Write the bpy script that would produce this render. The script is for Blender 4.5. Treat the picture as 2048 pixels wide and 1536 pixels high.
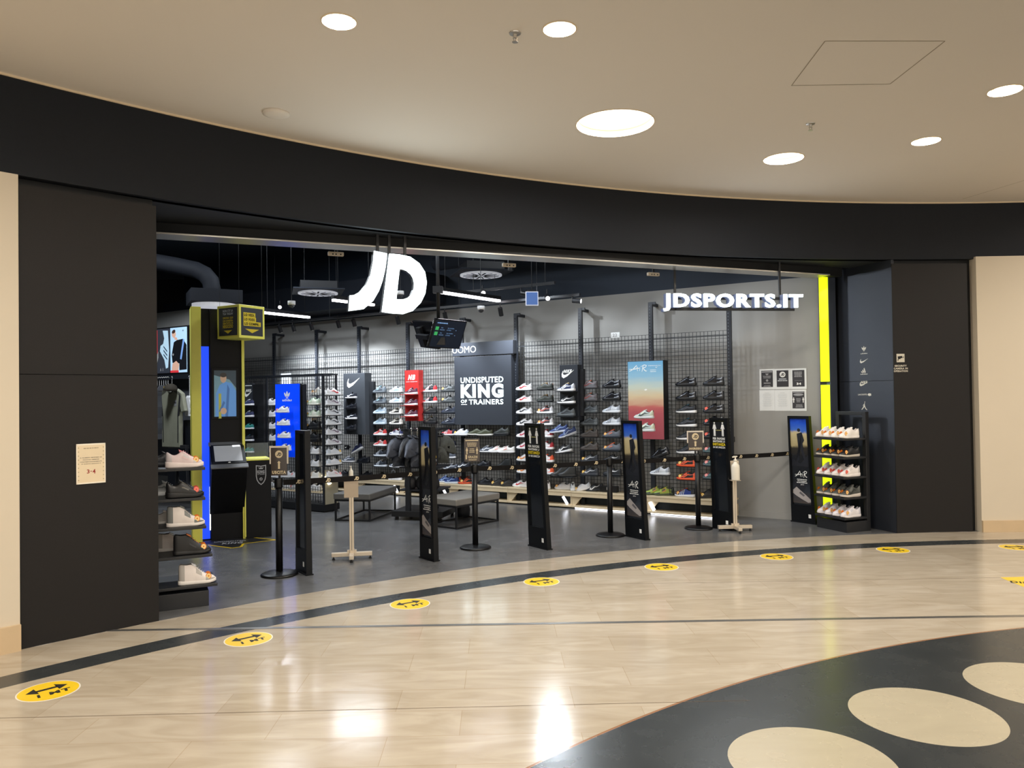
import bpy, bmesh, math, random
from mathutils import Vector, Matrix
random.seed(7)
for o in list(bpy.data.objects): bpy.data.objects.remove(o)
SC = bpy.context.scene
COL = SC.collection
PI = math.pi
# ---------------------------------------------------------------- camera
F, PITCH, ROLL, SHIFT, HC = 1530.0, 0.0149, -0.0141, 4.0, 1.6
def _v(a, b): return Vector(a) * b
_fw = Vector((0, math.cos(PITCH), math.sin(PITCH)))
_u0 = Vector((0, -math.sin(PITCH), math.cos(PITCH))); _r0 = Vector((1, 0, 0))
_R = _r0 * math.cos(ROLL) + _u0 * math.sin(ROLL)
_U = _u0 * math.cos(ROLL) - _r0 * math.sin(ROLL)
CAM = Vector((0, 0, HC))
cd = bpy.data.cameras.new('camera'); cam = bpy.data.objects.new('camera', cd); COL.objects.link(cam)
cd.sensor_fit = 'HORIZONTAL'; cd.sensor_width = 36.0; cd.lens = F / 2048 * 36.0; cd.shift_y = SHIFT / 2048
cd.clip_start = .05; cd.clip_end = 100
m = Matrix.Identity(4)
for i in range(3):
    m[i][0] = _R[i]; m[i][1] = _U[i]; m[i][2] = -_fw[i]; m[i][3] = CAM[i]
cam.matrix_world = m
SC.camera = cam
# ---------------------------------------------------------------- world and exposure
w = bpy.data.worlds.new('world'); SC.world = w; w.use_nodes = True
bg = w.node_tree.nodes['Background']; bg.inputs[0].default_value = (1.0, 0.92, 0.80, 1); bg.inputs[1].default_value = 1.9
vs = SC.view_settings; vs.view_transform = 'Standard'; vs.look = 'None'; vs.gamma = 1; vs.use_curve_mapping = False
vs.exposure = 0.0
SC.cycles.max_bounces = 8; SC.cycles.diffuse_bounces = 4; SC.cycles.glossy_bounces = 4
SC.cycles.sample_clamp_indirect = 6.0
WARM = (1.0, 0.93, 0.83); COOL = (0.86, 0.93, 1.0)
# ---------------------------------------------------------------- light helper
def lamp(name, kind, loc, energy, color, parent=None, size=.1, target=None, size_y=None, spot=60, blend=.5, shape=None):
    ld = bpy.data.lights.new(name, kind); ld.energy = energy; ld.color = color
    if kind == 'AREA':
        ld.shape = shape or ('RECTANGLE' if size_y else 'DISK'); ld.size = size
        if size_y: ld.size_y = size_y
    elif kind == 'SPOT':
        ld.spot_size = math.radians(spot); ld.spot_blend = blend; ld.shadow_soft_size = size
    else:
        ld.shadow_soft_size = size
    o = bpy.data.objects.new(name, ld); COL.objects.link(o)
    o.location = loc
    if target is not None:
        d = Vector(target) - Vector(loc)
        o.rotation_euler = d.to_track_quat('-Z', 'Y').to_euler()
    if parent:
        mw = Matrix.Translation(parent.location) @ parent.rotation_euler.to_matrix().to_4x4()
        o.parent = parent; o.matrix_parent_inverse = mw.inverted()
    return o
# ---------------------------------------------------------------- geometry of the place
def ray(px, py):
    return _R * ((px - 1024) / F) - _U * ((py - 768 - SHIFT) / F) + _fw
def fl(px, py, z=0.0):                      # point of a horizontal plane seen at a photo position
    d = ray(px, py); return CAM + d * ((z - HC) / d.z)
def aty(px, py, Y):                         # point at distance Y
    d = ray(px, py); return CAM + d * (Y / d.y)
AW = .5615                                  # direction of the long shoe wall
WD = Vector((-math.cos(AW), math.sin(AW), 0)); WN = Vector((-math.sin(AW), -math.cos(AW), 0))
def onw(px, py, n):                         # point of a plane parallel to the shoe wall
    d = ray(px, py); return CAM + d * ((n - CAM.dot(WN)) / d.dot(WN))
def onp(px, py, p0, nrm):
    d = ray(px, py); return CAM + d * ((Vector(p0) - CAM).dot(nrm) / d.dot(nrm))
def wp(s, n, z): return WD * s + WN * n + Vector((0, 0, z))
N_WALL, N_MESH, N_SHOE, N_BENCH = -10.10, -9.86, -9.755, -9.714
FC = Vector((5.368, -3.08, 0)); FR = 11.81  # the curved shopfront
def th_of(x, y): return math.atan2(y - FC.y, x - FC.x)
def arcp(r, t, z=0.0): return Vector((FC.x + r * math.cos(t), FC.y + r * math.sin(t), z))
ZC, ZG, ZT = 3.76, 3.11, 3.06               # mall ceiling, underside of fascia, top of grey wall
# ---------------------------------------------------------------- materials
_M = {}
def lin(c):
    return tuple(((v / 255) / 12.92 if v / 255 <= .04045 else ((v / 255 + .055) / 1.055) ** 2.4) for v in c)
def mat(name, rgb, rough=.6, metal=0.0, emit=0.0, emit_rgb=None, spec=.5, var=.06, scale=8.0, bump=0.0, alpha=None, trans=0.0, coat=0.0):
    if name in _M: return _M[name]
    M = bpy.data.materials.new(name); M.use_nodes = True; nt = M.node_tree; b = nt.nodes['Principled BSDF']
    c = lin(rgb)
    b.inputs['Roughness'].default_value = rough; b.inputs['Metallic'].default_value = metal
    b.inputs['Specular IOR Level'].default_value = spec
    if coat: b.inputs['Coat Weight'].default_value = coat; b.inputs['Coat Roughness'].default_value = .08
    tc = nt.nodes.new('ShaderNodeTexCoord'); nz = nt.nodes.new('ShaderNodeTexNoise'); nz.inputs['Scale'].default_value = scale
    nt.links.new(tc.outputs['Object'], nz.inputs['Vector'])
    mx = nt.nodes.new('ShaderNodeMixRGB'); mx.inputs[1].default_value = tuple(v * (1 - var) for v in c) + (1,)
    mx.inputs[2].default_value = tuple(min(1, v * (1 + var)) for v in c) + (1,)
    nt.links.new(nz.outputs['Fac'], mx.inputs[0]); nt.links.new(mx.outputs[0], b.inputs['Base Color'])
    if bump:
        bp = nt.nodes.new('ShaderNodeBump'); bp.inputs['Strength'].default_value = bump; bp.inputs['Distance'].default_value = .004
        n2 = nt.nodes.new('ShaderNodeTexNoise'); n2.inputs['Scale'].default_value = scale * 12; nt.links.new(tc.outputs['Object'], n2.inputs['Vector'])
        nt.links.new(n2.outputs['Fac'], bp.inputs['Height']); nt.links.new(bp.outputs[0], b.inputs['Normal'])
    if emit:
        b.inputs['Emission Color'].default_value = lin(emit_rgb or rgb) + (1,); b.inputs['Emission Strength'].default_value = emit
    if trans: b.inputs['Transmission Weight'].default_value = trans; b.inputs['IOR'].default_value = 1.05
    if alpha is not None: b.inputs['Alpha'].default_value = alpha
    _M[name] = M; return M
def node(nt, t, **k):
    n = nt.nodes.new(t)
    for a, v in k.items(): setattr(n, a, v)
    return n
def mth(nt, op, a, b=None):
    n = nt.nodes.new('ShaderNodeMath'); n.operation = op
    for i, v in enumerate((a, b)):
        if v is None: continue
        if hasattr(v, 'links') or hasattr(v, 'is_output'): nt.links.new(v, n.inputs[i])
        else: n.inputs[i].default_value = v
    return n.outputs[0]
def mixc(nt, f, a, b):
    n = nt.nodes.new('ShaderNodeMixRGB')
    nt.links.new(f, n.inputs[0])
    for i, v in ((1, a), (2, b)):
        if isinstance(v, tuple): n.inputs[i].default_value = v + (1,) if len(v) == 3 else v
        else: nt.links.new(v, n.inputs[i])
    return n.outputs[0]
BLK = mat('black satin metal', (22, 23, 26), .42)
BLK2 = mat('black matt paint', (16, 17, 19), .6)
GRA = mat('charcoal panel', (58, 60, 64), .5)
WHT = mat('white print', (235, 235, 232), .55)
YEL = mat('yellow paint', (205, 200, 40), .45)
ALU = mat('brushed aluminium', (200, 196, 190), .32, .85)
# ---------------------------------------------------------------- mesh builder
class MB:
    def __init__(s): s.v = []; s.f = []; s.mi = []; s.ms = []; s.X = Matrix.Identity(4); s.sm = False
    def m(s, M):
        if M not in s.ms: s.ms.append(M)
        s.cur = s.ms.index(M); return s
    def at(s, x=0, y=0, z=0, rz=0, rx=0, ry=0):
        s.X = Matrix.Translation((x, y, z)) @ Matrix.Rotation(rz, 4, 'Z') @ Matrix.Rotation(rx, 4, 'X') @ Matrix.Rotation(ry, 4, 'Y'); return s
    cur = 0
    def add(s, vs, fs):
        k = len(s.v); s.v += [tuple(s.X @ Vector(p)) for p in vs]
        for f in fs: s.f.append(tuple(i + k for i in f)); s.mi.append(s.cur)
        return s
    def box(s, x0, x1, y0, y1, z0, z1):
        return s.add([(x0,y0,z0),(x1,y0,z0),(x1,y1,z0),(x0,y1,z0),(x0,y0,z1),(x1,y0,z1),(x1,y1,z1),(x0,y1,z1)],
                     [(0,3,2,1),(4,5,6,7),(0,1,5,4),(1,2,6,5),(2,3,7,6),(3,0,4,7)])
    def bar(s, p, q, r, n=8, r2=None):
        p = Vector(p); q = Vector(q); d = (q - p).normalized(); a = d.orthogonal().normalized(); b = d.cross(a)
        r2 = r if r2 is None else r2; vs = []
        for c, rr in ((p, r), (q, r2)):
            for i in range(n):
                t = 2 * PI * i / n + PI / n; vs.append(c + a * rr * math.cos(t) + b * rr * math.sin(t))
        return s.add(vs, [(i, (i+1) % n, n + (i+1) % n, n + i) for i in range(n)] + [tuple(range(n-1, -1, -1)), tuple(range(n, 2*n))])
    def tube(s, pts, r, n=12):
        pts = [Vector(p) for p in pts]; vs = []; fs = []; a = None
        for k, p in enumerate(pts):
            d = (pts[min(k+1, len(pts)-1)] - pts[max(k-1, 0)]).normalized()
            a = d.orthogonal().normalized() if a is None else (a - d * a.dot(d)).normalized()
            b = d.cross(a); rr = r[k] if isinstance(r, (list, tuple)) else r
            for i in range(n):
                t = 2*PI*i/n; vs.append(p + a*rr*math.cos(t) + b*rr*math.sin(t))
        for k in range(len(pts)-1):
            for i in range(n): fs.append((k*n+i, k*n+(i+1)%n, (k+1)*n+(i+1)%n, (k+1)*n+i))
        fs += [tuple(range(n-1,-1,-1)), tuple(range((len(pts)-1)*n, len(pts)*n))]
        return s.add(vs, fs)
    def lathe(s, prof, n=24, ring=False):     # profile of (r, z)
        vs = []; fs = []
        for r, z in prof:
            for i in range(n): t = 2*PI*i/n; vs.append((r*math.cos(t), r*math.sin(t), z))
        K = len(prof)
        for k in range(K if ring else K-1):
            for i in range(n): fs.append((k*n+i, k*n+(i+1)%n, (k+1)%K*n+(i+1)%n, (k+1)%K*n+i))
        if not ring: fs += [tuple(range(n-1,-1,-1)), tuple(range((len(prof)-1)*n, len(prof)*n))]
        return s.add(vs, fs)
    def poly(s, pts, y=0.0, d=0.0):           # outline in the xz plane, facing -y, d deep
        n = len(pts); A = sum(pts[i][0]*pts[(i+1)%n][1]-pts[(i+1)%n][0]*pts[i][1] for i in range(n))
        if A < 0: pts = pts[::-1]
        vs = [(p[0], y, p[1]) for p in pts]
        if not d: return s.add(vs, [tuple(range(n))])
        vs += [(p[0], y + d, p[1]) for p in pts]
        return s.add(vs, [tuple(range(n)), tuple(range(2*n-1, n-1, -1))] + [(i, n+i, n+(i+1)%n, (i+1)%n) for i in range(n)])
    def rect(s, x0, x1, z0, z1, y=0.0, d=0.0): return s.poly([(x0,z0),(x1,z0),(x1,z1),(x0,z1)], y, d)
    def disc(s, cx, cz, r, y=0.0, d=0.0, n=24, rz=None):
        return s.poly([(cx + r*math.cos(2*PI*i/n), cz + (rz or r)*math.sin(2*PI*i/n)) for i in range(n)], y, d)
    def strip(s, A, B, y=0.0, d=0.002, closed=False):   # band between two outlines in xz
        n = len(A); vs = [(p[0], y, p[1]) for p in A] + [(p[0], y, p[1]) for p in B] + [(p[0], y+d, p[1]) for p in A] + [(p[0], y+d, p[1]) for p in B]
        fs = []
        for i in range(n if closed else n-1):
            j = (i+1) % n
            fs += [(i, j, n+j, n+i), (2*n+i, 3*n+i, 3*n+j, 2*n+j), (i, 2*n+i, 2*n+j, j), (n+i, n+j, 3*n+j, 3*n+i)]
        if not closed: fs += [(0, n, 3*n, 2*n), (n-1, 3*n-1, 4*n-1, 2*n-1)]
        return s.add(vs, fs)
    def build(s, name, M=None, parent=None, smooth=False, bevel=0, sub=0, loc=None, rot=None):
        me = bpy.data.meshes.new(name); me.from_pydata(s.v, [], s.f)
        for q in (s.ms or [M or BLK]): me.materials.append(q)
        if s.ms:
            for p, i in zip(me.polygons, s.mi): p.material_index = i
        if not hasattr(s, 'noflip'):
            bm = bmesh.new(); bm.from_mesh(me); bmesh.ops.recalc_face_normals(bm, faces=bm.faces); bm.to_mesh(me); bm.free()
        if smooth:
            for p in me.polygons: p.use_smooth = True
        me.update()
        o = bpy.data.objects.new(name, me); COL.objects.link(o)
        if parent: o.parent = parent
        if loc is not None: o.location = loc
        if rot is not None: o.rotation_euler = rot
        if bevel:
            b = o.modifiers.new('bevel', 'BEVEL'); b.width = bevel; b.segments = 2; b.limit_method = 'ANGLE'
        if sub:
            b = o.modifiers.new('sub', 'SUBSURF'); b.levels = sub; b.render_levels = sub
        return o
def tag(o, label, cat, group=None):
    o['label'] = label; o['category'] = cat
    if group: o['group'] = group
    return o
def thing(name, label, cat, loc=(0,0,0), rz=0.0, group=None):
    o = bpy.data.objects.new(name, None); COL.objects.link(o); o.empty_display_size = .1
    o.location = loc; o.rotation_euler = (0, 0, rz)
    return tag(o, label, cat, group)
def struct(o): o['kind'] = 'structure'; return o
def kids(o): return [c for c in KIDS.get(o.name, [])]
def copy_tree(o, parent=None):
    c = o.copy(); COL.objects.link(c); c.parent = parent
    for ch in o.children: copy_tree(ch, c)
    return c
_TX = {}
def text_geo(s, bold=0.0):
    k = (s, bold)
    if k in _TX: return _TX[k]
    cu = bpy.data.curves.new('t', 'FONT'); cu.body = s; cu.size = 1; cu.offset = bold; cu.align_x = 'CENTER'; cu.resolution_u = 3; cu.space_line = .95; cu.space_character = 1.0 + bold*4.0
    o = bpy.data.objects.new('t', cu); COL.objects.link(o)
    dg = bpy.context.evaluated_depsgraph_get(); dg.update()
    me = bpy.data.meshes.new_from_object(o.evaluated_get(dg))
    vs = [tuple(v.co) for v in me.vertices]; fs = [tuple(p.vertices) for p in me.polygons]
    bpy.data.objects.remove(o); bpy.data.curves.remove(cu); bpy.data.meshes.remove(me)
    xs = [v[0] for v in vs]; ys = [v[1] for v in vs]
    x0, x1, y0, y1 = min(xs), max(xs), min(ys), max(ys)
    vs = [((v[0]-x0)/(x1-x0) - .5, (v[1]-y0)/(y1-y0) - .5) for v in vs]
    _TX[k] = (vs, fs); return vs, fs
def text(mb, s, cx, cz, w, h, y=0.0, bold=.03, d=0.0, shear=0.0):    # lettering in the xz plane, facing -y
    vs, fs = text_geo(s, bold)
    P = [(cx + v[0]*w + shear*v[1]*h, y, cz + v[1]*h) for v in vs]
    mb.add(P, fs)
    if d:
        from collections import Counter
        n = len(P); mb.add([(p[0], p[1]+d, p[2]) for p in P], [f[::-1] for f in fs])
        ed = Counter()
        for f in fs:
            for i in range(len(f)): ed[(f[i], f[(i+1) % len(f)])] += 1
        be = [e for e in ed if (e[1], e[0]) not in ed]
        V = []; Fc = []
        for a, b in be:
            k = len(V); V += [P[a], P[b], (P[b][0], P[b][1]+d, P[b][2]), (P[a][0], P[a][1]+d, P[a][2])]; Fc.append((k+3, k+2, k+1, k))
        mb.add(V, Fc)
    return mb
def mb_nf():
    b = MB(); b.noflip = True; return b
# logo outlines -----------------------------------------------------------
_JL = [(485,215),(475,330),(445,470),(400,570),(330,650),(270,685),(228,690)]
_JR = [(622,235),(604,380),(572,520),(532,630),(468,740),(370,825),(215,850)]
_DO = [(646,235),(760,238),(870,255),(970,320),(1030,410),(1048,520),(1030,640),(980,740),(890,830),(790,865),(670,862),(561,850),(591,640),(618,440)]
_DI = [(755,390),(790,392),(830,405),(875,440),(900,480),(912,540),(905,600),(880,655),(840,692),(790,710),(750,712),(715,712),(728,600),(742,480)]
def jdn(p): return ((p[0] - 632) / 640, (540 - p[1]) / 640)
def jd(mb, cx, cz, h, y=0.0, d=.001, shear=0.0):
    q = lambda L: [(cx + jdn(p)[0]*h + shear*jdn(p)[1]*h, cz + jdn(p)[1]*h) for p in L]
    mb.strip(q(_JL), q(_JR), y, d); mb.strip(q(_DO), q(_DI), y, d, True); return mb
_SA = [(1555,408),(1547,440),(1553,458),(1578,463),(1625,446),(1705,403)]
_SB = [(1546,412),(1528,452),(1530,488),(1555,507),(1610,482),(1706,405)]
def tick(mb, cx, cz, w, y=0.0, d=.001):
    q = lambda L: [(cx + (p[0]-1617)/178*w, cz + (456-p[1])/178*w) for p in L]
    mb.strip(q(_SA), q(_SB), y, d); return mb
def ell(cx, cz, a, b, t, n=14):
    return [(cx + a*math.cos(k)*math.cos(t) - b*math.sin(k)*math.sin(t), cz + a*math.cos(k)*math.sin(t) + b*math.sin(k)*math.cos(t)) for k in [2*PI*i/n for i in range(n)]]
def trefoil(mb, cx, cz, h, M, Mb, y=0.0):
    mb.m(M)
    mb.poly([(cx,cz+.5*h),(cx+.11*h,cz+.3*h),(cx+.13*h,cz+.1*h),(cx+.08*h,cz-.12*h),(cx-.08*h,cz-.12*h),(cx-.13*h,cz+.1*h),(cx-.11*h,cz+.3*h)], y)
    for s in (-1, 1):
        mb.poly([(cx+s*.03*h,cz-.15*h),(cx+s*.14*h,cz+.08*h),(cx+s*.3*h,cz+.26*h),(cx+s*.46*h,cz+.32*h),(cx+s*.46*h,cz+.15*h),(cx+s*.34*h,cz-.06*h),(cx+s*.2*h,cz-.2*h)], y - .0004)
    mb.poly([(cx-.2*h,cz-.2*h),(cx+.2*h,cz-.2*h),(cx+.22*h,cz-.1*h),(cx-.22*h,cz-.1*h)], y)
    mb.poly([(cx-.12*h,cz-.34*h),(cx+.12*h,cz-.34*h),(cx+.2*h,cz-.22*h),(cx-.2*h,cz-.22*h)], y)
    mb.m(Mb)
    for k in range(3): mb.rect(cx-.24*h, cx+.24*h, cz-(.10+.07*k)*h, cz-(.075+.07*k)*h, y - .0012)
    return mb
def three_bars(mb, cx, cz, h, y=0.0):
    for k, (x, t) in enumerate(((-.42,.28),(-.12,.55),(.18,.85))):
        mb.poly([(cx+x*h,cz-.4*h),(cx+(x+.24)*h,cz-.4*h),(cx+(x+.24-.0)*h+.0,cz-.4*h+.02*h),(cx+(x-.05)*h,cz-.4*h+t*h),(cx+(x-.24)*h,cz-.4*h+(t-.13)*h)], y)
    return mb
def leaper(mb, cx, cz, h, y=0.0):
    mb.disc(cx+.02*h, cz+.27*h, .05*h, y, n=10)
    P = [(0,.22),(.06,.2),(.08,.05),(.22,-.25),(.42,-.42),(.38,-.5),(.14,-.34),(0,-.1),(-.18,-.3),(-.4,-.48),(-.45,-.4),(-.25,-.2),(-.1,.05),(-.08,.15),(-.2,-.0),(-.24,.03),(-.1,.22)]
    mb.poly([(cx+a*h, cz+b*h) for a, b in P], y)
    mb.poly([(cx+.0*h,cz+.18*h),(cx+.05*h,cz+.18*h),(cx+.1*h,cz+.44*h),(cx+.05*h,cz+.46*h)], y)
    mb.disc(cx+.08*h, cz+.5*h, .05*h, y, n=10); return mb
def stroke(mb, pts, w, y=0.0):
    P = [Vector((p[0], p[1])) for p in pts]; A = []; B = []
    for i, p in enumerate(P):
        d = (P[min(i+1, len(P)-1)] - P[max(i-1, 0)]).normalized(); n = Vector((-d.y, d.x)) * w/2 * (.5 if i in (0, len(P)-1) else 1); A.append(tuple(p+n)); B.append(tuple(p-n))
    return mb.strip(A, B, y, .0003)
def script_air(mb, cx, cz, w, h, y=0.0):     # handwritten word
    q = lambda L: [(cx + (a-.5)*w, cz + (b-.5)*h) for a, b in L]; t = h*.11
    stroke(mb, q([(0,.12),(.12,.22),(.3,.6),(.42,.98),(.46,.6),(.47,.1)]), t, y); stroke(mb, q([(.0,.42),(.25,.4),(.5,.5),(.62,.6)]), t, y)
    stroke(mb, q([(.62,.55),(.58,.1)]), t, y); stroke(mb, q([(.66,.74),(.67,.8)]), t*1.3, y)
    stroke(mb, q([(.80,.95),(.76,.5),(.72,.0)]), t, y); stroke(mb, q([(.70,.8),(.84,1.0),(.98,.92),(.94,.7),(.80,.52),(.84,.3),(.94,.06),(1.0,.12)]), t, y)
    return mb
def two_people(mb, cx, cz, h, gap, y=0.0):
    for s in (-1, 1):
        x = cx + s*gap/2
        mb.disc(x, cz+.42*h, .07*h, y, n=12)
        mb.poly([(x-.08*h,cz+.32*h),(x+.08*h,cz+.32*h),(x+.17*h,cz+.0*h),(x+.12*h,cz-.02*h),(x+.08*h,cz+.1*h),(x+.08*h,cz-.5*h),(x+.01*h,cz-.5*h),(x,cz-.1*h),(x-.01*h,cz-.5*h),(x-.08*h,cz-.5*h),(x-.08*h,cz+.1*h),(x-.12*h,cz-.02*h),(x-.17*h,cz+.0*h)], y)
    return mb
def lines(mb, cx, z1, w, rows, step, th, y=0.0, seed=1):             # small print too fine to read: rows of short words
    r = random.Random(seed); z = z1
    for k in range(rows):
        ww = w * r.uniform(.72, 1); x = cx - ww/2
        while x < cx + ww/2 - .01*w:
            l = min(w * r.uniform(.06, .16), cx + ww/2 - x); mb.rect(x, x+l, z-th/2, z+th/2, y); x += l + w*.025
        z -= step
    return mb
# ================================================================ floor
def floor_mat():
    M = bpy.data.materials.new('polished stone floor'); M.use_nodes = True; nt = M.node_tree; b = nt.nodes['Principled BSDF']
    tc = node(nt, 'ShaderNodeTexCoord'); P = tc.outputs['Object']
    sep = node(nt, 'ShaderNodeSeparateXYZ'); nt.links.new(P, sep.inputs[0])
    br = node(nt, 'ShaderNodeTexBrick'); br.offset = .37; br.inputs['Scale'].default_value = 1
    br.inputs['Brick Width'].default_value = .92; br.inputs['Row Height'].default_value = .29; br.inputs['Mortar Size'].default_value = .0016
    br.inputs['Mortar Smooth'].default_value = .3; br.inputs['Bias'].default_value = 0
    br.inputs['Color1'].default_value = lin((187, 176, 159)) + (1,); br.inputs['Color2'].default_value = lin((178, 166, 147)) + (1,)
    br.inputs['Mortar'].default_value = lin((165, 148, 124)) + (1,)
    mp = node(nt, 'ShaderNodeMapping'); mp.inputs['Rotation'].default_value = (0, 0, -.02); mp.inputs['Location'].default_value = (.2, .11, 0)
    nt.links.new(P, mp.inputs[0]); nt.links.new(mp.outputs[0], br.inputs['Vector'])
    mv = node(nt, 'ShaderNodeMapping'); mv.inputs['Scale'].default_value = (.8, 3.2, 1); nt.links.new(P, mv.inputs[0])
    nz = node(nt, 'ShaderNodeTexNoise'); nz.inputs['Scale'].default_value = 2.2; nz.inputs['Detail'].default_value = 9; nz.inputs['Distortion'].default_value = 1.6
    nt.links.new(mv.outputs[0], nz.inputs['Vector'])
    cr = node(nt, 'ShaderNodeValToRGB'); cr.color_ramp.elements[0].position = .34; cr.color_ramp.elements[0].color = (.86, .83, .79, 1)
    cr.color_ramp.elements[1].position = .66; cr.color_ramp.elements[1].color = (1.08, 1.08, 1.08, 1); nt.links.new(nz.outputs[0], cr.inputs[0])
    mu = node(nt, 'ShaderNodeMixRGB'); mu.blend_type = 'MULTIPLY'; mu.inputs[0].default_value = .8
    nt.links.new(br.outputs[0], mu.inputs[1]); nt.links.new(cr.outputs[0], mu.inputs[2])
    # radius about the shopfront's centre
    def rad(cx, cy):
        x = mth(nt, 'SUBTRACT', sep.outputs[0], cx); y = mth(nt, 'SUBTRACT', sep.outputs[1], cy)
        return mth(nt, 'SQRT', mth(nt, 'ADD', mth(nt, 'MULTIPLY', x, x), mth(nt, 'MULTIPLY', y, y))), x, y
    r1, _, _ = rad(FC.x, FC.y)
    band = mth(nt, 'MULTIPLY', mth(nt, 'GREATER_THAN', r1, FR - .70), mth(nt, 'LESS_THAN', r1, FR - .485))
    r2, x2, y2 = rad(5.018, -1.737)
    disc = mth(nt, 'LESS_THAN', r2, 7.095)
    edge = mth(nt, 'MULTIPLY', mth(nt, 'GREATER_THAN', r2, 7.09), mth(nt, 'LESS_THAN', r2, 7.105))
    an = mth(nt, 'ARCTAN2', y2, x2)
    k = mth(nt, 'DIVIDE', mth(nt, 'SUBTRACT', an, 2.0649), .1405)
    kk = mth(nt, 'SUBTRACT', k, mth(nt, 'ROUND', k))
    tx = mth(nt, 'MULTIPLY', mth(nt, 'MULTIPLY', kk, .1405), 6.31); ty = mth(nt, 'SUBTRACT', r2, 6.305)
    dd = mth(nt, 'SQRT', mth(nt, 'ADD', mth(nt, 'MULTIPLY', tx, tx), mth(nt, 'MULTIPLY', ty, ty)))
    dot = mth(nt, 'LESS_THAN', dd, .352)
    ns = node(nt, 'ShaderNodeTexNoise'); ns.inputs['Scale'].default_value = 5; ns.inputs['Detail'].default_value = 6; nt.links.new(P, ns.inputs['Vector'])
    dark = mixc(nt, ns.outputs[0], lin((42, 46, 48)), lin((58, 61, 62)))
    cream = mixc(nt, nz.outputs[0], lin((172, 162, 140)), lin((186, 176, 152)))
    c = mixc(nt, band, mu.outputs[0], dark); c = mixc(nt, disc, c, dark); c = mixc(nt, mth(nt, 'MULTIPLY', dot, disc), c, cream)
    c = mixc(nt, edge, c, lin((150, 110, 80)))
    nt.links.new(c, b.inputs['Base Color'])
    ro = node(nt, 'ShaderNodeMapRange'); ro.inputs[3].default_value = .10; ro.inputs[4].default_value = .2; nt.links.new(ns.outputs[0], ro.inputs[0])
    rr = mth(nt, 'ADD', ro.outputs[0], mth(nt, 'MULTIPLY', mth(nt, 'MAXIMUM', band, disc), .12))
    nt.links.new(rr, b.inputs['Roughness']); b.inputs['Specular IOR Level'].default_value = .5
    bp = node(nt, 'ShaderNodeBump'); bp.inputs['Strength'].default_value = .035; bp.inputs['Distance'].default_value = .01
    n3 = node(nt, 'ShaderNodeTexNoise'); n3.inputs['Scale'].default_value = 3.5; n3.inputs['Detail'].default_value = 2; nt.links.new(P, n3.inputs['Vector'])
    nt.links.new(n3.outputs[0], bp.inputs['Height']); nt.links.new(bp.outputs[0], b.inputs['Normal'])
    return M
def cap(name, loops, z, M, down=False):      # flat polygon with holes
    bm = bmesh.new(); ed = []
    for L in loops:
        vs = [bm.verts.new((p[0], p[1], z)) for p in L]
        for i in range(len(vs)): ed.append(bm.edges.new((vs[i], vs[(i+1) % len(vs)])))
    bmesh.ops.triangle_fill(bm, use_beauty=True, edges=ed, normal=(0, 0, -1 if down else 1))
    me = bpy.data.meshes.new(name); bm.to_mesh(me); bm.free(); me.materials.append(M)
    o = bpy.data.objects.new(name, me); COL.objects.link(o); return struct(o)
NA = 96; T0, T1 = PI, .25
ARC = [arcp(FR, T0 + (T1 - T0) * i / NA) for i in range(NA + 1)]
mall = [(p.x, p.y) for p in ARC] + [(16.8, -12), (-6.44, -12)]
cap('floor', [mall], 0.0, floor_mat())
shopout = [(-9.5, 5.0), (-9.5, 17.5), (-3.5, 17.5), (7.5, 17.5), (7.5, 9.5)]
SF = mat('grey vinyl shop floor', (96, 96, 97), .27, var=.34, scale=5.0, bump=.05, spec=.45)
tA, tB = th_of(-3.9, 4.2), th_of(6.6, 8.72)
inner = [arcp(FR, tB + (tA - tB) * i / 40) for i in range(41)]
cap('floor', [[(p.x, p.y) for p in inner] + shopout], 0.0, SF)
# ================================================================ mall ceiling with the recessed lamps
LIGHTS = [(678, 43, .095), (1119, 58, .095), (1230, 247, .305), (1567, 317, .175), (1852, 282, .112), (2010, 181, .108)]
LP = [(fl(x, y, ZC), r) for x, y, r in LIGHTS]
EXTRA = [(-2.6, 3.2, .095), (-3.6, 1.2, .095), (-.6, 2.2, .305), (2.6, 2.6, .175), (1.2, .6, .095), (4.6, 3.4, .11), (-2.0, -1.2, .175), (1.8, -1.6, .305), (4.8, .4, .175), (6.2, 5.8, .11), (-4.2, -2.6, .095), (7.4, 2.4, .175), (0, -4.4, .175), (4.4, -3.6, .175), (6.7, 7.2, .175), (8.6, 6.0, .305), (-3.9, 3.0, .175)]  # added downlights out of view that brighten the mall and cream walls
for x, y, r in EXTRA: LP.append((Vector((x, y, ZC)), r))
CEIL = mat('ceiling paint', (228, 220, 210), .85, var=.015, scale=1.0)
holes = [[(p.x + r * math.cos(2*PI*i/40), p.y + r * math.sin(2*PI*i/40)) for i in range(40)] for p, r in LP]
cap('ceiling', [mall] + holes, ZC, CEIL, True)
NITE = mat('shop ceiling dark blue paint', (34, 44, 58), .7)
cap('ceiling', [[(-9.6, 4.9), (-9.6, 17.6), (7.6, 17.6), (7.6, 9.2), (3.4, 9.2), (-3.1, 6.35)]], 4.4, NITE, True)
TRIMC = mat('cream trim', (228, 210, 180), .6)
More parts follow.
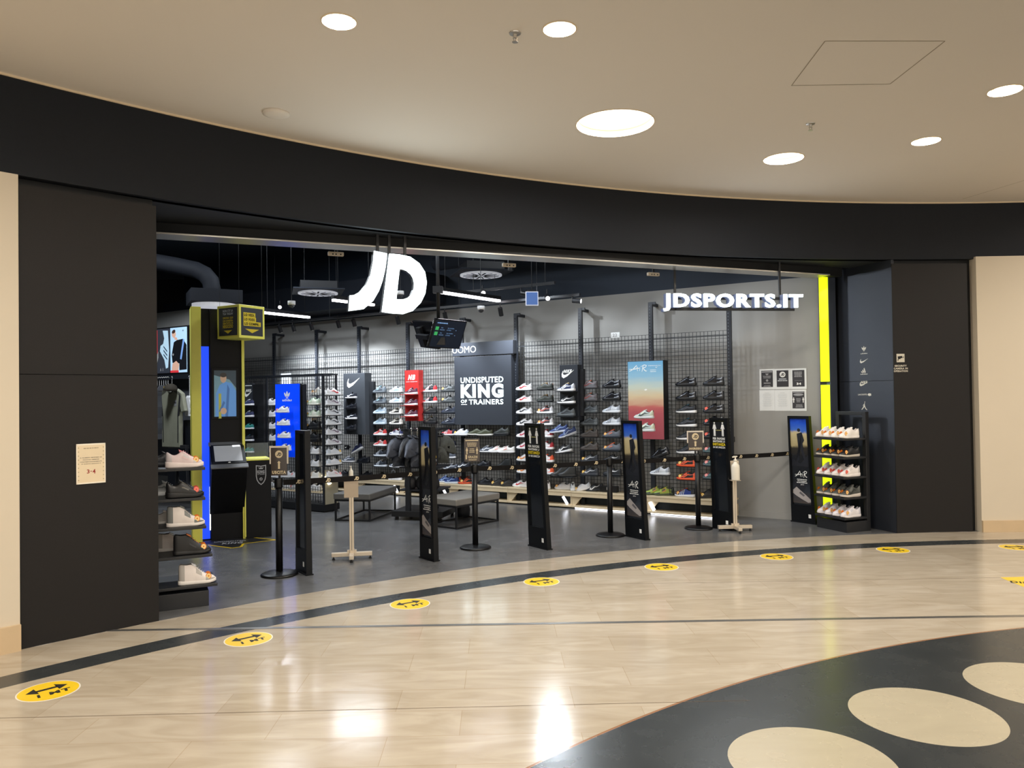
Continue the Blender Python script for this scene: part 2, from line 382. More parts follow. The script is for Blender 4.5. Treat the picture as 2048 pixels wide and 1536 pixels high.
def arc_wall(name, ta, tb, r0, r1, z0, z1, M, n=48, parent=None, st=True):
    b = MB(); vs = []; fs = []
    for i in range(n+1):
        t = ta + (tb - ta) * i / n
        for r, z in ((r0, z0), (r0, z1), (r1, z1), (r1, z0)): vs.append(tuple(arcp(r, t, z)))
    for i in range(n):
        for k in range(4): fs.append((i*4+k, i*4+(k+1)%4, (i+1)*4+(k+1)%4, (i+1)*4+k))
    fs += [(0,1,2,3), (n*4+3, n*4+2, n*4+1, n*4)]
    b.add(vs, fs); o = b.build(name, M, parent)
    return struct(o) if st else o
FASC = mat('fascia brown black paint', (27, 31, 38), .7, spec=.25, var=.10, scale=60, bump=.05)
PANL = mat('dark micro perforated panel', (26, 24, 24), .55, spec=.3, var=.22, scale=160, bump=.12)
CREAM = mat('cream wall paint', (214, 202, 182), .8, var=.02, scale=3)
MARB = mat('cream marble skirting', (205, 180, 145), .35, var=.08, scale=6)
tL0, tL1 = th_of(-3.22, 5.0), th_of(-2.62, 5.64)
tR0, tR1, tR2 = th_of(4.335, 8.71), th_of(5.22, 8.76), th_of(5.30, 8.76)
arc_wall('wall_fascia', T0, T1, FR, FR + .12, ZG, ZC + .3, FASC, NA)
arc_wall('trim_1', T0, T1, FR - .012, FR, ZC - .014, ZC, TRIMC, NA)
arc_wall('wall_left', T0, tL0, FR - .01, FR + .3, 0, ZG, CREAM, 30)
arc_wall('baseboard_left', T0, tL0 - .0, FR - .035, FR - .01, 0, .17, MARB, 30)
arc_wall('wall_right', tR2, T1, FR - .04, FR + .3, 0, ZG + .02, CREAM, 30)
arc_wall('baseboard_right', tR2 - .0, T1, FR - .065, FR - .04, 0, .13, MARB, 30)
# black shopfront panels, each a plate with seams
def panel(name, ta, tb, z0, z1, label): return tag(arc_wall(name, ta, tb, FR, FR + .08, z0, z1, PANL, 14, st=False), label, 'panel')
zs = 1.80
panel('facade_panel', tL0, tL1, 0.0, zs - .004, 'tall dark brown lower shopfront panel carrying the small capacity notice, beside the cream pillar')
panel('facade_panel', tL0, tL1, zs, ZT - .01, 'dark brown upper shopfront panel above the seam, over the panel with the capacity notice')
panel('facade_panel', tR0, tR1, 0.0, ZT, 'tall dark panel by the entrance carrying the white security camera print')
arc_wall('wall_recess', tL0, tL1, FR + .085, FR + .3, 0, ZG + .01, BLK2, 14)
arc_wall('wall_recess', tR0 , tR2, FR + .085, FR + .3, 0, ZG + .01, BLK2, 14)
# soffit behind the fascia, up to the shutter rail
C0, C1 = fl(302, 470, 3.0), fl(1640, 552, 3.0)
CH = (C1 - C0).normalized(); CHN = Vector((CH.y, -CH.x, 0)); RZ = math.atan2(CH.y, CH.x)
so = [arcp(FR + .05, tL1 + .02 + (tR0 - tL1 - .02) * i / 24) for i in range(25)]
a0 = C0; a1 = C1
cap('ceiling', [[(p.x, p.y) for p in so] + [(a1.x + 1.2, a1.y + .4), (a1.x, a1.y), (a0.x, a0.y), (a0.x - .8, a0.y - .35)]], ZG, mat('soffit paint', (40, 44, 50), .6), True)
L = (C1 - C0).length
b = MB().at(C0.x, C0.y, 0, RZ); b.box(-1.2, L + .35, -.0, .10, 3.012, 4.5); struct(b.build('wall_bulkhead', BLK2))
b = MB().at(C0.x, C0.y, 0, RZ); b.box(-.3, L + .06, -.10, .14, 2.995, 3.01)
b.m(ALU); struct(b.build('trim_2', mat('shutter rail metal', (58, 66, 82), .2, .95), bevel=.002))
# left jamb (out of sight behind the panel) and right jamb
def plate(name, p, q, z0, z1, th, M, kind=True, parent=None):
    d = (Vector(q) - Vector(p)); a = math.atan2(d.y, d.x); b = MB().at(p[0], p[1], 0, a); b.box(0, math.hypot(d.x, d.y), 0, th, z0, z1)
    o = b.build(name, M, parent); return struct(o) if kind else o
pj = arcp(FR + .08, tL1)
plate('wall_jamb', (pj.x - .06, pj.y + .03), (C0.x - .15, C0.y + .1), 0, ZG, .05, BLK2)
METP = mat('dark blue metallic panel', (44, 48, 57), .42, .35, var=.12, scale=140, bump=.25)
q1 = Vector((4.05, 9.454, ZT)); q0 = arcp(FR + .01, tR0)
JD_ = (q1 - Vector((q0.x, q0.y, ZT))); JL = math.hypot(JD_.x, JD_.y); JA = math.atan2(-JD_.y, -JD_.x)
JX = Vector((math.cos(JA), math.sin(JA), 0)); JN = Vector((JX.y, -JX.x, 0))        # panel's own right and outward directions
for z0, z1, lb in ((0, 1.73, 'glossy dark blue lower entrance panel with a column of small white logos'), (1.735, ZG, 'glossy dark blue upper entrance panel catching a soft spotlight reflection')):
    b = MB().at(q1.x, q1.y, 0, JA); b.box(0, JL, 0, .04, z0, z1); tag(b.build('return_panel', METP), lb, 'panel')
b = MB().at(q1.x, q1.y, 0, JA); b.box(-.6, JL - .05, .045, .12, 0, 4.4); struct(b.build('wall_right_return', BLK2))
yl0, yl1 = onw(1637, 553, N_WALL + .10), onw(1655, 553, N_WALL + .10)
YEM = bpy.data.materials.new('lit yellow acrylic'); YEM.use_nodes = True
_b = YEM.node_tree.nodes['Principled BSDF']; _b.inputs['Base Color'].default_value = lin((200, 210, 20)) + (1,); _b.inputs['Roughness'].default_value = .2
_b.inputs['Emission Color'].default_value = lin((222, 240, 10)) + (1,); _b.inputs['Emission Strength'].default_value = .95
ys = thing('light_strip', 'tall glowing yellow light strip at the edge of the grey wall', 'light strip', (yl0.x, yl0.y, 0), -AW)
wdt = (yl1 - yl0).length
MB().box(0, wdt, 0, .03, 1.74, ZT - .03).build('lit_panel', YEM, ys); MB().box(0, wdt, 0, .03, .05, 1.70).build('lit_panel', YEM, ys)
MB().box(-.012, wdt + .012, .03, .07, 0, ZT).build('housing', BLK, ys)
jq = Vector((q1.x, q1.y, 0)); ye = Vector((yl1.x, yl1.y, 0))
plate('wall_jamb', (ye.x + .01, ye.y), (jq.x - .03, jq.y), 0, 3.2, .05, mat('blue grey jamb', (74, 82, 96), .5))
# ================================================================ shop walls
GREYW = mat('grey wall paint', (150, 149, 146), .8, var=.02, scale=2)
S0 = (Vector((yl0.x, yl0.y, 0))).dot(WD)
def wbox(b, s0, s1, n0, n1, z0, z1):        # box aligned with the shoe wall; s grows away to the far end
    p = [wp(s0, n0, 0), wp(s1, n0, 0), wp(s1, n1, 0), wp(s0, n1, 0)]
    return b.add([(q.x, q.y, z) for z in (z0, z1) for q in p], [(0,1,2,3), (4,7,6,5), (0,4,5,1), (1,5,6,2), (2,6,7,3), (3,7,4,0)])
struct(wbox(MB(), S0 - .10, 14.6, N_WALL, N_WALL - .12, 0, ZT).build('wall_back', GREYW))
struct(wbox(MB(), S0 - .12, 14.6, N_WALL + .0, N_WALL - .12, ZT, 4.45).build('wall_back_upper', NITE))
struct(wbox(MB(), S0 - .02, 14.6, N_WALL, N_WALL + .015, 0, .08).build('baseboard_back', GREYW))
PL = fl(350, 622, ZT); NL = PL.dot(WN); SLm = PL.dot(WD)
sA, sB = onw(425, 620, NL).dot(WD), onw(250, 620, NL).dot(WD) + .9
struct(wbox(MB(), sA, sB, NL, NL - .1, 0, ZT).build('wall_side', GREYW))
plate('wall_far', (-9.4, 5.2), (-9.4, 17.4), 0, 4.45, .1, BLK2)
plate('wall_far', (-9.4, 5.2), (C0.x - .9, C0.y - .3), 0, 4.45, .1, BLK2)
plate('wall_far', (-9.4, 17.4), (7.5, 17.4), 0, 4.45, .1, BLK2)
# floor expansion joint and grout line
j0, j1 = fl(-300, 1267, 0), fl(2300, 1228, 0)
b = MB(); d = (j1 - j0).normalized(); n = Vector((-d.y, d.x, 0)) * .02
b.m(mat('brushed joint strip', (150, 148, 145), .3, .8)); a = arcp(FR, 0)
def arc_hit(p, d):                            # stay inside the curve
    return p
js = fl(190, 1262, 0); je = j1
for u in (-1, 1): pass
b.add([(js.x-n.x, js.y-n.y, .0), (je.x-n.x, je.y-n.y, .0), (je.x+n.x, je.y+n.y, .0), (js.x+n.x, js.y+n.y, .0), (js.x-n.x, js.y-n.y, .003), (je.x-n.x, je.y-n.y, .003), (je.x+n.x, je.y+n.y, .003), (js.x+n.x, js.y+n.y, .003)],
      [(0,3,2,1),(4,5,6,7),(0,1,5,4),(1,2,6,5),(2,3,7,6),(3,0,4,7)])
struct(b.build('trim_3'))
GR = mat('dark grout', (96, 78, 60), .8)
for (x0, y0, x1, y1) in ((-200, 1441, 1500, 1401), (1180, 1169, 2300, 1150)):
    p, q = fl(x0, y0), fl(x1, y1); d = (q - p).normalized(); nn = Vector((-d.y, d.x, 0)) * .0022
    b = MB(); b.add([(p.x-nn.x, p.y-nn.y, .0006), (q.x-nn.x, q.y-nn.y, .0006), (q.x+nn.x, q.y+nn.y, .0006), (p.x+nn.x, p.y+nn.y, .0006)], [(0,1,2,3)])
    struct(b.build('trim_4', GR))
# ================================================================ lamps of the mall ceiling
REF = mat('lamp reflector', (235, 222, 196), .4, emit=.25, emit_rgb=(255, 225, 170))
LED = mat('lit lamp glass', (255, 250, 238), .5, emit=3.0, emit_rgb=(255, 240, 214))
where = ['small round downlight above the plain unlit ceiling disc', 'small round downlight next to a metal sprinkler head', 'largest round downlight, in the middle of the ceiling',
         'medium round downlight beyond the largest one', 'small round downlight above the security camera print, close to the fascia', 'small round downlight past the access hatch, at the ceiling side']
for i, (p, r) in enumerate(LP):
    t = thing('ceiling_downlight', where[i] if i < len(where) else 'added recessed round downlight out of view in the mall ceiling', 'ceiling light', (p.x, p.y, ZC), 0, 'recessed ceiling downlights')
    if i >= len(where): t['group'] = 'unseen downlights'
    b = MB(); n = 40; dp = .05
    vs = [(rr*math.cos(2*PI*k/n), rr*math.sin(2*PI*k/n), z) for rr, z in ((r, 0), (r*.94, dp)) for k in range(n)]
    b.add(vs, [(k, n+k, n+(k+1)%n, (k+1)%n) for k in range(n)]); b.build('reflector', REF, t, smooth=True)
    MB().at(0, 0, dp).lathe([(r*.94, 0), (r*.94, .01)], 40).build('lamp_glass', LED, t)
    b = MB(); b.lathe([(r+.008, -.004), (r+.008, 0), (r, 0), (r, -.004)], 40, True); b.build('trim_ring', TRIMC, t)
    e = {.095: 18, .305: 61, .175: 33}.get(r, 20)
    lamp('lamp', 'AREA', (p.x, p.y, ZC + dp - .012), e, WARM, t, size=r*1.7, target=(p.x, p.y, 0))
for (x, y, lb) in ((1030, 66, 'chrome sprinkler head beside the small downlight'), (1621, 247, 'chrome sprinkler head between the largest downlight and the access hatch')):
    p = fl(x, y, ZC); t = thing('sprinkler', lb, 'sprinkler', (p.x, p.y, ZC))
    MB().lathe([(.036, 0), (.034, -.006), (.012, -.010), (.010, -.03), (.004, -.034)], 20).build('escutcheon', ALU, t)
    b = MB(); b.bar((-.012, 0, -.028), (-.006, 0, -.05), .003); b.bar((.012, 0, -.028), (.006, 0, -.05), .003); b.at(0, 0, -.056).lathe([(.018, 0), (.018, .004)], 16); b.build('deflector', ALU, t)
p = fl(552, 226, ZC); t = thing('ceiling_disc', 'plain unlit cream disc on the ceiling near its curved edge', 'detector', (p.x, p.y, ZC))
MB().lathe([(.10, 0), (.098, -.012), (.07, -.02), (.0, -.022)], 32).build('cover', CEIL, t, smooth=True)
hq = [fl(x, y, ZC) for x, y in ((1650, 82), (1890, 82), (1780, 168), (1583, 171))]
b = MB(); g = .003
for i in range(4):
    p, q = hq[i], hq[(i+1) % 4]; d = (q - p).normalized(); nn = Vector((-d.y, d.x, 0)) * g
    b.add([(p.x-nn.x, p.y-nn.y, ZC-.001), (q.x-nn.x, q.y-nn.y, ZC-.001), (q.x+nn.x, q.y+nn.y, ZC-.001), (p.x+nn.x, p.y+nn.y, ZC-.001)], [(0,3,2,1)])
tag(b.build('access_hatch', mat('hatch joint', (150, 138, 118), .9)), 'flush ceiling access hatch marked by a thin joint', 'hatch')
p, q = fl(1925, 398, ZC), fl(2150, 330, ZC); d = (q-p).normalized(); nn = Vector((-d.y, d.x, 0)) * .003
b = MB(); b.add([(p.x-nn.x, p.y-nn.y, ZC-.001), (q.x-nn.x, q.y-nn.y, ZC-.001), (q.x+nn.x, q.y+nn.y, ZC-.001), (p.x+nn.x, p.y+nn.y, ZC-.001)], [(0,3,2,1)]); struct(b.build('trim_5', mat('hatch joint', (150,138,118), .9)))
# ================================================================ shop lights
def tube_lamp(p, q, lb, e=12):
    p = Vector(p); q = Vector(q); L = (q-p).length; a = math.atan2(q.y-p.y, q.x-p.x)
    t = thing('linear_lamp', lb, 'lamp', tuple(p), a, 'linear lamps under the shop ceiling')
    MB().box(0, L, -.03, .03, .0, .05).build('housing', BLK, t)
    MB().box(.01, L-.01, -.028, .028, -.03, -.0).build('diffuser', mat('lit tube', (255, 250, 252), .5, emit=9.0, emit_rgb=(255, 248, 255)), t)
    b = MB(); b.bar((.1, 0, .05), (.1, 0, 4.4-p.z), .003); b.bar((L-.1, 0, .05), (L-.1, 0, 4.4-p.z), .003); b.build('wire', BLK, t)
    c = (p+q)/2; lamp('lamp', 'AREA', (c.x, c.y, p.z-.04), e, COOL, t, size=L*.9, size_y=.05, target=(c.x, c.y+1e-4, 0))
    return t
tube_lamp(fl(880, 582, 3.0), fl(999, 600, 3.0), 'bright linear lamp hanging behind the monitor pole', 5)
tube_lamp(fl(665, 598, 3.0), fl(748, 608, 3.0), 'linear lamp glowing behind the big white two-letter sign', 18)
tube_lamp(fl(524, 623, 2.95), fl(619, 633, 2.95), 'linear lamp hanging beside the yellow cube sign')
MET = mat('spot housing', (30, 31, 34), .4)
b = MB(); n_t = -9.25; z_t = 2.93
def spot(px, py, n, tgt, lb, lit=False, e=55, cone=70):
    p = onw(px, py, n); t = thing('spotlight', lb, 'spotlight', tuple(p), 0, 'track spotlights')
    d = (Vector(tgt) - p).normalized(); q = p + d*.11
    b = MB(); b.bar((0,0,0), tuple(d*.12), .034, 14); b.build('can', MET, t, smooth=False)
    b = MB(); b.bar(tuple(d*.118), tuple(d*.122), .030, 14); b.build('lens', mat('lit lens', (255,255,255), .4, emit=14 if lit else 2.5), t)
    b = MB(); b.bar((0,0,0), (0,0,.09), .008); b.build('stem', MET, t)
    if e: lamp('lamp', 'SPOT', tuple(p + d*.13), e, COOL, t, size=.03, target=tgt, spot=cone, blend=.8)
    return p
spots = [(558, 652, 'first'), (585, 650, 'second'), (621, 647, 'third'), (675, 642, 'fourth'), (706, 639, 'fifth'), (794, 634, 'sixth'), (889, 626, 'seventh'), (1000, 616, 'eighth'), (1145, 601, 'ninth')]
for i, (x, y, o) in enumerate(spots):
    s = onw(x, y, n_t).dot(WD)
    spot(x, y, n_t, wp(s + .25, N_WALL, 1.45) if i < 8 else (4.2, 9.1, 2.45), f'small black track spotlight, {o} along the long track from the yellow cube', False, (140, 115, 60)[(i > 4) + (i > 7)], 96 if i < 8 else 46)
sa, sb = onw(500, 650, n_t).dot(WD), onw(1160, 600, n_t).dot(WD)
zt = onw(889, 617, n_t).z
tr = thing('lighting_track', 'long black ceiling track carrying the spotlights along the shoe wall', 'track', (0,0,0))
wbox(MB(), sb, sa, n_t-.018, n_t+.018, zt, zt+.035).build('rail', MET, tr)
b = MB()
for k in range(5):
    q = wp(sb + (sa-sb)*(k+.5)/5, n_t, zt); b.bar(tuple(q), (q.x, q.y, 4.4), .004)
b.build('wire', MET, tr)
# nearer track whose spots look towards the entrance
n2 = -8.9
spot(965, 583, n2, (0.4, 5.0, 1.2), 'lit spotlight above the dome camera, facing the entrance', True, 0)
spot(1042, 586, n2, (4.15, 9.1, 2.1), 'lit spotlight just beside the blue hanging sign', True, 150, 40)
spot(1094, 592, n2, (0.75, 4.0, .3), 'brightest glaring spotlight between the blue hanging sign and the white web sign', True, 130, 50)
spot(560, 612, -9.0, (-2, 6, 1), 'small lit spotlight above the linear lamp by the yellow cube', True, 20)
sa, sb = onw(930, 575, n2).dot(WD), onw(1110, 580, n2).dot(WD); zt2 = onw(1042, 578, n2).z
wbox(MB(), sb, sa, n2-.018, n2+.018, zt2+.02, zt2+.055)
o = wbox(MB(), sb, sa, n2-.018, n2+.018, zt2+.02, zt2+.055)
for k in (0, 1): q = wp(sb + (sa-sb)*(k*.8+.1), n2, zt2+.05); o.bar(tuple(q), (q.x, q.y, 4.4), .004)
tag(o.build('lighting_track', MET), 'short black track holding the three bright spotlights facing the entrance', 'track')
# added unseen lamps that brighten the grey wall, hanging clothes and shop floor
for x, y, e in ((-1.0, 8.7, 50), (1.0, 9.2, 24), (-3.2, 10.8, 60), (-5.0, 9.6, 110), (2.4, 8.9, 5)):
    t = thing('added_ceiling_lamp', 'added unseen lamp above the entrance beam brightening the shop', 'lamp', (x, y, 4.2), 0, 'unseen shop ceiling lamps')
    MB().box(-.3, .3, -.3, .3, 0, .05).build('housing', BLK, t)
    lamp('lamp', 'AREA', (x, y, 4.18), e, COOL, t, size=.5, size_y=.5, target=(x, y+1e-4, 0))
for (sx, n, ts, z) in ((3.4, -8.6, 2.1, 1.9), (4.6, -8.9, 3.2, 1.5), (5.6, -8.9, 4.6, 1.4)):  # added unseen spots that brighten the shoe wall
    q = wp(sx, n, 3.35); t = thing('spotlight', 'added unseen spotlight above the entrance beam aimed at the shoe wall', 'spotlight', tuple(q), 0, 'unseen wall spotlights')
    MB().lathe([(.035, 0), (.035, .1)], 14).build('can', MET, t)
    lamp('lamp', 'SPOT', tuple(q - Vector((0, 0, .02))), (14, 52, 130)[int(sx>4)+int(sx>5)], COOL, t, size=.025, target=wp(ts, N_WALL, z), spot=75, blend=.7)
# ================================================================ floor stickers
YST = mat('yellow vinyl sticker', (238, 200, 40), .35, var=.02); BKT = mat('black print', (28, 26, 22), .6)
spos = [(97, 1382), (497, 1278.5), (820, 1208), (1083, 1163.5), (1323, 1134), (1553, 1113.5), (1786, 1100), (2032, 1095)]
nm = ['the first one, by the cream pillar base', 'second along from the cream pillar base', 'third along from the cream pillar base', 'fourth along from the cream pillar base', 'fifth along, before the gate with the mountain poster',
      'sixth along, in front of the sanitiser stand', 'seventh along, in front of the dark panel', 'last one, cut by the picture edge']
for (px, py), l in zip(spos, nm):
    p = fl(px, py); a = th_of(p.x, p.y) - PI/2
    t = tag(None or (lambda b: b)(MB().m(mat('white sticker edge', (228, 222, 205), .4)).lathe([(.157, 0), (.157, .0012)], 48).m(YST).at(0, 0, .0013).lathe([(.149, 0), (.149, .0004)], 48).build('floor_sticker', loc=(p.x, p.y, 0), rot=(0, 0, a))),
            f'round yellow one metre distance floor sticker, {l}', 'sticker', 'yellow distance stickers')
    b = mb_nf().m(BKT)
    b.X = Matrix.Translation((0, 0, .0022)) @ Matrix.Rotation(-PI/2, 4, 'X')
    text(b, '1 MT', .012, -.055, .165, .05, 0, .05, 0, .15)
    b.strip([(-.105,.03),(-.05,.085),(-.055,.045),(.055,.045),(.05,.085),(.105,.03)], [(-.105,.03),(-.05,-.015),(-.055,.018),(.055,.018),(.05,-.015),(.105,.03)], 0, .0002)
    b.build('print', BKT, t)
q = [fl(2002, 1155), fl(2100, 1155.5), fl(2160, 1196), fl(2072, 1186)]
q = [fl(2001, 1155), fl(2110, 1152), fl(2190, 1184), fl(2082, 1188)]
b = MB().m(YST); b.add([(p.x, p.y, .0012) for p in q] + [(p.x, p.y, .0) for p in q], [(0,1,2,3), (0,4,5,1), (1,5,6,2), (2,6,7,3), (3,7,4,0)])
t = tag(b.build('floor_sticker'), 'yellow rectangular floor sticker cut off by the picture edge', 'sticker')
c = fl(2052, 1166); b = mb_nf(); b.X = Matrix.Translation((c.x, c.y, .002)) @ Matrix.Rotation(-.45, 4, 'Z') @ Matrix.Rotation(-PI/2, 4, 'X'); text(b, 'DISTANZA', .1, 0, .42, .07, 0, .04); b.build('print', BKT, t)
# ================================================================ belt barrier posts
POSTB = mat('barrier post black', (12, 12, 14), .4, spec=.4); TAN = mat('tan print', (214, 196, 160), .5)
SIGNB = mat('brown black sign face', (56, 45, 39), .25, var=.05, coat=.3); CLR = mat('clear sign holder', (215, 205, 190), .2)
posts = []
for (px, py), lb in zip([(559, 1149.6), (951, 1096), (1221, 1071), (1397, 1057)],
        ['black belt barrier post carrying the USCITA sign', 'black belt barrier post carrying the two-person distance sign', 'plain black belt barrier post without any sign', 'black belt barrier post carrying the INGRESSO sign']):
    p = fl(px, py); t = thing('barrier_post', lb, 'barrier post', (p.x, p.y, 0), 0, 'black belt barrier posts')
    MB().lathe([(.165, 0), (.168, .010), (.15, .022), (.09, .032), (.04, .038)], 40).build('base', POSTB, t, smooth=True)
    MB().lathe([(.031, .03), (.031, .80)], 20).build('pole', POSTB, t, smooth=True)
    MB().lathe([(.036, .80), (.038, .81), (.038, .875), (.034, .89)], 20).build('belt_head', POSTB, t, smooth=True)
    posts.append((t, p))
def glyphbox(b): return b
def sign(px0, py0, px1, py1, k, lb, draw, frame):
    t, p = posts[k]; P0 = aty(px0, py1, p.y); P1 = aty(px1, py0, p.y); w = P1.x - P0.x; h = P1.z - P0.z
    s = thing('post_sign', lb, 'sign', ((P0.x+P1.x)/2, p.y - .012, P0.z), 0)
    b = MB(); b.box(-w/2, w/2, 0, .008, 0, h); b.build('plate', SIGNB, s)
    b = MB()
    if frame:
        f = .012
        b.box(-w/2-f, w/2+f, -.004, .012, h, h+f+.004)
        b.box(-w/2-f, -w/2, -.004, .012, h*.42, h); b.box(w/2, w/2+f, -.004, .012, h*.42, h)
        b.build('holder', CLR, s)
    b = MB(); b.box(-.01, .01, .008, .016, .87-P0.z, .02); b.build('bracket', POSTB, s)
    draw(s, w, h)
    return s
def jd_disc(b, cx, cz, r, M, Mk, y):
    b.m(M); b.disc(cx, cz, r, y, 0, 32); b.m(Mk); jd(b, cx + r*.04, cz, r*.95, y - .0015, .001)
def d_exit(word):
    def f(s, w, h):
        b = mb_nf(); jd_disc(b, 0, h*.765, w*.235, TAN, SIGNB, -.001); b.m(TAN)
        b.poly([(0,h*.53),(w*.11,h*.46),(w*.06,h*.46),(w*.06,h*.24),(-w*.06,h*.24),(-w*.06,h*.46),(-w*.11,h*.46)], -.001)
        text(b, word, 0, h*.115, w*.86, h*.115, -.001, .05); b.build('print', TAN, s)
    return f
def d_dist(s, w, h):
    b = mb_nf().m(TAN); b.rect(-w*.42, w*.42, h*.9, h*.945, -.001)
    lines(b, 0, h*.82, w*.78, 4, h*.05, h*.022, -.001, 3); two_people(b, 0, h*.47, h*.3, w*.66, -.001)
    lines(b, 0, h*.55, w*.36, 3, h*.07, h*.03, -.001, 4)
    b.rect(-w*.42, -w*.33, h*.1, h*.3, -.001); text(b, 'GRAZIE', .05*w, h*.2, w*.62, h*.1, -.001, .03); lines(b, .05*w, h*.1, w*.62, 2, h*.045, h*.018, -.001, 5)
    b.build('print', TAN, s)
sign(543, 895, 574.5, 951, 0, 'brown USCITA exit sign with round logo and up arrow, on a barrier post', d_exit('USCITA'), True)
sign(929, 877, 959, 923, 1, 'brown two-person distance notice standing on a barrier post', d_dist, False)
sign(1376, 864, 1404.5, 901.5, 3, 'brown INGRESSO entrance sign with round logo and up arrow, on a barrier post', d_exit('INGRESSO'), True)
BELT = mat('belt webbing', (19, 17, 18), .8, spec=.2)
def belt(p, q, zc, lb, n, sag=.015, z2=None):
    p = Vector((p[0], p[1], zc)); q = Vector((q[0], q[1], zc if z2 is None else z2)); N = 16; t = thing('barrier_belt', lb, 'belt', tuple(p))
    b = MB(); vs = []; fs = []; d = (q-p); dn = Vector((d.y, -d.x, 0)).normalized()
    if dn.y > 0: dn = -dn
    g = lambda u: p + d*u + Vector((0, 0, -sag*4*u*(1-u))) - p
    for i in range(N+1):
        for z, k in ((-.026, 0), (.026, 0), (.026, .002), (-.026, .002)): c = g(i/N) - dn*k; vs.append((c.x, c.y, c.z+z))
    for i in range(N):
        for k in range(4): fs.append((i*4+k, i*4+(k+1)%4, (i+1)*4+(k+1)%4, (i+1)*4+k))
    b.add(vs, fs); b.build('webbing', BELT, t)
    a = math.atan2(d.y, d.x); b = mb_nf().m(TAN)
    if d.x < 0: a += PI
    for i in range(n):
        c = g((i+.5)/n) + dn*.002; b.at(c.x, c.y, c.z, a); jd(b, 0, 0, .036, 0, .0004)
    b.build('print', TAN, t); return t
hp = [p for _, p in posts]; zb = .845
def away(p, q, r=.042): d = (Vector(q)-Vector(p)).normalized(); return (p[0]+d.x*r, p[1]+d.y*r)
belt(away(hp[0], hp[1]), away(hp[1], hp[0]), zb, 'black printed belt between the USCITA post and the distance sign post', 7, .012)
belt(away(hp[1], hp[2]), away(hp[2], hp[1]), zb, 'black printed belt between the distance sign post and the plain post', 6, .012)
belt(away(hp[2], hp[3]), away(hp[3], hp[2]), zb, 'black printed belt between the plain post and the INGRESSO post', 4, .010)
we = onw(1590, 906, N_WALL + .03)
belt(away(hp[3], we), (we.x, we.y), zb, 'black printed belt from the INGRESSO post to the grey wall', 6, .01, we.z)
# ================================================================ security gates
GATE = mat('gate black plastic', (9, 11, 15), .4, spec=.3); GGL = mat('dark gate acrylic', (20, 24, 30), .12, coat=.5)
def poster_mat():
    M = bpy.data.materials.new('mountain advert print'); M.use_nodes = True; nt = M.node_tree; b = nt.nodes['Principled BSDF']
    tc = node(nt, 'ShaderNodeTexCoord'); sp = node(nt, 'ShaderNodeSeparateXYZ'); nt.links.new(tc.outputs['Object'], sp.inputs[0])
    nz = node(nt, 'ShaderNodeTexNoise'); nz.inputs['Scale'].default_value = 9; nz.inputs['Detail'].default_value = 5; nt.links.new(tc.outputs['Object'], nz.inputs['Vector'])
    z = mth(nt, 'ADD', sp.outputs[2], mth(nt, 'MULTIPLY', mth(nt, 'SUBTRACT', nz.outputs[0], .5), .12))
    cr = node(nt, 'ShaderNodeValToRGB'); e = cr.color_ramp.elements
    st = [(0, (96, 78, 62)), (.07, (104, 86, 68)), (.13, (70, 60, 54)), (.3, (40, 44, 50)), (.40, (24, 27, 32)), (.62, (26, 27, 30)), (.72, (48, 44, 38)), (.75, (150, 136, 100)), (.86, (172, 158, 122)), (.885, (60, 96, 170)), (.95, (30, 70, 170)), (1, (20, 40, 120))]
    while len(e) < len(st): e.new(.5)
    for k, (p, c) in enumerate(st): e[k].position = p; e[k].color = lin(c) + (1,)
    nt.links.new(mth(nt, 'DIVIDE', z, 1.29), cr.inputs[0]); nt.links.new(cr.outputs[0], b.inputs['Base Color'])
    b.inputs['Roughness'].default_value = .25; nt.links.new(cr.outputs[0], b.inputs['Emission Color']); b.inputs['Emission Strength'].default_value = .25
    return M
PSTR = poster_mat()
SKIN = mat('printed skin tone', (196, 160, 130), .5); DKP = mat('printed dark clothes', (26, 28, 36), .5); SHP = mat('printed grey shoe', (165, 158, 155), .5); SHD = mat('printed shoe shade', (95, 92, 95), .5)
STI = mat('sticker film', (30, 32, 38), .3)
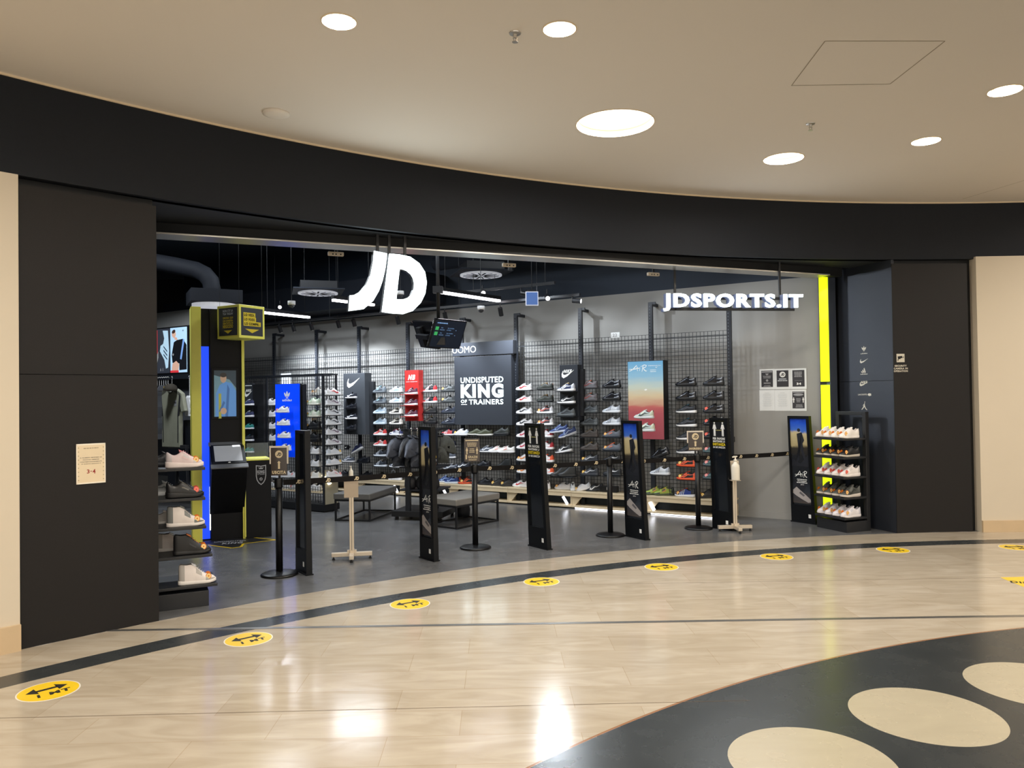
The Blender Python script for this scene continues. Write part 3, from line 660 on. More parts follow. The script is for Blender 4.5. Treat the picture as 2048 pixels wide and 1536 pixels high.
def gate(l0, l1, kind, lb, top=1.32, lean=(0, 0)):
    p, q = fl(*l0), fl(*l1); d = q - p; L = d.length; a = math.atan2(d.y, d.x)
    t = thing('security_gate', lb, 'security gate', (p.x, p.y, 0), a, 'security gates across the entrance')
    # tapered, slightly leaning plate
    c = math.cos(-a); s_ = math.sin(-a); lx = lean[0]*c - lean[1]*s_; ly = lean[0]*s_ + lean[1]*c
    def fr(x0, x1, z0, z1, y0, y1, M, name):
        k = lambda x, z: (x*(1 - .11*z/top) + .05*L*z/top + lx*z/top)
        b = MB(); v = []
        for z in (z0, z1):
            for (x, y) in ((x0, y0), (x1, y0), (x1, y1), (x0, y1)): v.append((k(x, z), y + ly*z/top, z))
        b.add(v, [(0,3,2,1),(4,5,6,7),(0,1,5,4),(1,2,6,5),(2,3,7,6),(3,0,4,7)]); return b.build(name, M, t)
    fr(0, L, 0, .22, -.028, .028, GATE, 'foot_panel'); fr(-.01, L+.01, 0, .012, -.036, .036, GATE, 'floor_plate')
    fr(0, .024, .22, top-.03, -.026, .026, GATE, 'rail'); fr(L-.045, L, .22, top-.03, -.026, .026, GATE, 'rail'); fr(0, L, top-.03, top, -.026, .026, GATE, 'top_cap')
    fr(.024, L-.045, .22, top-.03, -.008, .008, GGL, 'acrylic')
    kx = lambda x, z: (x*(1 - .11*z/top) + .05*L*z/top + lx*z/top); ky = lambda z: ly*z/top
    b = mb_nf(); W2 = L - .069; cx = .024 + W2/2
    for side in (-1,):
        b.X = Matrix.Identity(4)
        sh = Matrix.Identity(4); sh[0][2] = (lx + .05*L - .11*cx)/top; sh[1][2] = ly/top; b.X = sh
        if kind == 'poster':
            b.m(PSTR); b.rect(.026, L-.047, .24, top-.035, -.0095)
            b.m(DKP); b.poly([(cx-.03,1.10),(cx+.04,1.12),(cx+.07,1.02),(cx+.045,.98),(cx+.06,.86),(cx+.09,.78),(cx+.06,.77),(cx+.01,.9),(cx-.03,.8),(cx-.07,.74),(cx-.06,.72),(cx-.01,.78),(cx-.02,.95)], -.0103); b.disc(cx+.0, 1.145, .022, -.0103, n=12)
            b.poly([(.03,.80),(cx+.0,.73),(L-.05,.86),(L-.05,.70),(.03,.70)], -.0100)
            b.m(DKP); b.poly([(cx-.09,.52),(cx+.06,.54),(cx+.05,.42),(cx-.03,.36),(cx-.1,.38)], -.0103)
            b.m(SHP); b.poly([(cx-.12,.40),(cx-.07,.44),(cx-.02,.40),(cx+.05,.35),(cx+.13,.285),(cx+.135,.265),(cx+.08,.255),(cx,.29),(cx-.08,.33),(cx-.125,.36)], -.0106)
            b.m(SHD); b.poly([(cx-.02,.385),(cx+.04,.34),(cx+.02,.325),(cx-.04,.365)], -.011)
            b.m(WHT); script_air(b, cx, .60, .17, .08, -.0106); lines(b, cx+.01, .535, .17, 3, .02, .009, -.0106, 7); tick(b, cx+.03, .5, .035, -.0106, .0003)
            text(b, 'JD', cx+.01, .47, .05, .015, -.0106, 0)
        elif kind == 'people':
            b.m(STI); b.rect(.026, L-.047, 1.06, top-.045, -.0095); b.m(WHT); two_people(b, cx, 1.19, .17, .12, -.0103)
            b.m(mat('pale yellow line', (200, 190, 120), .5)); b.rect(cx-.045, cx+.045, 1.172, 1.177, -.0103)
            b.m(WHT); text(b, 'PER FAVORE', cx, 1.075, W2*.8, .028, -.0105, .04); text(b, 'MANTENERE LA', cx, 1.043, W2*.8, .022, -.0105, .03)
            b.m(mat('sign yellow', (226, 200, 40), .5)); text(b, 'DISTANZA', cx, 1.008, W2*.82, .032, -.0105, .05)
            b.m(WHT); text(b, 'DI SICUREZZA', cx, .972, W2*.8, .022, -.0105, .03)
        b.m(WHT); b.rect(L-.09, L-.055, .07, .115, -.0291)
    b.build('print', WHT, t); return t
gate((597, 1139.8), (619, 1150.7), 'plain', 'narrow black security gate seen edge-on, beside the USCITA post', 1.32, (0.0, 0))
gate((844.7, 1114.7), (873, 1123), 'poster', 'black security gate with mountain poster, the one in front of the clothing rack', 1.32, (-.01, 0))
gate((1062, 1090.6), (1099, 1100), 'people', 'black security gate with distance sticker, in front of the white trainers column', 1.32, (-.045, 0))
gate((1255, 1071.6), (1294.7, 1080.4), 'poster', 'black security gate with mountain poster, in front of the sunset light box', 1.32, (-.045, 0))
gate((1428, 1055.5), (1468, 1062), 'people', 'black security gate with distance sticker, behind the sanitiser stand at the grey wall', 1.32, (-.03, 0))
gate((1586, 1042.3), (1634, 1049), 'poster', 'black security gate with mountain poster, standing beside the yellow light strip', 1.32, (-.045, 0))
# ================================================================ sanitiser stands
PALU = mat('satin aluminium profile', (214, 200, 180), .38, .55); BOT = mat('white bottle plastic', (228, 222, 208), .4); RUB = mat('black rubber foot', (20, 20, 20), .7)
def stand(px, py, rz, lb, plate, face):
    p = fl(px, py); t = thing('sanitiser_stand', lb, 'stand', (p.x, p.y, 0), rz, 'aluminium sanitiser stands')
    def prof(x0, x1, y0, y1, z0, z1, ax):
        b = MB(); b.box(x0, x1, y0, y1, z0, z1)
        if ax == 'z':
            b.m(mat('profile groove', (120, 112, 100), .5)); b.box(-.003, .003, y0-.001, y0, z0, z1)
        return b
    MB().box(-.0225, .0225, -.0225, .0225, .07, .80).build('upright', PALU, t, bevel=.003)
    b = MB()
    b.box(-.003, .003, -.0235, -.0226, .075, .80); b.build('groove', mat('profile groove', (120, 112, 100), .5), t)
    MB().box(-.20, .20, -.0225, .0225, .03, .07).build('foot_bar', PALU, t, bevel=.003)
    MB().box(-.0225, .0225, -.19, .19, .0301, .0699).build('foot_bar', PALU, t, bevel=.003)
    for x, y in ((-.18, 0), (.18, 0), (0, -.17), (0, .17)): MB().at(x, y, 0).lathe([(.014, 0), (.014, .012), (.006, .014), (.006, .031)], 14).build('foot', RUB, t)
    for x, y, a in ((0, -.034, 0), (-.034, 0, PI/2), (.034, 0, -PI/2)): MB().at(x, y, .07, a).box(-.018, .018, -.012, .012, 0, .022).build('corner_bracket', PALU, t)
    if plate: MB().box(-.07, .07, -.03, -.024, .62, .80).build('back_plate', mat('plate', (176, 160, 140), .3, .4), t); MB().box(-.09, .09, -.06, .04, .80, .806).build('shelf', PALU, t); zb = .8065
    else: MB().box(-.062, .062, .01, .06, .60, .82).build('holder_plate', PALU, t); MB().box(-.055, .055, -.075, .0, .594, .60).build('shelf', PALU, t); zb = .6005
    y = -.0 if plate else -.04
    w = thing('sanitiser_bottle', 'small white pump bottle on top of the stand by the belt' if plate else 'large white sanitiser pump bottle held on the stand at the grey wall', 'bottle', (p.x + (0 if plate else -.0), p.y + (y if plate else -.065), zb if plate else zb))
    k = .45 if plate else 1.0
    MB().lathe([(.046*k, 0), (.048*k, .01*k), (.048*k, .15*k), (.044*k, .175*k), (.02*k, .205*k), (.018*k, .22*k)], 24).build('body', BOT, w, smooth=True)
    MB().at(0, 0, .22*k).lathe([(.02*k, 0), (.02*k, .02*k), (.008*k, .022*k), (.008*k, .045*k)], 20).build('cap', BOT, w, smooth=True)
    b = MB(); b.box(-.035*k, .012*k, -.008*k, .008*k, .262*k, .276*k); b.box(-.02*k, .022*k, -.012*k, .012*k, .27*k, .282*k); b.build('pump', BOT, w, bevel=.002)
stand(704, 1118, .18, 'aluminium sanitiser stand with a back plate, between the first two gates', True, 0)
stand(1470, 1062, .05, 'aluminium sanitiser stand holding the large bottle, in front of the grey wall', False, 0)
# ================================================================ upholstered benches
LEA = mat('grey leatherette', (128, 124, 118), .45, var=.05, bump=.05); LEB = mat('dark grey leatherette', (96, 95, 93), .45, var=.05, bump=.05)
def bench(f, r, l, Lx, Ly, M, lb):
    F0 = fl(*f); R0 = fl(*r); d = (R0 - F0); a = math.atan2(d.y, d.x); t = thing('padded_bench', lb, 'bench', (F0.x, F0.y, 0), a, 'padded benches')
    ct = MB(); ct.box(-.012, Lx+.012, -.012, Ly+.012, .285, .365); ct.build('cushion', M, t, bevel=.012)
    for x in (0, Lx-.022):
        for y in (0, Ly-.022): MB().box(x, x+.022, y, y+.022, 0, .262).build('leg', BLK, t)
    b = MB(); b.box(0, Lx, 0, .022, .262, .285); b.box(0, Lx, Ly-.022, Ly, .262, .285); b.box(0, .022, .022, Ly-.022, .262, .285); b.box(Lx-.022, Lx, .022, Ly-.022, .262, .285); b.build('top_frame', BLK, t)
    for x0, x1, y0, y1 in ((.022, Lx-.022, 0, .018), (.022, Lx-.022, Ly-.018, Ly), (0, .018, .022, Ly-.022), (Lx-.018, Lx, .022, Ly-.022)): MB().box(x0, x1, y0, y1, .004, .022).build('stretcher', BLK, t)
bench((913, 1059.6), (993, 1043), 0, .80, .56, LEA, 'light grey padded bench beside the distance sign post')
bench((740, 1043.8), (797, 1021), 0, .92, .50, LEB, 'dark grey padded bench behind the first sanitiser stand')
# ================================================================ illuminated signs hung in the entrance
EMW = mat('lit white letter face', (240, 255, 255), .4, emit=3.2, emit_rgb=(232, 250, 250)); LSIDE = mat('letter side', (40, 44, 50), .4)
LR = mat('letter return glow', (50, 56, 70), .5, emit=.22, emit_rgb=(170, 185, 240))
h1 = fl(740, 466, ZG); pc = Vector((h1.x, h1.y, 0)); nrm = CHN
TL, BL = onp(736, 502, pc, nrm), onp(750, 628, pc, nrm); lx, rx = onp(683, 600, pc, nrm), onp(845, 560, pc, nrm)
hh = TL.z - onp(736, 627, pc, nrm).z; cxx = onp(777, 565, pc, nrm)
t = thing('letter_sign', 'large glowing white two-letter sign hung over the entrance', 'sign', (cxx.x, cxx.y, cxx.z), RZ)
K = hh*.985
q = lambda L_: [(jdn(p)[0]*K, jdn(p)[1]*K) for p in L_]
for nme, A, B, cl in (('letter', _JL, _JR, False), ('letter', _DO, _DI, True)):
    MB().strip(q(A), q(B), 0, .02, cl).build(nme, EMW, t); MB().strip([(a*1.0-.004, b) for a, b in q(A)], [(a*1.0-.002, b) for a, b in q(B)], .021, .06, cl).build('letter_body', LSIDE, t)
for x, z0 in ((-.16*K, .48), (.035*K, .48), (.30*K, .44)):
    b = MB(); b.box(x-.012, x+.012, .03, .055, z0*K, ZG - cxx.z); b.build('hanger', BLK, t)
lamp('glow', 'AREA', tuple(cxx + nrm*.05), 10, (.9, 1, 1), t, size=.5, size_y=.5, target=tuple(cxx + nrm*2))
A0, A1 = fl(1353, 519, ZG), fl(1564, 522, ZG); dd = (A1 - A0).normalized(); n2_ = Vector((dd.y, -dd.x, 0)); rz2 = math.atan2(dd.y, dd.x)
u0, u1 = onp(1326, 605, A0, n2_), onp(1605, 608, A0, n2_); c2 = (u0 + u1)/2; W = (Vector((u1.x, u1.y, 0)) - Vector((u0.x, u0.y, 0))).length
zt_, zb_ = onp(1465, 587.5, A0, n2_).z, onp(1465, 623, A0, n2_).z
t = thing('letter_sign', 'glowing white shop web address sign hung over the entrance', 'sign', (c2.x, c2.y, (zt_+zb_)/2), rz2)
H2 = zt_ - zb_
b = mb_nf(); text(b, 'JDSPORTS.IT', 0, 0, W, H2, -.02, .032, .02); b.build('letters', EMW, t)
b = mb_nf(); text(b, 'JDSPORTS.IT', -.012, -.003, W, H2, .002, .035, .05); b.build('letter_returns', LR, t)
MB().box(-W*.47, W*.46, .055, .075, -H2*.42, -H2*.25).build('back_rail', BLK, t); MB().box(-W*.47, W*.46, .055, .075, H2*.2, H2*.36).build('back_rail', BLK, t)
for P_ in (A0, A1):
    x = (P_ - c2).dot(dd); MB().box(x-.011, x+.011, .055, .077, -H2*.4, ZG - t.location.z).build('hanger', BLK, t)
lamp('glow', 'AREA', tuple(t.location + n2_*.06), 5, (.92, .95, 1), t, size=1.2, size_y=.15, target=tuple(t.location + n2_*2))
# ================================================================ notices and prints
PAPER = mat('laminated paper', (226, 208, 176), .35); PW = mat('white paper', (224, 226, 226), .5); PINK_ = mat('grey print', (120, 112, 100), .6); REDI = mat('red marker', (150, 40, 36), .6)
pc = arcp(FR - .003, th_of(-2.92, 5.33)); c_ = fl(181, 1262)
def on_arc(px, py, r):
    d = ray(px, py); lo, hi = 2, 14
    for _ in range(50):
        m_ = (lo+hi)/2; P = CAM + d*m_
        if math.hypot(P.x-FC.x, P.y-FC.y) < r: lo = m_
        else: hi = m_
    return CAM + d*lo
pa, pb = on_arc(152.5, 927, FR-.004), on_arc(211, 927, FR-.004); pz1, pz0 = on_arc(181, 887, FR-.004).z, on_arc(181, 967, FR-.004).z
dx = Vector((pb.x-pa.x, pb.y-pa.y, 0)); w_ = dx.length; h_ = pz1-pz0
t = thing('notice', 'cream laminated capacity notice with red handwritten number, on the dark panel', 'notice', (pa.x, pa.y, pz0), math.atan2(dx.y, dx.x))
MB().box(0, w_, -.001, .0015, 0, h_).build('sheet', PAPER, t)
b = mb_nf().m(mat('clear edge', (240, 232, 215), .2)); b.rect(0, w_, h_*.965, h_, -.0015); b.rect(0, w_, 0, h_*.035, -.0015); b.rect(0, w_*.035, 0, h_, -.0015); b.rect(w_*.965, w_, 0, h_, -.0015)
b.m(mat('ornament print', (176, 164, 132), .6))
for x in (.075, .925):
    for k in range(9): b.disc(w_*x, h_*(.1+.1*k), w_*.022, -.0016, n=8)
b.m(mat('header print', (172, 156, 130), .6)); lines(b, w_*.5, h_*.885, w_*.66, 1, .1, h_*.025, -.0016, 21)
b.m(PINK_); 
for k, s_ in enumerate(('IL NUMERO MASSIMO DI', 'PERSONE AMMESSE', 'CONTEMPORANEAMENTE', 'IN QUESTO NEGOZIO E')): text(b, s_, w_*.5, h_*(.65-.052*k), w_*(.74, .56, .74, .66)[k], h_*.026, -.0016, .02)
b.m(REDI); text(b, '3', w_*.40, h_*.305, w_*.09, h_*.1, -.0017, .02); text(b, '4', w_*.60, h_*.30, w_*.10, h_*.115, -.0017, .02); b.rect(w_*.47, w_*.53, h_*.30, h_*.315, -.0017)
b.build('print', PINK_, t)
pa, pb = on_arc(1786, 716, FR-.003), on_arc(1817, 716, FR-.003); dx = Vector((pb.x-pa.x, pb.y-pa.y, 0)); s_ = dx.length/1.0
cz = on_arc(1800, 716, FR-.003).z; cm = on_arc(1801, 716, FR-.003)
LOG = mat('cream vinyl logo', (205, 200, 185), .5)
b = mb_nf().m(LOG); k = s_/31
b.rect(-8*k, 8*k, -8*k, 8*k, -.001); b.m(PANL); b.poly([(-6*k,3*k),(3*k,4*k),(4*k,0),(-5*k,-1.5*k)], -.002); b.poly([(-6*k,-6*k),(-5*k,-6*k),(-4*k,-2*k),(0,-2*k),(0,-.5*k),(-5.5*k,-1*k)], -.002); b.rect(5*k, 6.3*k, 0, 3*k, -.002)
b.m(LOG)
for i, s2 in enumerate(('SECURITY', 'CAMERA IN', 'OPERATION')): text(b, s2, 0, (-15-5*i)*k, (24, 28, 28)[i]*k, 3.6*k, -.001, .05)
o = b.build('camera_print', loc=(cm.x, cm.y, cm.z), rot=(0, 0, math.atan2(dx.y, dx.x))); tag(o, 'white vinyl security camera symbol and words on the dark panel', 'sign')
# logos on the return panel
def on_ret(px, py): return onp(px, py, (q1.x, q1.y, 0), JN)
LX = JX
def ret(px, py, w, draw, lb):
    P = on_ret(px, py) + JN*.002; k = on_ret(px+w/2, py); k0 = on_ret(px-w/2, py); s_ = math.hypot(k.x-k0.x, k.y-k0.y)
    b = mb_nf().m(LOG); draw(b, s_); o = b.build('wall_logo', loc=tuple(P), rot=(0, 0, JA)); tag(o, lb, 'logo')
vk = lambda px, py, h: on_ret(px, py-h/2).z - on_ret(px, py+h/2).z
METL = METP
h14 = vk(1728, 700, 12)
ret(1728, 698, 15, lambda b, s: (trefoil(b, 0, 0, h14, LOG, METP, 0), b.m(LOG), text(b, 'adidas', 0, -h14*.74, s*.9, h14*.2, 0, .03)), 'white three-leaf logo, topmost print on the glossy entrance panel')
def dtick(b, s, h): P = [tick(b, 0, 0, .2)]; 
def tickd(sw):
    def f(b, s):
        k = mb_nf(); k.m(LOG); tick(k, 0, 0, 1); b.v += [(x*s, y, z*h14*1.25) for x, y, z in k.v]; b.f += k.f; b.mi += k.mi
        if sw: text(b, 'NIKE', .04*s, h14*.30, s*.72, h14*.42, -.0005, .05, 0, .25*s/h14*.2)
    return f
ret(1728, 722, 16, tickd(False), 'white tick logo, second print from the top on the entrance panel')
ret(1728, 742, 15, lambda b, s: (three_bars(b, 0, .1*h14, h14*.95), text(b, 'adidas', 0, -h14*.5, s*.95, h14*.2, 0, .03)), 'white three-bar logo, third print from the top on the entrance panel')
ret(1728, 768, 17, tickd(True), 'white tick logo with lettering, fourth print from the top on the entrance panel')
ret(1729, 789, 28, lambda b, s: (text(b, 'LACOSTE', -.14*s, 0, s*.62, h14*.24, 0, .03), b.poly([(.22*s,-.0*s),(.3*s,.1*s*.6),(.4*s,.06*s),(.5*s,.03*s),(.46*s,0),(.5*s,-.05*s),(.36*s,-.09*s),(.26*s,-.05*s)], 0)), 'white word with a small reptile logo on the entrance panel')
ret(1729, 812, 14, lambda b, s: leaper(b, 0, 0, h14*1.4), 'white leaping figure logo on the entrance panel')
ret(1727, 836, 8, lambda b, s: (b.disc(0, .2*h14, .25*h14, 0), b.poly([(-.3*h14,-.4*h14),(.3*h14,-.4*h14),(.3*h14,-.05*h14),(-.3*h14,-.05*h14)], 0)), 'small white badge print seen above the top shelf of trainers')
# six papers on the grey wall
def paper(px0, py0, px1, py1, draw, lb):
    a, c = onw(px0, py1, N_WALL + .004), onw(px1, py0, N_WALL + .004); w = math.hypot(c.x-a.x, c.y-a.y); zb = onw((px0+px1)/2, py1, N_WALL + .004).z; h = onw((px0+px1)/2, py0, N_WALL+.004).z - zb
    t = thing('paper_notice', lb, 'notice', (a.x, a.y, zb), -AW, 'six paper notices on the grey wall')
    MB().box(0, w, 0, .002, 0, h).build('sheet', PW, t); b = mb_nf(); draw(b, w, h); b.build('print', PINK_, t)
DKG = mat('dark notice print', (44, 44, 50), .5); MIDG = mat('mid grey print', (150, 150, 152), .6); LTG = mat('light grey print', (186, 190, 194), .6)
def dark(b, w, h): b.m(DKG); b.rect(w*.12, w*.88, h*.12, h*.92, -.001); b.m(MIDG)
def n1(b, w, h): dark(b, w, h); b.rect(w*.15, w*.85, h*.83, h*.89, -.0015); b.poly([(w*.38,h*.78),(w*.62,h*.78),(w*.55,h*.7),(w*.45,h*.7)], -.0015); lines(b, w*.5, h*.66, w*.56, 4, h*.035, h*.02, -.0015, 2); b.disc(w*.5, h*.44, w*.08, -.0015); lines(b, w*.5, h*.33, w*.56, 2, h*.04, h*.03, -.0015, 3); lines(b, w*.5, h*.19, w*.5, 2, h*.035, h*.025, -.0015, 4)
def n2f(b, w, h): dark(b, w, h); jd_disc(b, w*.5, h*.72, w*.19, WHT, DKG, -.0015); b.m(LTG); lines(b, w*.5, h*.5, w*.52, 1, .1, h*.05, -.0015, 5); lines(b, w*.5, h*.42, w*.66, 1, .1, h*.05, -.0015, 6)
def n3(b, w, h): dark(b, w, h); lines(b, w*.48, h*.82, w*.6, 4, h*.07, h*.045, -.0015, 8); lines(b, w*.5, h*.42, w*.56, 1, .1, h*.012, -.0015, 9); b.m(WHT); text(b, '34', w*.52, h*.26, w*.28, h*.11, -.0015, .06)
def n4(b, w, h): b.m(LTG); lines(b, w*.5, h*.86, w*.35, 1, .1, h*.015, -.001, 10); lines(b, w*.5, h*.79, w*.62, 13, h*.048, h*.012, -.001, 11)
def n6(b, w, h): dark(b, w, h); b.rect(w*.15, w*.85, h*.86, h*.9, -.0015); b.poly(ell(w*.5, h*.77, w*.32, h*.06, 0), -.0015); b.m(WHT); two_people(b, w*.5, h*.52, h*.26, w*.6, -.0015); b.m(MIDG); lines(b, w*.5, h*.58, w*.32, 4, h*.05, h*.03, -.0015, 12); lines(b, w*.55, h*.3, w*.5, 4, h*.04, h*.025, -.0015, 13)
X3 = [(1519.5, 1549), (1550, 1580.5), (1581.5, 1612.5)]
for i, (f, lb) in enumerate(((n1, 'dark printed sheet, corner notice above the blank letter on the grey wall'), (n2f, 'dark printed sheet with round white logo, middle of the upper notice row'), (n3, 'dark printed sheet showing the number 34, end of the upper notice row'))): paper(X3[i][0], 738-.6*i, X3[i][1], 779-.4*i, f, lb)
for i, (f, lb) in enumerate(((n4, 'pale typed letter below the corner dark notice on the grey wall'), (n4, 'pale typed letter between the other letter and the two-person notice'), (n6, 'dark two-person distance sheet at the end of the lower notice row'))): paper(X3[i][0], 780-.3*i, X3[i][1], 821.5+.2*i, f, lb)
w0 = onw(1467, 878.5, N_WALL + .0)
tag(MB().box(-.02, .02, -.05, 0, -.035, .035).build('belt_clip', BLK, loc=tuple(w0), rot=(0, 0, -AW), bevel=.004), 'small black box fixed on the grey wall beside the last mesh panel', 'clip')
# ================================================================ trainers
SHOES = {}
UST = [0, .03, .08, .16, .25, .33, .40, .46, .54, .62, .72, .82, .91, .97, 1.0]
def lerp(tab, u):
    for (a, x), (b, y) in zip(tab, tab[1:]):
        if u <= b: return x + (y-x)*(u-a)/(b-a) if b > a else y
    return tab[-1][1]
OUT = [(0, .018), (.03, .026), (.1, .033), (.25, .034), (.4, .034), (.55, .039), (.7, .046), (.82, .045), (.91, .036), (.97, .023), (1, .010)]
PRO = {  # height of the upper along the shoe, sole thickness heel / toe, sole flare
 'low':    ([(0, .082), (.03, .092), (.08, .088), (.16, .072), (.25, .068), (.33, .076), (.40, .092), (.46, .094), (.54, .084), (.62, .072), (.72, .058), (.82, .050), (.91, .046), (.97, .038), (1, .026)], .026, .020, 1.06),
 'runner': ([(0, .090), (.03, .104), (.08, .096), (.16, .078), (.25, .074), (.33, .084), (.40, .102), (.46, .100), (.54, .086), (.62, .072), (.72, .060), (.82, .050), (.91, .044), (.97, .037), (1, .026)], .034, .022, 1.12),
 'chunky': ([(0, .092), (.03, .106), (.08, .100), (.16, .084), (.25, .080), (.33, .090), (.40, .108), (.46, .108), (.54, .094), (.62, .080), (.72, .066), (.82, .056), (.91, .048), (.97, .040), (1, .028)], .040, .026, 1.16),
 'high':   ([(0, .120), (.03, .134), (.08, .136), (.16, .130), (.25, .128), (.33, .134), (.40, .128), (.46, .112), (.54, .094), (.62, .076), (.72, .060), (.82, .052), (.91, .047), (.97, .038), (1, .026)], .028, .022, 1.06)}
SL = .272
def sole_h(v, u):
    _, a, b, _ = PRO[v]; return a + (b-a)*min(1, u*1.3) + (.006*max(0, (u-.8)/.2)**2)
def ring(v, u):
    tab, a, b, fl_ = PRO[v]; w = lerp(OUT, u); h = lerp(tab, u); z0 = sole_h(v, u) - .004; H = h - z0
    if u <= .375:
        rim = .60 if v != 'high' else .66
        P = [(1, 0), (1.03, .3), (.97, .62), (rim+.14, .93), (rim, 1.0), (rim-.12, .92)]; c = (0, .25)
        pts = [(p[0]*w, z0 + p[1]*H) for p in P[:5]] + [((rim-.16)*w, z0+.45*H)]
        pts = pts[:5]; mid = (0, z0 + .22*H)
        inner_ = [((rim-.1)*w, z0+.9*H)]
        left = pts + inner_; return left + [mid] + [(-y, z) for y, z in left[::-1]]
    P = [(1, 0), (1.03, .30), (.95, .58), (.78, .80), (.56, .93), (.30, .985)]
    left = [(p[0]*w, z0 + p[1]*H) for p in P]; return left + [(0, z0+H)] + [(-y, z) for y, z in left[::-1]]
def side_pt(v, u, t, off=.0012):
    R_ = ring(v, u)[:7] if u > .375 else ring(v, u)[:5]
    k = t*(len(R_)-1) if u <= .375 else t*5; i = min(int(k), len(R_)-2); f = k-i
    y = R_[i][0]*(1-f)+R_[i+1][0]*f; z = R_[i][1]*(1-f)+R_[i+1][1]*f
    return y + off, z
def X(u): return (u-.5)*SL
def make_shoe(key, variant='low', upper=(235,235,235), sole=(240,240,240), lining=(30,30,34), laces=None, mark='tick', mrgb=(40,40,44), tagc=None, panel=None, rough=.5):
    v = variant; t = bpy.data.objects.new('trainer', None); COL.objects.link(t)
    mk = lambda c, r=rough: mat('shoe %d %d %d %.2f' % (c + (r,)), c, r, var=.04, scale=30, bump=.03 if r > .3 else 0)
    MU = mk(upper); ML = mk(lining, .8); MS = mk(sole, .45); MM = mk(mrgb); MP = mk(panel) if panel else MU
    b = MB(); n = 13; vs = []
    for u in UST:
        for y, z in ring(v, u): vs.append((X(u), y, z))
    fs = []; b.m(MU); b.m(ML); b.m(MP); b.cur = 0; b.v = vs
    for i in range(len(UST)-1):
        op = UST[i+1] <= .41
        for k in range(n-1):
            b.f.append((i*n+k, i*n+k+1, (i+1)*n+k+1, (i+1)*n+k))
            inn = 4 <= k <= 7
            pan = panel and ((UST[i] >= .72 and k in (0, 1, 10, 11)) or (UST[i] < .16 and not inn) or (.4 < UST[i] < .62 and k in (2, 3, 8, 9)))
            b.mi.append(1 if (op and inn) else (2 if pan else 0))
    b.f.append(tuple(range(n))); b.mi.append(2 if panel else 0); b.f.append(tuple(range((len(UST)-1)*n+n-1, (len(UST)-1)*n-1, -1))); b.mi.append(0)
    b.build('upper', parent=t, smooth=True, sub=1)
    # sole
    fl_ = PRO[v][3]; b = MB(); vs = []; K = len(UST)
    for u in UST:
        w = lerp(OUT, u)*fl_; h = sole_h(v, u); ts = .010*max(0, (u-.72)/.28)**2 + .004*max(0, (.1-u)/.1)
        for y, z in ((w*.86, ts), (w*1.0, ts+.006), (w*1.0, ts*.3+h*.8), (w*.93, h), (-w*.93, h), (-w*1.0, ts*.3+h*.8), (-w*1.0, ts+.006), (-w*.86, ts)): vs.append(((u-.5)*SL*1.025, y, z))
    fs = [(i*8+k, i*8+(k+1)%8, (i+1)*8+(k+1)%8, (i+1)*8+k) for i in range(K-1) for k in range(8)] + [tuple(range(8)), tuple(range((K-1)*8+7, (K-1)*8-1, -1))]
    b.add(vs, fs); b.build('sole', MS, t, smooth=True, bevel=.002)
    # tongue and laces
    th = lerp(PRO[v][0], .40); b = MB()
    x0, x1 = X(.36), X(.47); w = .017
    b.add([(x0-.006, -w, th+.010), (x0-.006, w, th+.010), (x1, w, th-.006), (x1, -w, th-.006), (x0-.001, -w*.9, th-.01), (x0-.001, w*.9, th-.01), (x1, w, th-.016), (x1, -w, th-.016)], [(0,1,2,3),(4,7,6,5),(0,4,5,1),(1,5,6,2),(2,6,7,3),(3,7,4,0)])
    b.build('tongue', mk(laces or upper), t, smooth=True, bevel=.004)
    b = MB()
    for u in (.46, .51, .56, .61, .66):
        h = lerp(PRO[v][0], u); w = lerp(OUT, u)*.5; b.bar((X(u), -w, h-.001), (X(u)+.006, w, h-.001), .0028, 6)
    b.build('laces', mk(laces or upper, .75), t)
    # side mark on both sides
    if mark:
        b = mb_nf().m(MM)
        for sd in (1, -1):
            def quadstrip(A, B, N=5):
                for (a0, a1), (b0, b1) in zip(zip(A, A[1:]), zip(B, B[1:])):
                    for k in range(N):
                        f, g = k/N, (k+1)/N; q = []
                        for (p_, r_), h in ((( a0, a1), f), ((a0, a1), g), ((b0, b1), g), ((b0, b1), f)):
                            u = p_[0]+(r_[0]-p_[0])*h; tt = p_[1]+(r_[1]-p_[1])*h; y, z = side_pt(v, u, tt, .0018); q.append((X(u), sd*y, z))
                        b.add(q, [(0,1,2,3)] if sd < 0 else [(3,2,1,0)])
            if mark == 'tick':
                A = [(.62, .62), (.66, .42), (.60, .30), (.45, .40), (.3, .60), (.12, .80)]; B = [(.66, .60), (.72, .30), (.62, .10), (.46, .24), (.3, .50), (.12, .76)]
                quadstrip(A, B, 3)
            elif mark == 'bars':
                for k in range(3): u = .44+.085*k; quadstrip([(u, .86), (u+.08, .08)], [(u+.035, .86), (u+.115, .08)])
            elif mark == 'block':
                quadstrip([(.42, .8), (.60, .7)], [(.42, .3), (.60, .25)], 4)
            elif mark == 'air':
                quadstrip([(.05, .06), (.30, .06)], [(.05, -.5), (.30, -.5)], 4)
        b.build('side_mark', MM, t)
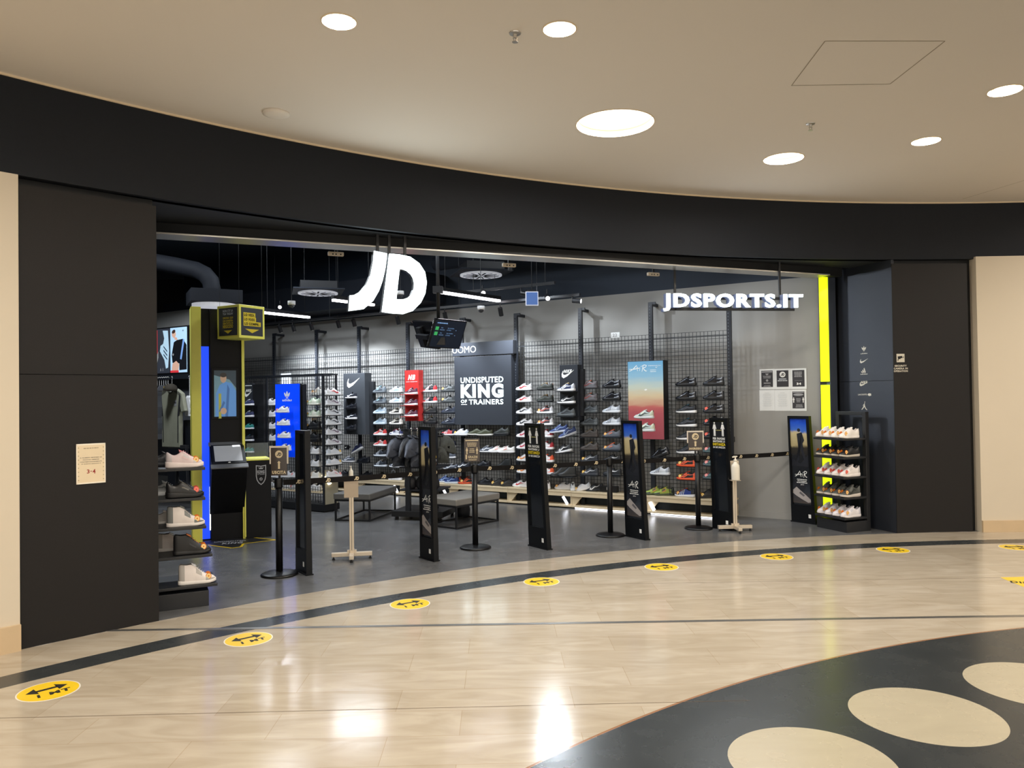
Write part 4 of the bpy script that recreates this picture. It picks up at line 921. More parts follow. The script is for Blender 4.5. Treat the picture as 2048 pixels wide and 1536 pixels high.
    if tagc:
        b = mb_nf(); ring_c = {'o': (225, 120, 30), 'r': (205, 70, 60), 'p': (235, 130, 130), 'y': (235, 170, 40)}[tagc]; in_c = {'o': (245, 215, 140), 'r': (240, 120, 100), 'p': (250, 180, 175), 'y': (250, 225, 150)}[tagc]
        for sd in (1, -1):
            y, z = side_pt(v, .80, .62, .004)
            for r, c, e in ((.021, ring_c, 0), (.0165, in_c, .0006), (.006, ring_c, .0010)):
                b.m(mk(c, .4)); V = [(X(.80)+r*math.cos(k*PI/10), sd*(y + e + .002 - .35*r*math.sin(k*PI/10)*.6), z + r*math.sin(k*PI/10)*.92) for k in range(20)]
                b.add(V, [tuple(range(20))] if sd < 0 else [tuple(range(19, -1, -1))])
        b.build('price_tag', parent=t)
    SHOES[key] = [t, False]; return t
def shoe(key, loc, rz, label, group=None, rx=0, ry=0, sc=1.0, sz=1.1):
    src, used = SHOES[key]
    if used: o = copy_tree(src)
    else: o = src; SHOES[key][1] = True
    for k in list(o.keys()):
        if k == 'group': del o[k]
    o.location = loc; o.rotation_mode = 'XYZ'; o.rotation_euler = (rx, ry, rz); o.scale = (sc, sc, sc*sz)
    return tag(o, label, 'shoe', group)
W_ = (236, 236, 238); BK = (24, 25, 30); DG = (70, 74, 80); MG = (120, 126, 134); NV = (32, 42, 78)
make_shoe('white_red', 'low', W_, W_, (60, 62, 66), None, 'tick', (200, 50, 60), None)
make_shoe('white_pink', 'low', (240, 232, 234), W_, (60, 62, 66), None, 'tick', (200, 60, 90), None)
make_shoe('white_black', 'low', W_, W_, (40, 42, 46), None, 'tick', (36, 40, 50), None)
make_shoe('white_grey', 'low', (222, 222, 228), (228, 228, 232), (90, 92, 98), None, 'tick', (120, 100, 120), None)
make_shoe('white_dark', 'low', (222, 226, 232), (228, 228, 232), (90, 92, 98), None, 'tick', (56, 60, 70), None)
make_shoe('white_plain_o', 'low', (232, 232, 236), (236, 236, 238), (40, 42, 46), None, 'bars', (222, 222, 228), 'o')
make_shoe('white_plain_p', 'low', (232, 232, 236), (236, 236, 238), (40, 42, 46), None, 'bars', (222, 222, 228), 'p')
make_shoe('white_stripe_o', 'low', (232, 232, 236), (236, 236, 238), (36, 38, 42), None, 'bars', (120, 126, 140), 'o')
make_shoe('cream_green', 'low', (232, 234, 220), (236, 234, 222), (150, 176, 150), (190, 210, 190), 'bars', (176, 204, 176), 'o', (206, 222, 204))
make_shoe('black_o', 'chunky', BK, (30, 30, 32), BK, None, None, BK, 'o')
make_shoe('white_tan', 'chunky', (238, 236, 232), (240, 238, 236), (80, 70, 64), None, 'bars', (205, 160, 110), 'o')
make_shoe('white_tick_tag', 'low', W_, W_, (60, 62, 66), None, 'tick', (230, 140, 70), 'o')
make_shoe('white_y', 'low', (228, 230, 236), W_, (110, 112, 118), None, None, BK, 'y', (208, 214, 224))
make_shoe('white_flower', 'chunky', (236, 232, 234), W_, (120, 110, 116), None, 'block', (226, 130, 140), 'p')
make_shoe('black_white', 'runner', (28, 32, 44), (238, 238, 240), BK, (40, 44, 54), 'tick', (230, 232, 236), None)
make_shoe('all_black', 'runner', (20, 22, 30), (22, 24, 30), BK, None, 'tick', (50, 54, 62), None, rough=.4)
make_shoe('patent_black', 'chunky', (18, 20, 26), (18, 20, 24), BK, None, 'air', (150, 156, 166), None, (34, 38, 48), rough=.22)
make_shoe('patent_black_r', 'chunky', (18, 20, 26), (18, 20, 24), BK, None, 'air', (150, 156, 166), 'r', (34, 38, 48), rough=.22)
make_shoe('grey_blue', 'runner', (70, 76, 84), (96, 102, 108), BK, (150, 190, 205), 'block', (150, 196, 214), None, (110, 120, 128))
make_shoe('pale_blue', 'runner', (168, 190, 208), (190, 204, 216), (96, 110, 124), (206, 216, 226), 'bars', (130, 156, 178), None, (196, 210, 222))
make_shoe('pale_white', 'low', (176, 198, 214), W_, (40, 46, 60), W_, 'tick', (236, 238, 242), None, (214, 222, 230))
make_shoe('black_cream', 'low', (46, 44, 44), (238, 234, 226), (70, 60, 54), (200, 190, 170), 'tick', (232, 226, 214), None, (232, 228, 220))
make_shoe('white_redrun', 'runner', (236, 232, 232), W_, (50, 36, 38), (214, 60, 60), 'tick', (214, 60, 60), None, (216, 70, 70))
make_shoe('tri_blue', 'low', (226, 228, 236), W_, (44, 50, 84), (206, 60, 70), 'block', (50, 56, 110), None, (70, 76, 120))
make_shoe('black_grey_run', 'runner', (60, 66, 76), (214, 220, 228), BK, W_, 'bars', (206, 212, 222), None, (36, 40, 48))
make_shoe('grey_white', 'low', (84, 90, 102), W_, BK, (226, 228, 232), 'tick', (220, 224, 230), None)
make_shoe('maroon', 'runner', (84, 40, 58), (236, 234, 234), (30, 20, 28), (120, 80, 96), 'block', (226, 216, 216), None, (98, 56, 74))
make_shoe('white_red_black', 'runner', (40, 42, 48), (238, 238, 240), BK, (230, 230, 232), 'bars', (238, 238, 240), None, (214, 56, 62))
make_shoe('dark_tan', 'runner', (36, 38, 40), (30, 30, 34), BK, (150, 130, 96), 'tick', (90, 84, 74), None)
make_shoe('grey_y', 'runner', (86, 90, 92), (70, 74, 76), BK, None, 'tick', (150, 156, 160), 'y', (60, 64, 66))
make_shoe('navy_dark', 'runner', (38, 44, 60), (44, 50, 60), BK, None, 'block', (200, 204, 212), None, (52, 60, 78))
make_shoe('coral_bars', 'low', (226, 92, 96), W_, (34, 40, 66), (34, 40, 66), 'bars', (240, 240, 244), None, (34, 40, 66))
make_shoe('grey_yw', 'low', (92, 98, 110), W_, BK, None, None, BK, 'y')
make_shoe('olive', 'low', (62, 66, 46), (232, 230, 224), (36, 38, 30), None, None, BK, None)
make_shoe('camo', 'runner', (42, 46, 46), (40, 42, 44), BK, None, 'bars', (64, 68, 66), None, (58, 62, 58))
make_shoe('white_dots', 'low', (234, 234, 232), W_, (150, 150, 150), None, 'block', (232, 120, 110), None)
make_shoe('olive_dark', 'low', (44, 48, 44), (42, 44, 44), (110, 80, 56), (170, 140, 90), 'tick', (60, 64, 58), None)
make_shoe('air_tag', 'runner', (70, 66, 72), W_, BK, (150, 80, 70), 'tick', (206, 110, 100), 'o', (216, 216, 220))
make_shoe('air_red', 'runner', W_, W_, (80, 60, 60), (180, 40, 50), 'air', (170, 40, 52), None, (178, 44, 56))
make_shoe('white_orange', 'low', W_, W_, (90, 80, 80), None, 'block', (240, 90, 50), 'o')
make_shoe('air_orange', 'runner', W_, W_, (80, 60, 60), (230, 90, 60), 'air', (240, 90, 50), None, (238, 100, 60))
make_shoe('navy_air', 'runner', (50, 60, 96), W_, (30, 34, 54), (220, 200, 160), 'tick', (226, 228, 236), None, (206, 210, 220))
make_shoe('black_air', 'runner', (34, 36, 42), W_, BK, None, 'tick', (240, 240, 242), None, (60, 64, 66))
make_shoe('grey_air', 'runner', (72, 78, 84), (92, 98, 102), BK, (100, 104, 110), 'tick', (50, 54, 60), None, (88, 94, 98))
make_shoe('blue_run', 'runner', (44, 66, 124), (214, 222, 236), (24, 32, 60), (180, 200, 232), 'tick', (150, 176, 220), None)
make_shoe('boot_black', 'high', (30, 34, 36), (26, 28, 30), BK, None, None, BK, None)
make_shoe('grey_redlace', 'runner', (104, 104, 108), (86, 84, 88), BK, (196, 110, 80), 'tick', (120, 60, 60), None, (84, 80, 84))
make_shoe('brown_grey', 'runner', (84, 78, 76), (78, 72, 70), BK, (150, 130, 90), 'tick', (64, 60, 58), None)
make_shoe('black_y', 'runner', (50, 54, 62), (60, 64, 72), BK, None, 'tick', (190, 194, 202), 'y')
make_shoe('silver', 'runner', (206, 212, 220), (220, 224, 230), (60, 64, 74), (190, 196, 206), 'bars', (110, 118, 136), None, (170, 178, 190))
make_shoe('grey_otag', 'runner', (98, 104, 114), (52, 58, 68), BK, (232, 110, 60), 'block', (232, 110, 60), 'o')
make_shoe('black_tick', 'low', (28, 32, 38), (30, 34, 40), BK, None, 'tick', (226, 228, 232), None)
make_shoe('black_wsole', 'runner', (24, 28, 36), W_, BK, (40, 90, 110), 'tick', (60, 66, 76), None)
make_shoe('black_orange', 'runner', (34, 34, 38), (230, 90, 50), BK, (220, 84, 50), 'tick', (230, 92, 54), 'y', (228, 92, 56))
make_shoe('teal_r', 'low', (64, 88, 92), (84, 104, 108), (40, 30, 34), None, None, BK, 'p')
make_shoe('neon', 'runner', (150, 170, 70), (70, 84, 60), BK, (210, 230, 90), 'block', (214, 110, 70), None, (60, 70, 64))
make_shoe('blue_tag', 'runner', (40, 66, 150), (226, 230, 240), BK, (200, 90, 60), 'bars', (200, 206, 220), 'o', (44, 50, 60))
make_shoe('black_tag', 'runner', (44, 44, 46), (40, 40, 42), BK, None, None, BK, 'y')
make_shoe('silver_poster', 'runner', (176, 188, 186), (204, 208, 210), (50, 60, 62), (210, 216, 214), 'tick', (70, 82, 80), None, (196, 200, 180))
make_shoe('navy_wsole', 'runner', (44, 50, 84), W_, BK, (214, 220, 230), 'tick', (60, 70, 110), None)
make_shoe('teal_green', 'low', (40, 120, 116), W_, BK, None, None, BK, None)
make_shoe('pink_chunky', 'chunky', (226, 206, 206), (234, 220, 216), (150, 110, 112), (196, 120, 124), 'block', (214, 186, 186), 'o', (206, 196, 198))
make_shoe('black_red_tag', 'chunky', (16, 16, 18), (18, 18, 20), BK, None, 'block', (60, 56, 44), 'r', (26, 26, 30), rough=.3)
make_shoe('white_greyhigh', 'high', (226, 216, 210), (232, 224, 218), (90, 92, 90), (110, 114, 110), None, BK, 'o', (120, 122, 120))
make_shoe('black_high_o', 'high', (18, 18, 20), (20, 20, 22), BK, (190, 110, 60), 'block', (30, 30, 34), 'o')
make_shoe('white_greyheel', 'high', (236, 226, 220), (240, 234, 228), (140, 140, 138), (230, 232, 238), None, BK, 'o', (180, 174, 168))
make_shoe('whitet_o', 'low', (238, 232, 226), (240, 234, 228), (200, 190, 184), None, None, BK, 'o')
make_shoe('black_low_o', 'low', (26, 26, 28), (200, 190, 176), BK, None, None, BK, 'o')
make_shoe('white_red_tag', 'runner', (236, 228, 224), (238, 230, 226), (120, 116, 114), None, None, BK, 'r', (206, 200, 196))
make_shoe('grey_dark_o', 'runner', (74, 76, 72), (210, 200, 190), BK, (96, 96, 92), 'tick', (50, 52, 50), 'o', (90, 92, 88))
make_shoe('white_lilac_o', 'low', (232, 226, 228), (236, 230, 230), (170, 168, 176), None, None, BK, 'o', (206, 204, 212))
make_shoe('white_silver', 'runner', (200, 204, 206), (224, 226, 228), BK, None, 'tick', (120, 126, 130), None)
# ================================================================ shelf towers flanking the entrance
TOW = mat('shelf tower black steel', (30, 31, 34), .45)
def tower(base, ax, mir, shelves, wdt, dep, lb, H, ext):
    # local x: towards the toes of the shoes, local y: along the stack of shoes; origin at the near corner
    t = thing('shoe_tower', lb, 'shoe rack', tuple(base), ax)
    s = -1 if mir else 1
    def bx(x0, x1, y0, y1, z0, z1, name):
        b = MB(); b.box(min(s*x0, s*x1), max(s*x0, s*x1), y0, y1, z0, z1); return b.build(name, TOW, t, bevel=.003)
    bx(-wdt, 0, 0, dep, 0, .12, 'plinth'); bx(-wdt, -wdt+.05, 0, .05, .12, H, 'upright'); bx(-wdt, -wdt+.04, dep-.05, dep, .12, H, 'upright'); bx(-wdt, -wdt+.05, .05, dep-.05, H-.04, H, 'top_rail')
    for z, e in shelves: bx(-wdt+.04, e, .0, dep, z-.022, z, 'shelf')
    return t
# the one at the grey wall side
Bf = fl(1694, 1066); Bl = fl(1634, 1053.7); Br = fl(1739, 1060.5)
ydir = (Vector((Bl.x, Bl.y, 0)) - Vector((Bf.x, Bf.y, 0))).normalized(); xdir = Vector((-ydir.y, ydir.x, 0))   # xdir points to the left in plan
azr = math.atan2(ydir.y, ydir.x) - PI/2       # local +y = ydir ; local +x = to the right
def hz(px, py, B): return aty(px, py, B.y).z
Zr = [hz(1700, y, Bf) for y in (877.5, 915, 955, 996, 1037)]
WR = (Vector((Br.x, Br.y, 0)) - Vector((Bf.x, Bf.y, 0))).length; DR = (Vector((Bl.x, Bl.y, 0)) - Vector((Bf.x, Bf.y, 0))).length
tower((Bf.x, Bf.y, 0), azr, True, [(z, .03) for z in Zr], WR, DR, 'black five-shelf shoe tower standing against the glossy logo panel', 1.375, 0)
rowk = [('whitet_o', 'white trainer with orange price tag', 'top shelf'), ('black_low_o', 'black trainer with orange price tag', 'second shelf down'), ('white_red_tag', 'white trainer with red price tag', 'middle shelf'), ('grey_dark_o', 'dark grey trainer with orange tag', 'fourth shelf down'), ('white_lilac_o', 'white and lilac trainer with orange tag', 'bottom shelf')]
od = ['frontmost', 'second', 'third', 'rearmost']
for (k, d, sh), z in zip(rowk, Zr):
    for i in range(4):
        loc = Vector((Bf.x, Bf.y, 0)) + ydir*(.055 + i*(DR-.10)/3.0) - Vector((math.cos(azr), math.sin(azr), 0))*(-.115)
        loc = Vector((Bf.x, Bf.y, 0)) + ydir*(.055 + i*(DR-.10)/3.0) + Vector((math.cos(azr), math.sin(azr), 0))*.115
        shoe(k, (loc.x, loc.y, z), azr + PI - .0, f'{d}, {od[i]} on the {sh}, logo panel tower', f'trainers on the {sh} by the logo panel', sz=1.28)
# the one behind the left-hand dark panel
Cr = fl(418, 1211); Cl = fl(317, 1223.5); xd = (Vector((Cr.x, Cr.y, 0)) - Vector((Cl.x, Cl.y, 0))).normalized(); al = math.atan2(xd.y, xd.x); yd = Vector((-xd.y, xd.x, 0))
zl = [(hz(409, y, Cr), e) for y, e in ((934, -.02), (994, -.02), (1051, -.015), (1108, .03), (1168, .065))]
tower((Cr.x, Cr.y, 0), al, False, zl, .42, .46, 'black five-shelf shoe tower just behind the dark panel with the capacity notice', 1.36, 0)
lk = [('pink_chunky', 'chunky pink and white trainer with orange tag', 'top shelf', 'all_black', 'black trainer'), ('black_red_tag', 'glossy black trainer with red tag', 'second shelf down', 'white_silver', 'silver white trainer'),
      ('white_greyhigh', 'white high-top with grey collar and orange tag', 'middle shelf', 'whitet_o', 'plain white trainer'), ('black_high_o', 'black high-top with orange price tag', 'fourth shelf down', 'white_greyheel', 'white high-top'), ('white_greyheel', 'white high-top with grey heel and orange tag', 'bottom shelf', None, '')]
for (k, d, sh, k2, d2), (z, e), y0 in zip(lk, zl, (.08, .08, .08, .08, .08)):
    L_ = Vector((Cr.x, Cr.y, z)) + xd*(e - .145) + yd*.07; shoe(k, tuple(L_), al, f'{d}, on the {sh} behind the dark panel', sz=1.22)
    if k2: L_ = Vector((Cr.x, Cr.y, z)) + xd*(e - .26) + yd*.30; shoe(k2, tuple(L_), al, f'{d2} at the rear of the {sh} behind the dark panel')
# ================================================================ kiosk
KY = mat('kiosk yellow', (246, 242, 110), .4, spec=.4); KB = mat('kiosk black', (7, 8, 13), .5, spec=.25); BLUE = mat('blue light', (10, 30, 160), .5, emit=1.05, emit_rgb=(24, 74, 240)); WGLOW = mat('white led line and painted glare', (240, 245, 255), .5, emit=5)
K0 = fl(385, 1086); ka = 0.44
kt = thing('order_kiosk', 'tall black ordering kiosk with yellow edges, blue glow and a portrait screen', 'kiosk', (K0.x, K0.y, 0), ka)
KX = Vector((math.cos(ka), math.sin(ka), 0)); KN = Vector((KX.y, -KX.x, 0))
def kloc(px, py, off=0.0):
    P = onp(px, py, K0 + KN*off, KN); return (P - K0).dot(KX), P.z
xe = kloc(484, 800)[0]; xs0, xs1 = kloc(428, 790, -.05)[0], kloc(472, 790, -.05)[0]; zs1, zs0 = kloc(450, 741, -.05)[1], kloc(450, 833, -.05)[1]; ht = kloc(394, 613)[1]
y1 = kloc(403, 800)[0]
MB().box(0, y1, 0, .30, 0, ht).build('yellow_column', KY, kt, bevel=.004)
MB().box(xe, xe+.03, .0, .30, 0, ht-.02).build('yellow_edge', KY, kt)
MB().box(y1, xe, .10, .30, 0, ht-.01).build('back_panel', KB, kt)
xb = kloc(418, 800, -.1)[0]
MB().box(y1+.005, xb, .07, .10, .02, kloc(410, 692)[1]).build('blue_light', BLUE, kt)
MB().box(xb-.004, xb+.004, .055, .07, .12, .62).build('led_line', WGLOW, kt)
MB().box(xb+.01, xe, .05, .10, 0, ht-.02).build('front_panel', KB, kt, bevel=.003)
b = MB(); b.box(xs0-.03, xs1+.03, .03, .05, zs0-.03, zs1+.03); sc_ = b.build('portrait_screen', KB, kt, bevel=.003)
def emis(name, rgb, e=.8): return mat(name, rgb, .4, emit=e, emit_rgb=rgb, var=.05)
b = mb_nf(); sw, sh_ = xs1-xs0, zs1-zs0; gx = lambda f: xs0+f*sw; gz = lambda f: zs0+f*sh_; Y = .0285
b.m(emis('screen teal backdrop', (96, 128, 138), .5)); b.rect(xs0, xs1, zs0, zs1, Y)
b.m(emis('screen dark roof', (40, 56, 66), .4)); b.poly([(gx(.5),gz(1)),(gx(1),gz(1)),(gx(1),gz(.62)),(gx(.7),gz(.8)),(gx(.0),gz(.9)),(gx(0),gz(1))], Y-.0004)
b.m(emis('screen blue coat', (74, 118, 168), .7)); b.poly([(gx(.05),gz(0)),(gx(1),gz(0)),(gx(1),gz(.55)),(gx(.8),gz(.72)),(gx(.5),gz(.76)),(gx(.25),gz(.68)),(gx(.08),gz(.5))], Y-.0008)
b.m(emis('screen blue fold', (52, 90, 140), .6)); b.poly([(gx(.5),gz(.0)),(gx(.62),gz(0)),(gx(.7),gz(.6)),(gx(.6),gz(.7))], Y-.0012); b.poly([(gx(.2),gz(.1)),(gx(.3),gz(.12)),(gx(.5),gz(.3)),(gx(.42),gz(.34))], Y-.0012)
b.m(emis('screen skin', (160, 132, 110), .6)); b.disc(gx(.42), gz(.83), sw*.14, Y-.0014, rz=sh_*.1); b.disc(gx(.42), gz(.12), sw*.14, Y-.0014, rz=sh_*.07)
b.m(emis('screen hair', (40, 36, 34), .4)); b.disc(gx(.42), gz(.90), sw*.15, Y-.0018, rz=sh_*.05)
b.m(emis('screen yellow bar', (150, 150, 60), .45)); b.rect(gx(.2), gx(.32), gz(-.04), gz(.5), Y-.001)
b.build('screen_image', parent=sc_)
# sloping console
c0, c1 = onp(419, 885.5, K0 + KN*.0, KN), onp(488, 887, K0 + KN*.0, KN); D_ = .36
xl, xr = (c0-K0).dot(KX), (c1-K0).dot(KX); zt_ = (c0.z + c1.z)/2; n0, n1_ = onp(450, 938, K0 + KN*D_, KN), onp(513, 931, K0 + KN*D_, KN); zn = (n0.z+n1_.z)/2
b = MB(); b.m(KB)
b.add([(xl, .05, zt_), (xr, .05, zt_), (xr, -D_, zn), (xl, -D_, zn), (xl, .05, 0.30), (xr, .05, 0.30), (xr, -D_+.04, zn-.07), (xl, -D_+.04, zn-.07)], [(0,3,2,1),(4,5,6,7),(0,1,5,4),(1,2,6,5),(2,3,7,6),(3,0,4,7)])
con = b.build('console', KB, kt, bevel=.004)
dz = (zn-zt_)/(-D_-.05); f = lambda x, y, e=0: (x, y, zt_ + (y-.05)*dz + e)
def slab(x0, x1, y0, y1, e0, e1, M, name, par):
    b = MB(); b.add([f(x0,y0,e1), f(x1,y0,e1), f(x1,y1,e1), f(x0,y1,e1), f(x0,y0,e0), f(x1,y0,e0), f(x1,y1,e0), f(x0,y1,e0)], [(0,1,2,3),(7,6,5,4),(0,4,5,1),(1,5,6,2),(2,6,7,3),(3,7,4,0)]); return b.build(name, M, par)
slab(xl-.01, xr+.01, -.0, .05, 0, .012, mat('console grey rim', (96, 98, 102), .4), 'rim', kt); slab(xl-.01, xr+.01, -D_-.01, -D_+.045, 0, .012, mat('console grey rim', (96, 98, 102), .4), 'rim', kt)
slab(xl+.015, xr-.015, -D_+.05, -.005, 0, .016, KB, 'touchscreen', kt)
slab(xl+.04, xr-.04, -D_+.085, -.02, .016, .0165, emis('touchscreen page', (140, 142, 146), .45), 'touchscreen_page', kt); slab(xr-.13, xr-.05, -.04, -.02, .017, .018, WGLOW, 'screen_glare', kt)  # the glare is a reflection painted on as a small glowing slab
b = mb_nf(); b.X = Matrix.Translation(f((xl+xr)/2, -D_+.065, .0168)) @ Matrix.Rotation(-PI/2 + math.atan(dz), 4, 'X'); jd(b, 0, 0, .022, 0, .0003); b.build('print', WHT, kt)
# counter on its right with the shield
ca, cb = kloc(501, 1072)[0], kloc(543, 1066)[0]; ch = kloc(525, 918)[1]
MB().box(xe+.035, cb, -.02, .45, 0, ch-.012).build('counter', KB, kt, bevel=.004); MB().box(xe+.035, cb+.004, -.024, .454, ch-.012, ch).build('counter_top', KY, kt)
b = MB(); b.box(xe+.02, xe+.032, -.02, .0, .02, kloc(486, 975)[1]); b.build('yellow_edge', KY, kt); MB().box(xe+.034, xe+.036, -.0, .1, .05, .6).build('blue_light', mat('dim blue light', (10, 40, 90), .5, emit=.3, emit_rgb=(10, 60, 140)), kt)
sx = kloc(522, 950, .02)[0]; szt, szb = kloc(522, 930, .022)[1], kloc(522, 970, .022)[1]; sW = .105; h = szt-szb; SV = mat('silver vinyl', (176, 178, 182), .4)
sh = [(-.5,.5),(-.5,-.05),(-.42,-.25),(-.25,-.4),(0,-.5),(.25,-.4),(.42,-.25),(.5,-.05),(.5,.5),(0,.46)]
b = mb_nf().m(SV); b.strip([(sx+x*sW*1.1, szb+h/2+y*h) for x, y in sh], [(sx+x*sW*.92, szb+h/2+y*h*.9) for x, y in sh], -.0225, .0005, True)
b.poly([(sx-.2*sW,szb+h*.8),(sx-.26*sW,szb+h*.9),(sx-.1*sW,szb+h*.84),(sx,szb+h*.92),(sx+.1*sW,szb+h*.84),(sx+.26*sW,szb+h*.9),(sx+.2*sW,szb+h*.8)], -.0225)
text(b, 'KING', sx, szb+h*.66, sW*.76, h*.16, -.0225, .05); text(b, 'OF TRAINERS', sx, szb+h*.54, sW*.74, h*.05, -.0225, .03); b.disc(sx, szb+h*.3, sW*.17, -.0222, n=20); b.m(KB); jd(b, sx, szb+h*.3, sW*.2, -.0235, .0004); b.build('shield_print', SV, kt)
GLS = mat('clear acrylic', (190, 200, 205), .05, alpha=.14)
gk = thing('acrylic_screen', 'clear acrylic guard standing on the yellow counter top', 'screen guard', tuple(K0 + KX*(xe+.05) + Vector((0, 0, ch))), ka)
MB().box(0, cb-xe-.07, .05, .054, 0, .19).build('pane', GLS, gk); MB().box(0, .03, .03, .075, 0, .004).build('foot', ALU, gk); MB().box(cb-xe-.11, cb-xe-.08, .03, .075, 0, .004).build('foot', ALU, gk)
# yellow outlined floor graphic
fo = [fl(x, y) for x, y in ((404, 1086), (411, 1089.5), (464, 1096.5), (482, 1094), (487, 1087.5), (552, 1080), (489, 1073.5), (488, 1068))]
cen = sum((Vector(p) for p in fo), Vector())/len(fo)
b = MB().m(mat('black floor film', (34, 34, 38), .5)); b.add([(p.x, p.y, .0008) for p in fo] , [tuple(range(8))]); b.m(YST)
for i in range(7):
    p, q_ = fo[i], fo[i+1]; d = (q_-p).normalized(); nn = Vector((-d.y, d.x, 0))*.014
    b.add([(p.x-nn.x, p.y-nn.y, .0016+.0001*i), (q_.x-nn.x, q_.y-nn.y, .0016+.0001*i), (q_.x+nn.x, q_.y+nn.y, .0016+.0001*i), (p.x+nn.x, p.y+nn.y, .0016+.0001*i)], [(0,1,2,3)])
o = b.build('floor_graphic'); tag(o, 'yellow outlined black floor graphic in front of the ordering kiosk', 'floor sticker')
c = fl(459, 1084.5); b = mb_nf(); b.X = Matrix.Translation((c.x, c.y, .0022)) @ Matrix.Rotation(.25, 4, 'Z') @ Matrix.Rotation(-PI/2, 4, 'X'); text(b, 'UNDISPUTED', 0, .05, .34, .07, 0, .04); text(b, 'KING', .04, -.07, .22, .11, 0, .05); b.build('print', mat('grey white print', (170, 172, 178), .5), o)
# hanging cube sign
Yc = 8.55; pcb = aty(478, 641, Yc); zt_, zb_ = aty(477, 608, Yc).z, aty(479, 675, Yc).z; al_ = 1.04; e_ = .365
ct = thing('cube_sign', 'hanging black and yellow cube sign with arrows pointing down at the kiosk', 'sign', (pcb.x, pcb.y, zb_), al_)
Hc = zt_-zb_; MB().box(0, e_, 0, e_, 0, Hc).build('cube_body', KY, ct, bevel=.004)
for fa, org in (('r', Matrix.Identity(4)), ('l', Matrix.Rotation(-PI/2, 4, 'Z'))):
    b = mb_nf(); b.X = Matrix.Identity(4) if fa == 'r' else (Matrix.Rotation(-PI/2, 4, 'Z') @ Matrix.Translation((-e_, 0, 0)))
    b.m(mat('sign charcoal', (52, 54, 58), .5)); b.rect(.028, e_-.028, .03, Hc-.03, -.001)
    ky = mat('sign yellow', (226, 200, 40), .5); m_ = e_/2
    if fa == 'r':
        b.m(ky)
        for k, (s_, x1_) in enumerate((('LO VEDI.', .20), ('LO VUOI.', .21), ('LO COMPRI.', .29))):
            z = Hc*.70 - .05*k; b.m(ky); b.rect(.06, .06+x1_*.85, z-.024, z+.027, -.002); b.m(KB); text(b, s_, .06+x1_*.42, z, x1_*.74, .03, -.003, .05)
        b.m(ky); b.poly([(m_-.1, Hc*.28), (m_+.1, Hc*.28), (m_, Hc*.16)], -.002)
    else:
        b.m(mat('white sign print', (205, 210, 220), .5)); text(b, "NON C'E' LA", m_, Hc*.83, .17, .028, -.002, .03); text(b, 'TUA TAGLIA?', m_, Hc*.74, .17, .026, -.002, .03)
        b.m(ky); text(b, 'ORDINA QUI', m_, Hc*.61, .17, .028, -.002, .04); text(b, 'CON CONSEGNA', m_, Hc*.53, .17, .022, -.002, .03); text(b, 'GRATUITA IN', m_, Hc*.455, .17, .024, -.002, .03); text(b, 'NEGOZIO', m_, Hc*.36, .17, .04, -.002, .04); b.poly([(m_-.07, Hc*.24), (m_+.07, Hc*.24), (m_, Hc*.14)], -.002)
    b.build('print', parent=ct)
for x, y in ((.02, .02), (e_-.02, .02), (.02, e_-.02)):
    b = MB(); b.bar((x, y, Hc), (x, y, 4.4-zb_), .0015, 6); b.build('wire', BLK, ct)
# ================================================================ mesh wall
MESH = mat('mesh wire black', (34, 37, 42), .5); UPR = mat('upright dark blue black', (26, 30, 38), .5)
def Z(px, py, n): return onw(px, py, n).z
def S(px, n, py=800): return onw(px, py, n).dot(WD)
LEDG = []                                  # (s, z, half width)
ux = [549, 634, 719, 817, 925, 1034, 1163, 1304, 1461]
us = [S(x, N_MESH) for x in ux]; gap_ = us[0] - us[1]; us = [us[0] + gap_*2, us[0] + gap_] + us
zu = [2.87]*len(us)
nmu = ['half hidden behind the kiosk', 'behind the white logo panel of the gondola', 'behind the blue panel', 'behind the gondola corner', 'above the charcoal tick panel', 'above the red panel', 'above the KING board', 'at the edge of the KING board', 'beside the black three-shelf logo panel', 'above the sunset light box', 'at the end of the mesh wall']
for s, l in zip(us, nmu):
    q = wp(s, N_MESH, 0); t = thing('mesh_upright', f'tall dark perforated steel upright, {l}', 'upright', tuple(q), -AW, 'uprights of the mesh wall')
    b = MB(); b.box(-.03, .03, -.015, .02, 0, 2.87); b.m(mat('slot grey', (92, 98, 106), .6))
    for k in range(44): b.box(-.012, -.004, -.0156, -.015, 1.0+k*.042, 1.0+k*.042+.018)
    b.ms = [UPR] + b.ms; b.mi = [0]*6 + [1]*(len(b.f)-6); b.build('post', parent=t)
    MB().box(-.02, .02, .02, .238, 2.83, 2.87).build('wall_bracket', UPR, t); MB().box(-.03, .075, -.012, .012, 2.84, 2.875).build('cap_bracket', UPR, t)
def grid(b, x0, x1, z0, z1, y, st=.05, r=.0026, every=None):
    n = max(1, round((x1-x0)/st))
    for i in range(n+1): x = x0 + (x1-x0)*i/n; b.box(x-r, x+r, y-r, y+r, z0, z1)
    n = max(1, round((z1-z0)/st))
    for i in range(n+1): z = z0 + (z1-z0)*i/n; b.box(x0, x1, y+r, y+3*r, z-r, z+r)
bay = ['behind the kiosk', 'behind the logo panel of the gondola', 'behind the blue panel', 'between gondola and charcoal tick panel', 'between the charcoal tick panel and the red panel', 'between the red panel and the KING board', 'behind the KING board', 'past the KING board, with white trainers', 'between the black logo shelf panel and the sunset light box', 'past the sunset light box, last of the mesh wall']
PANEL = []
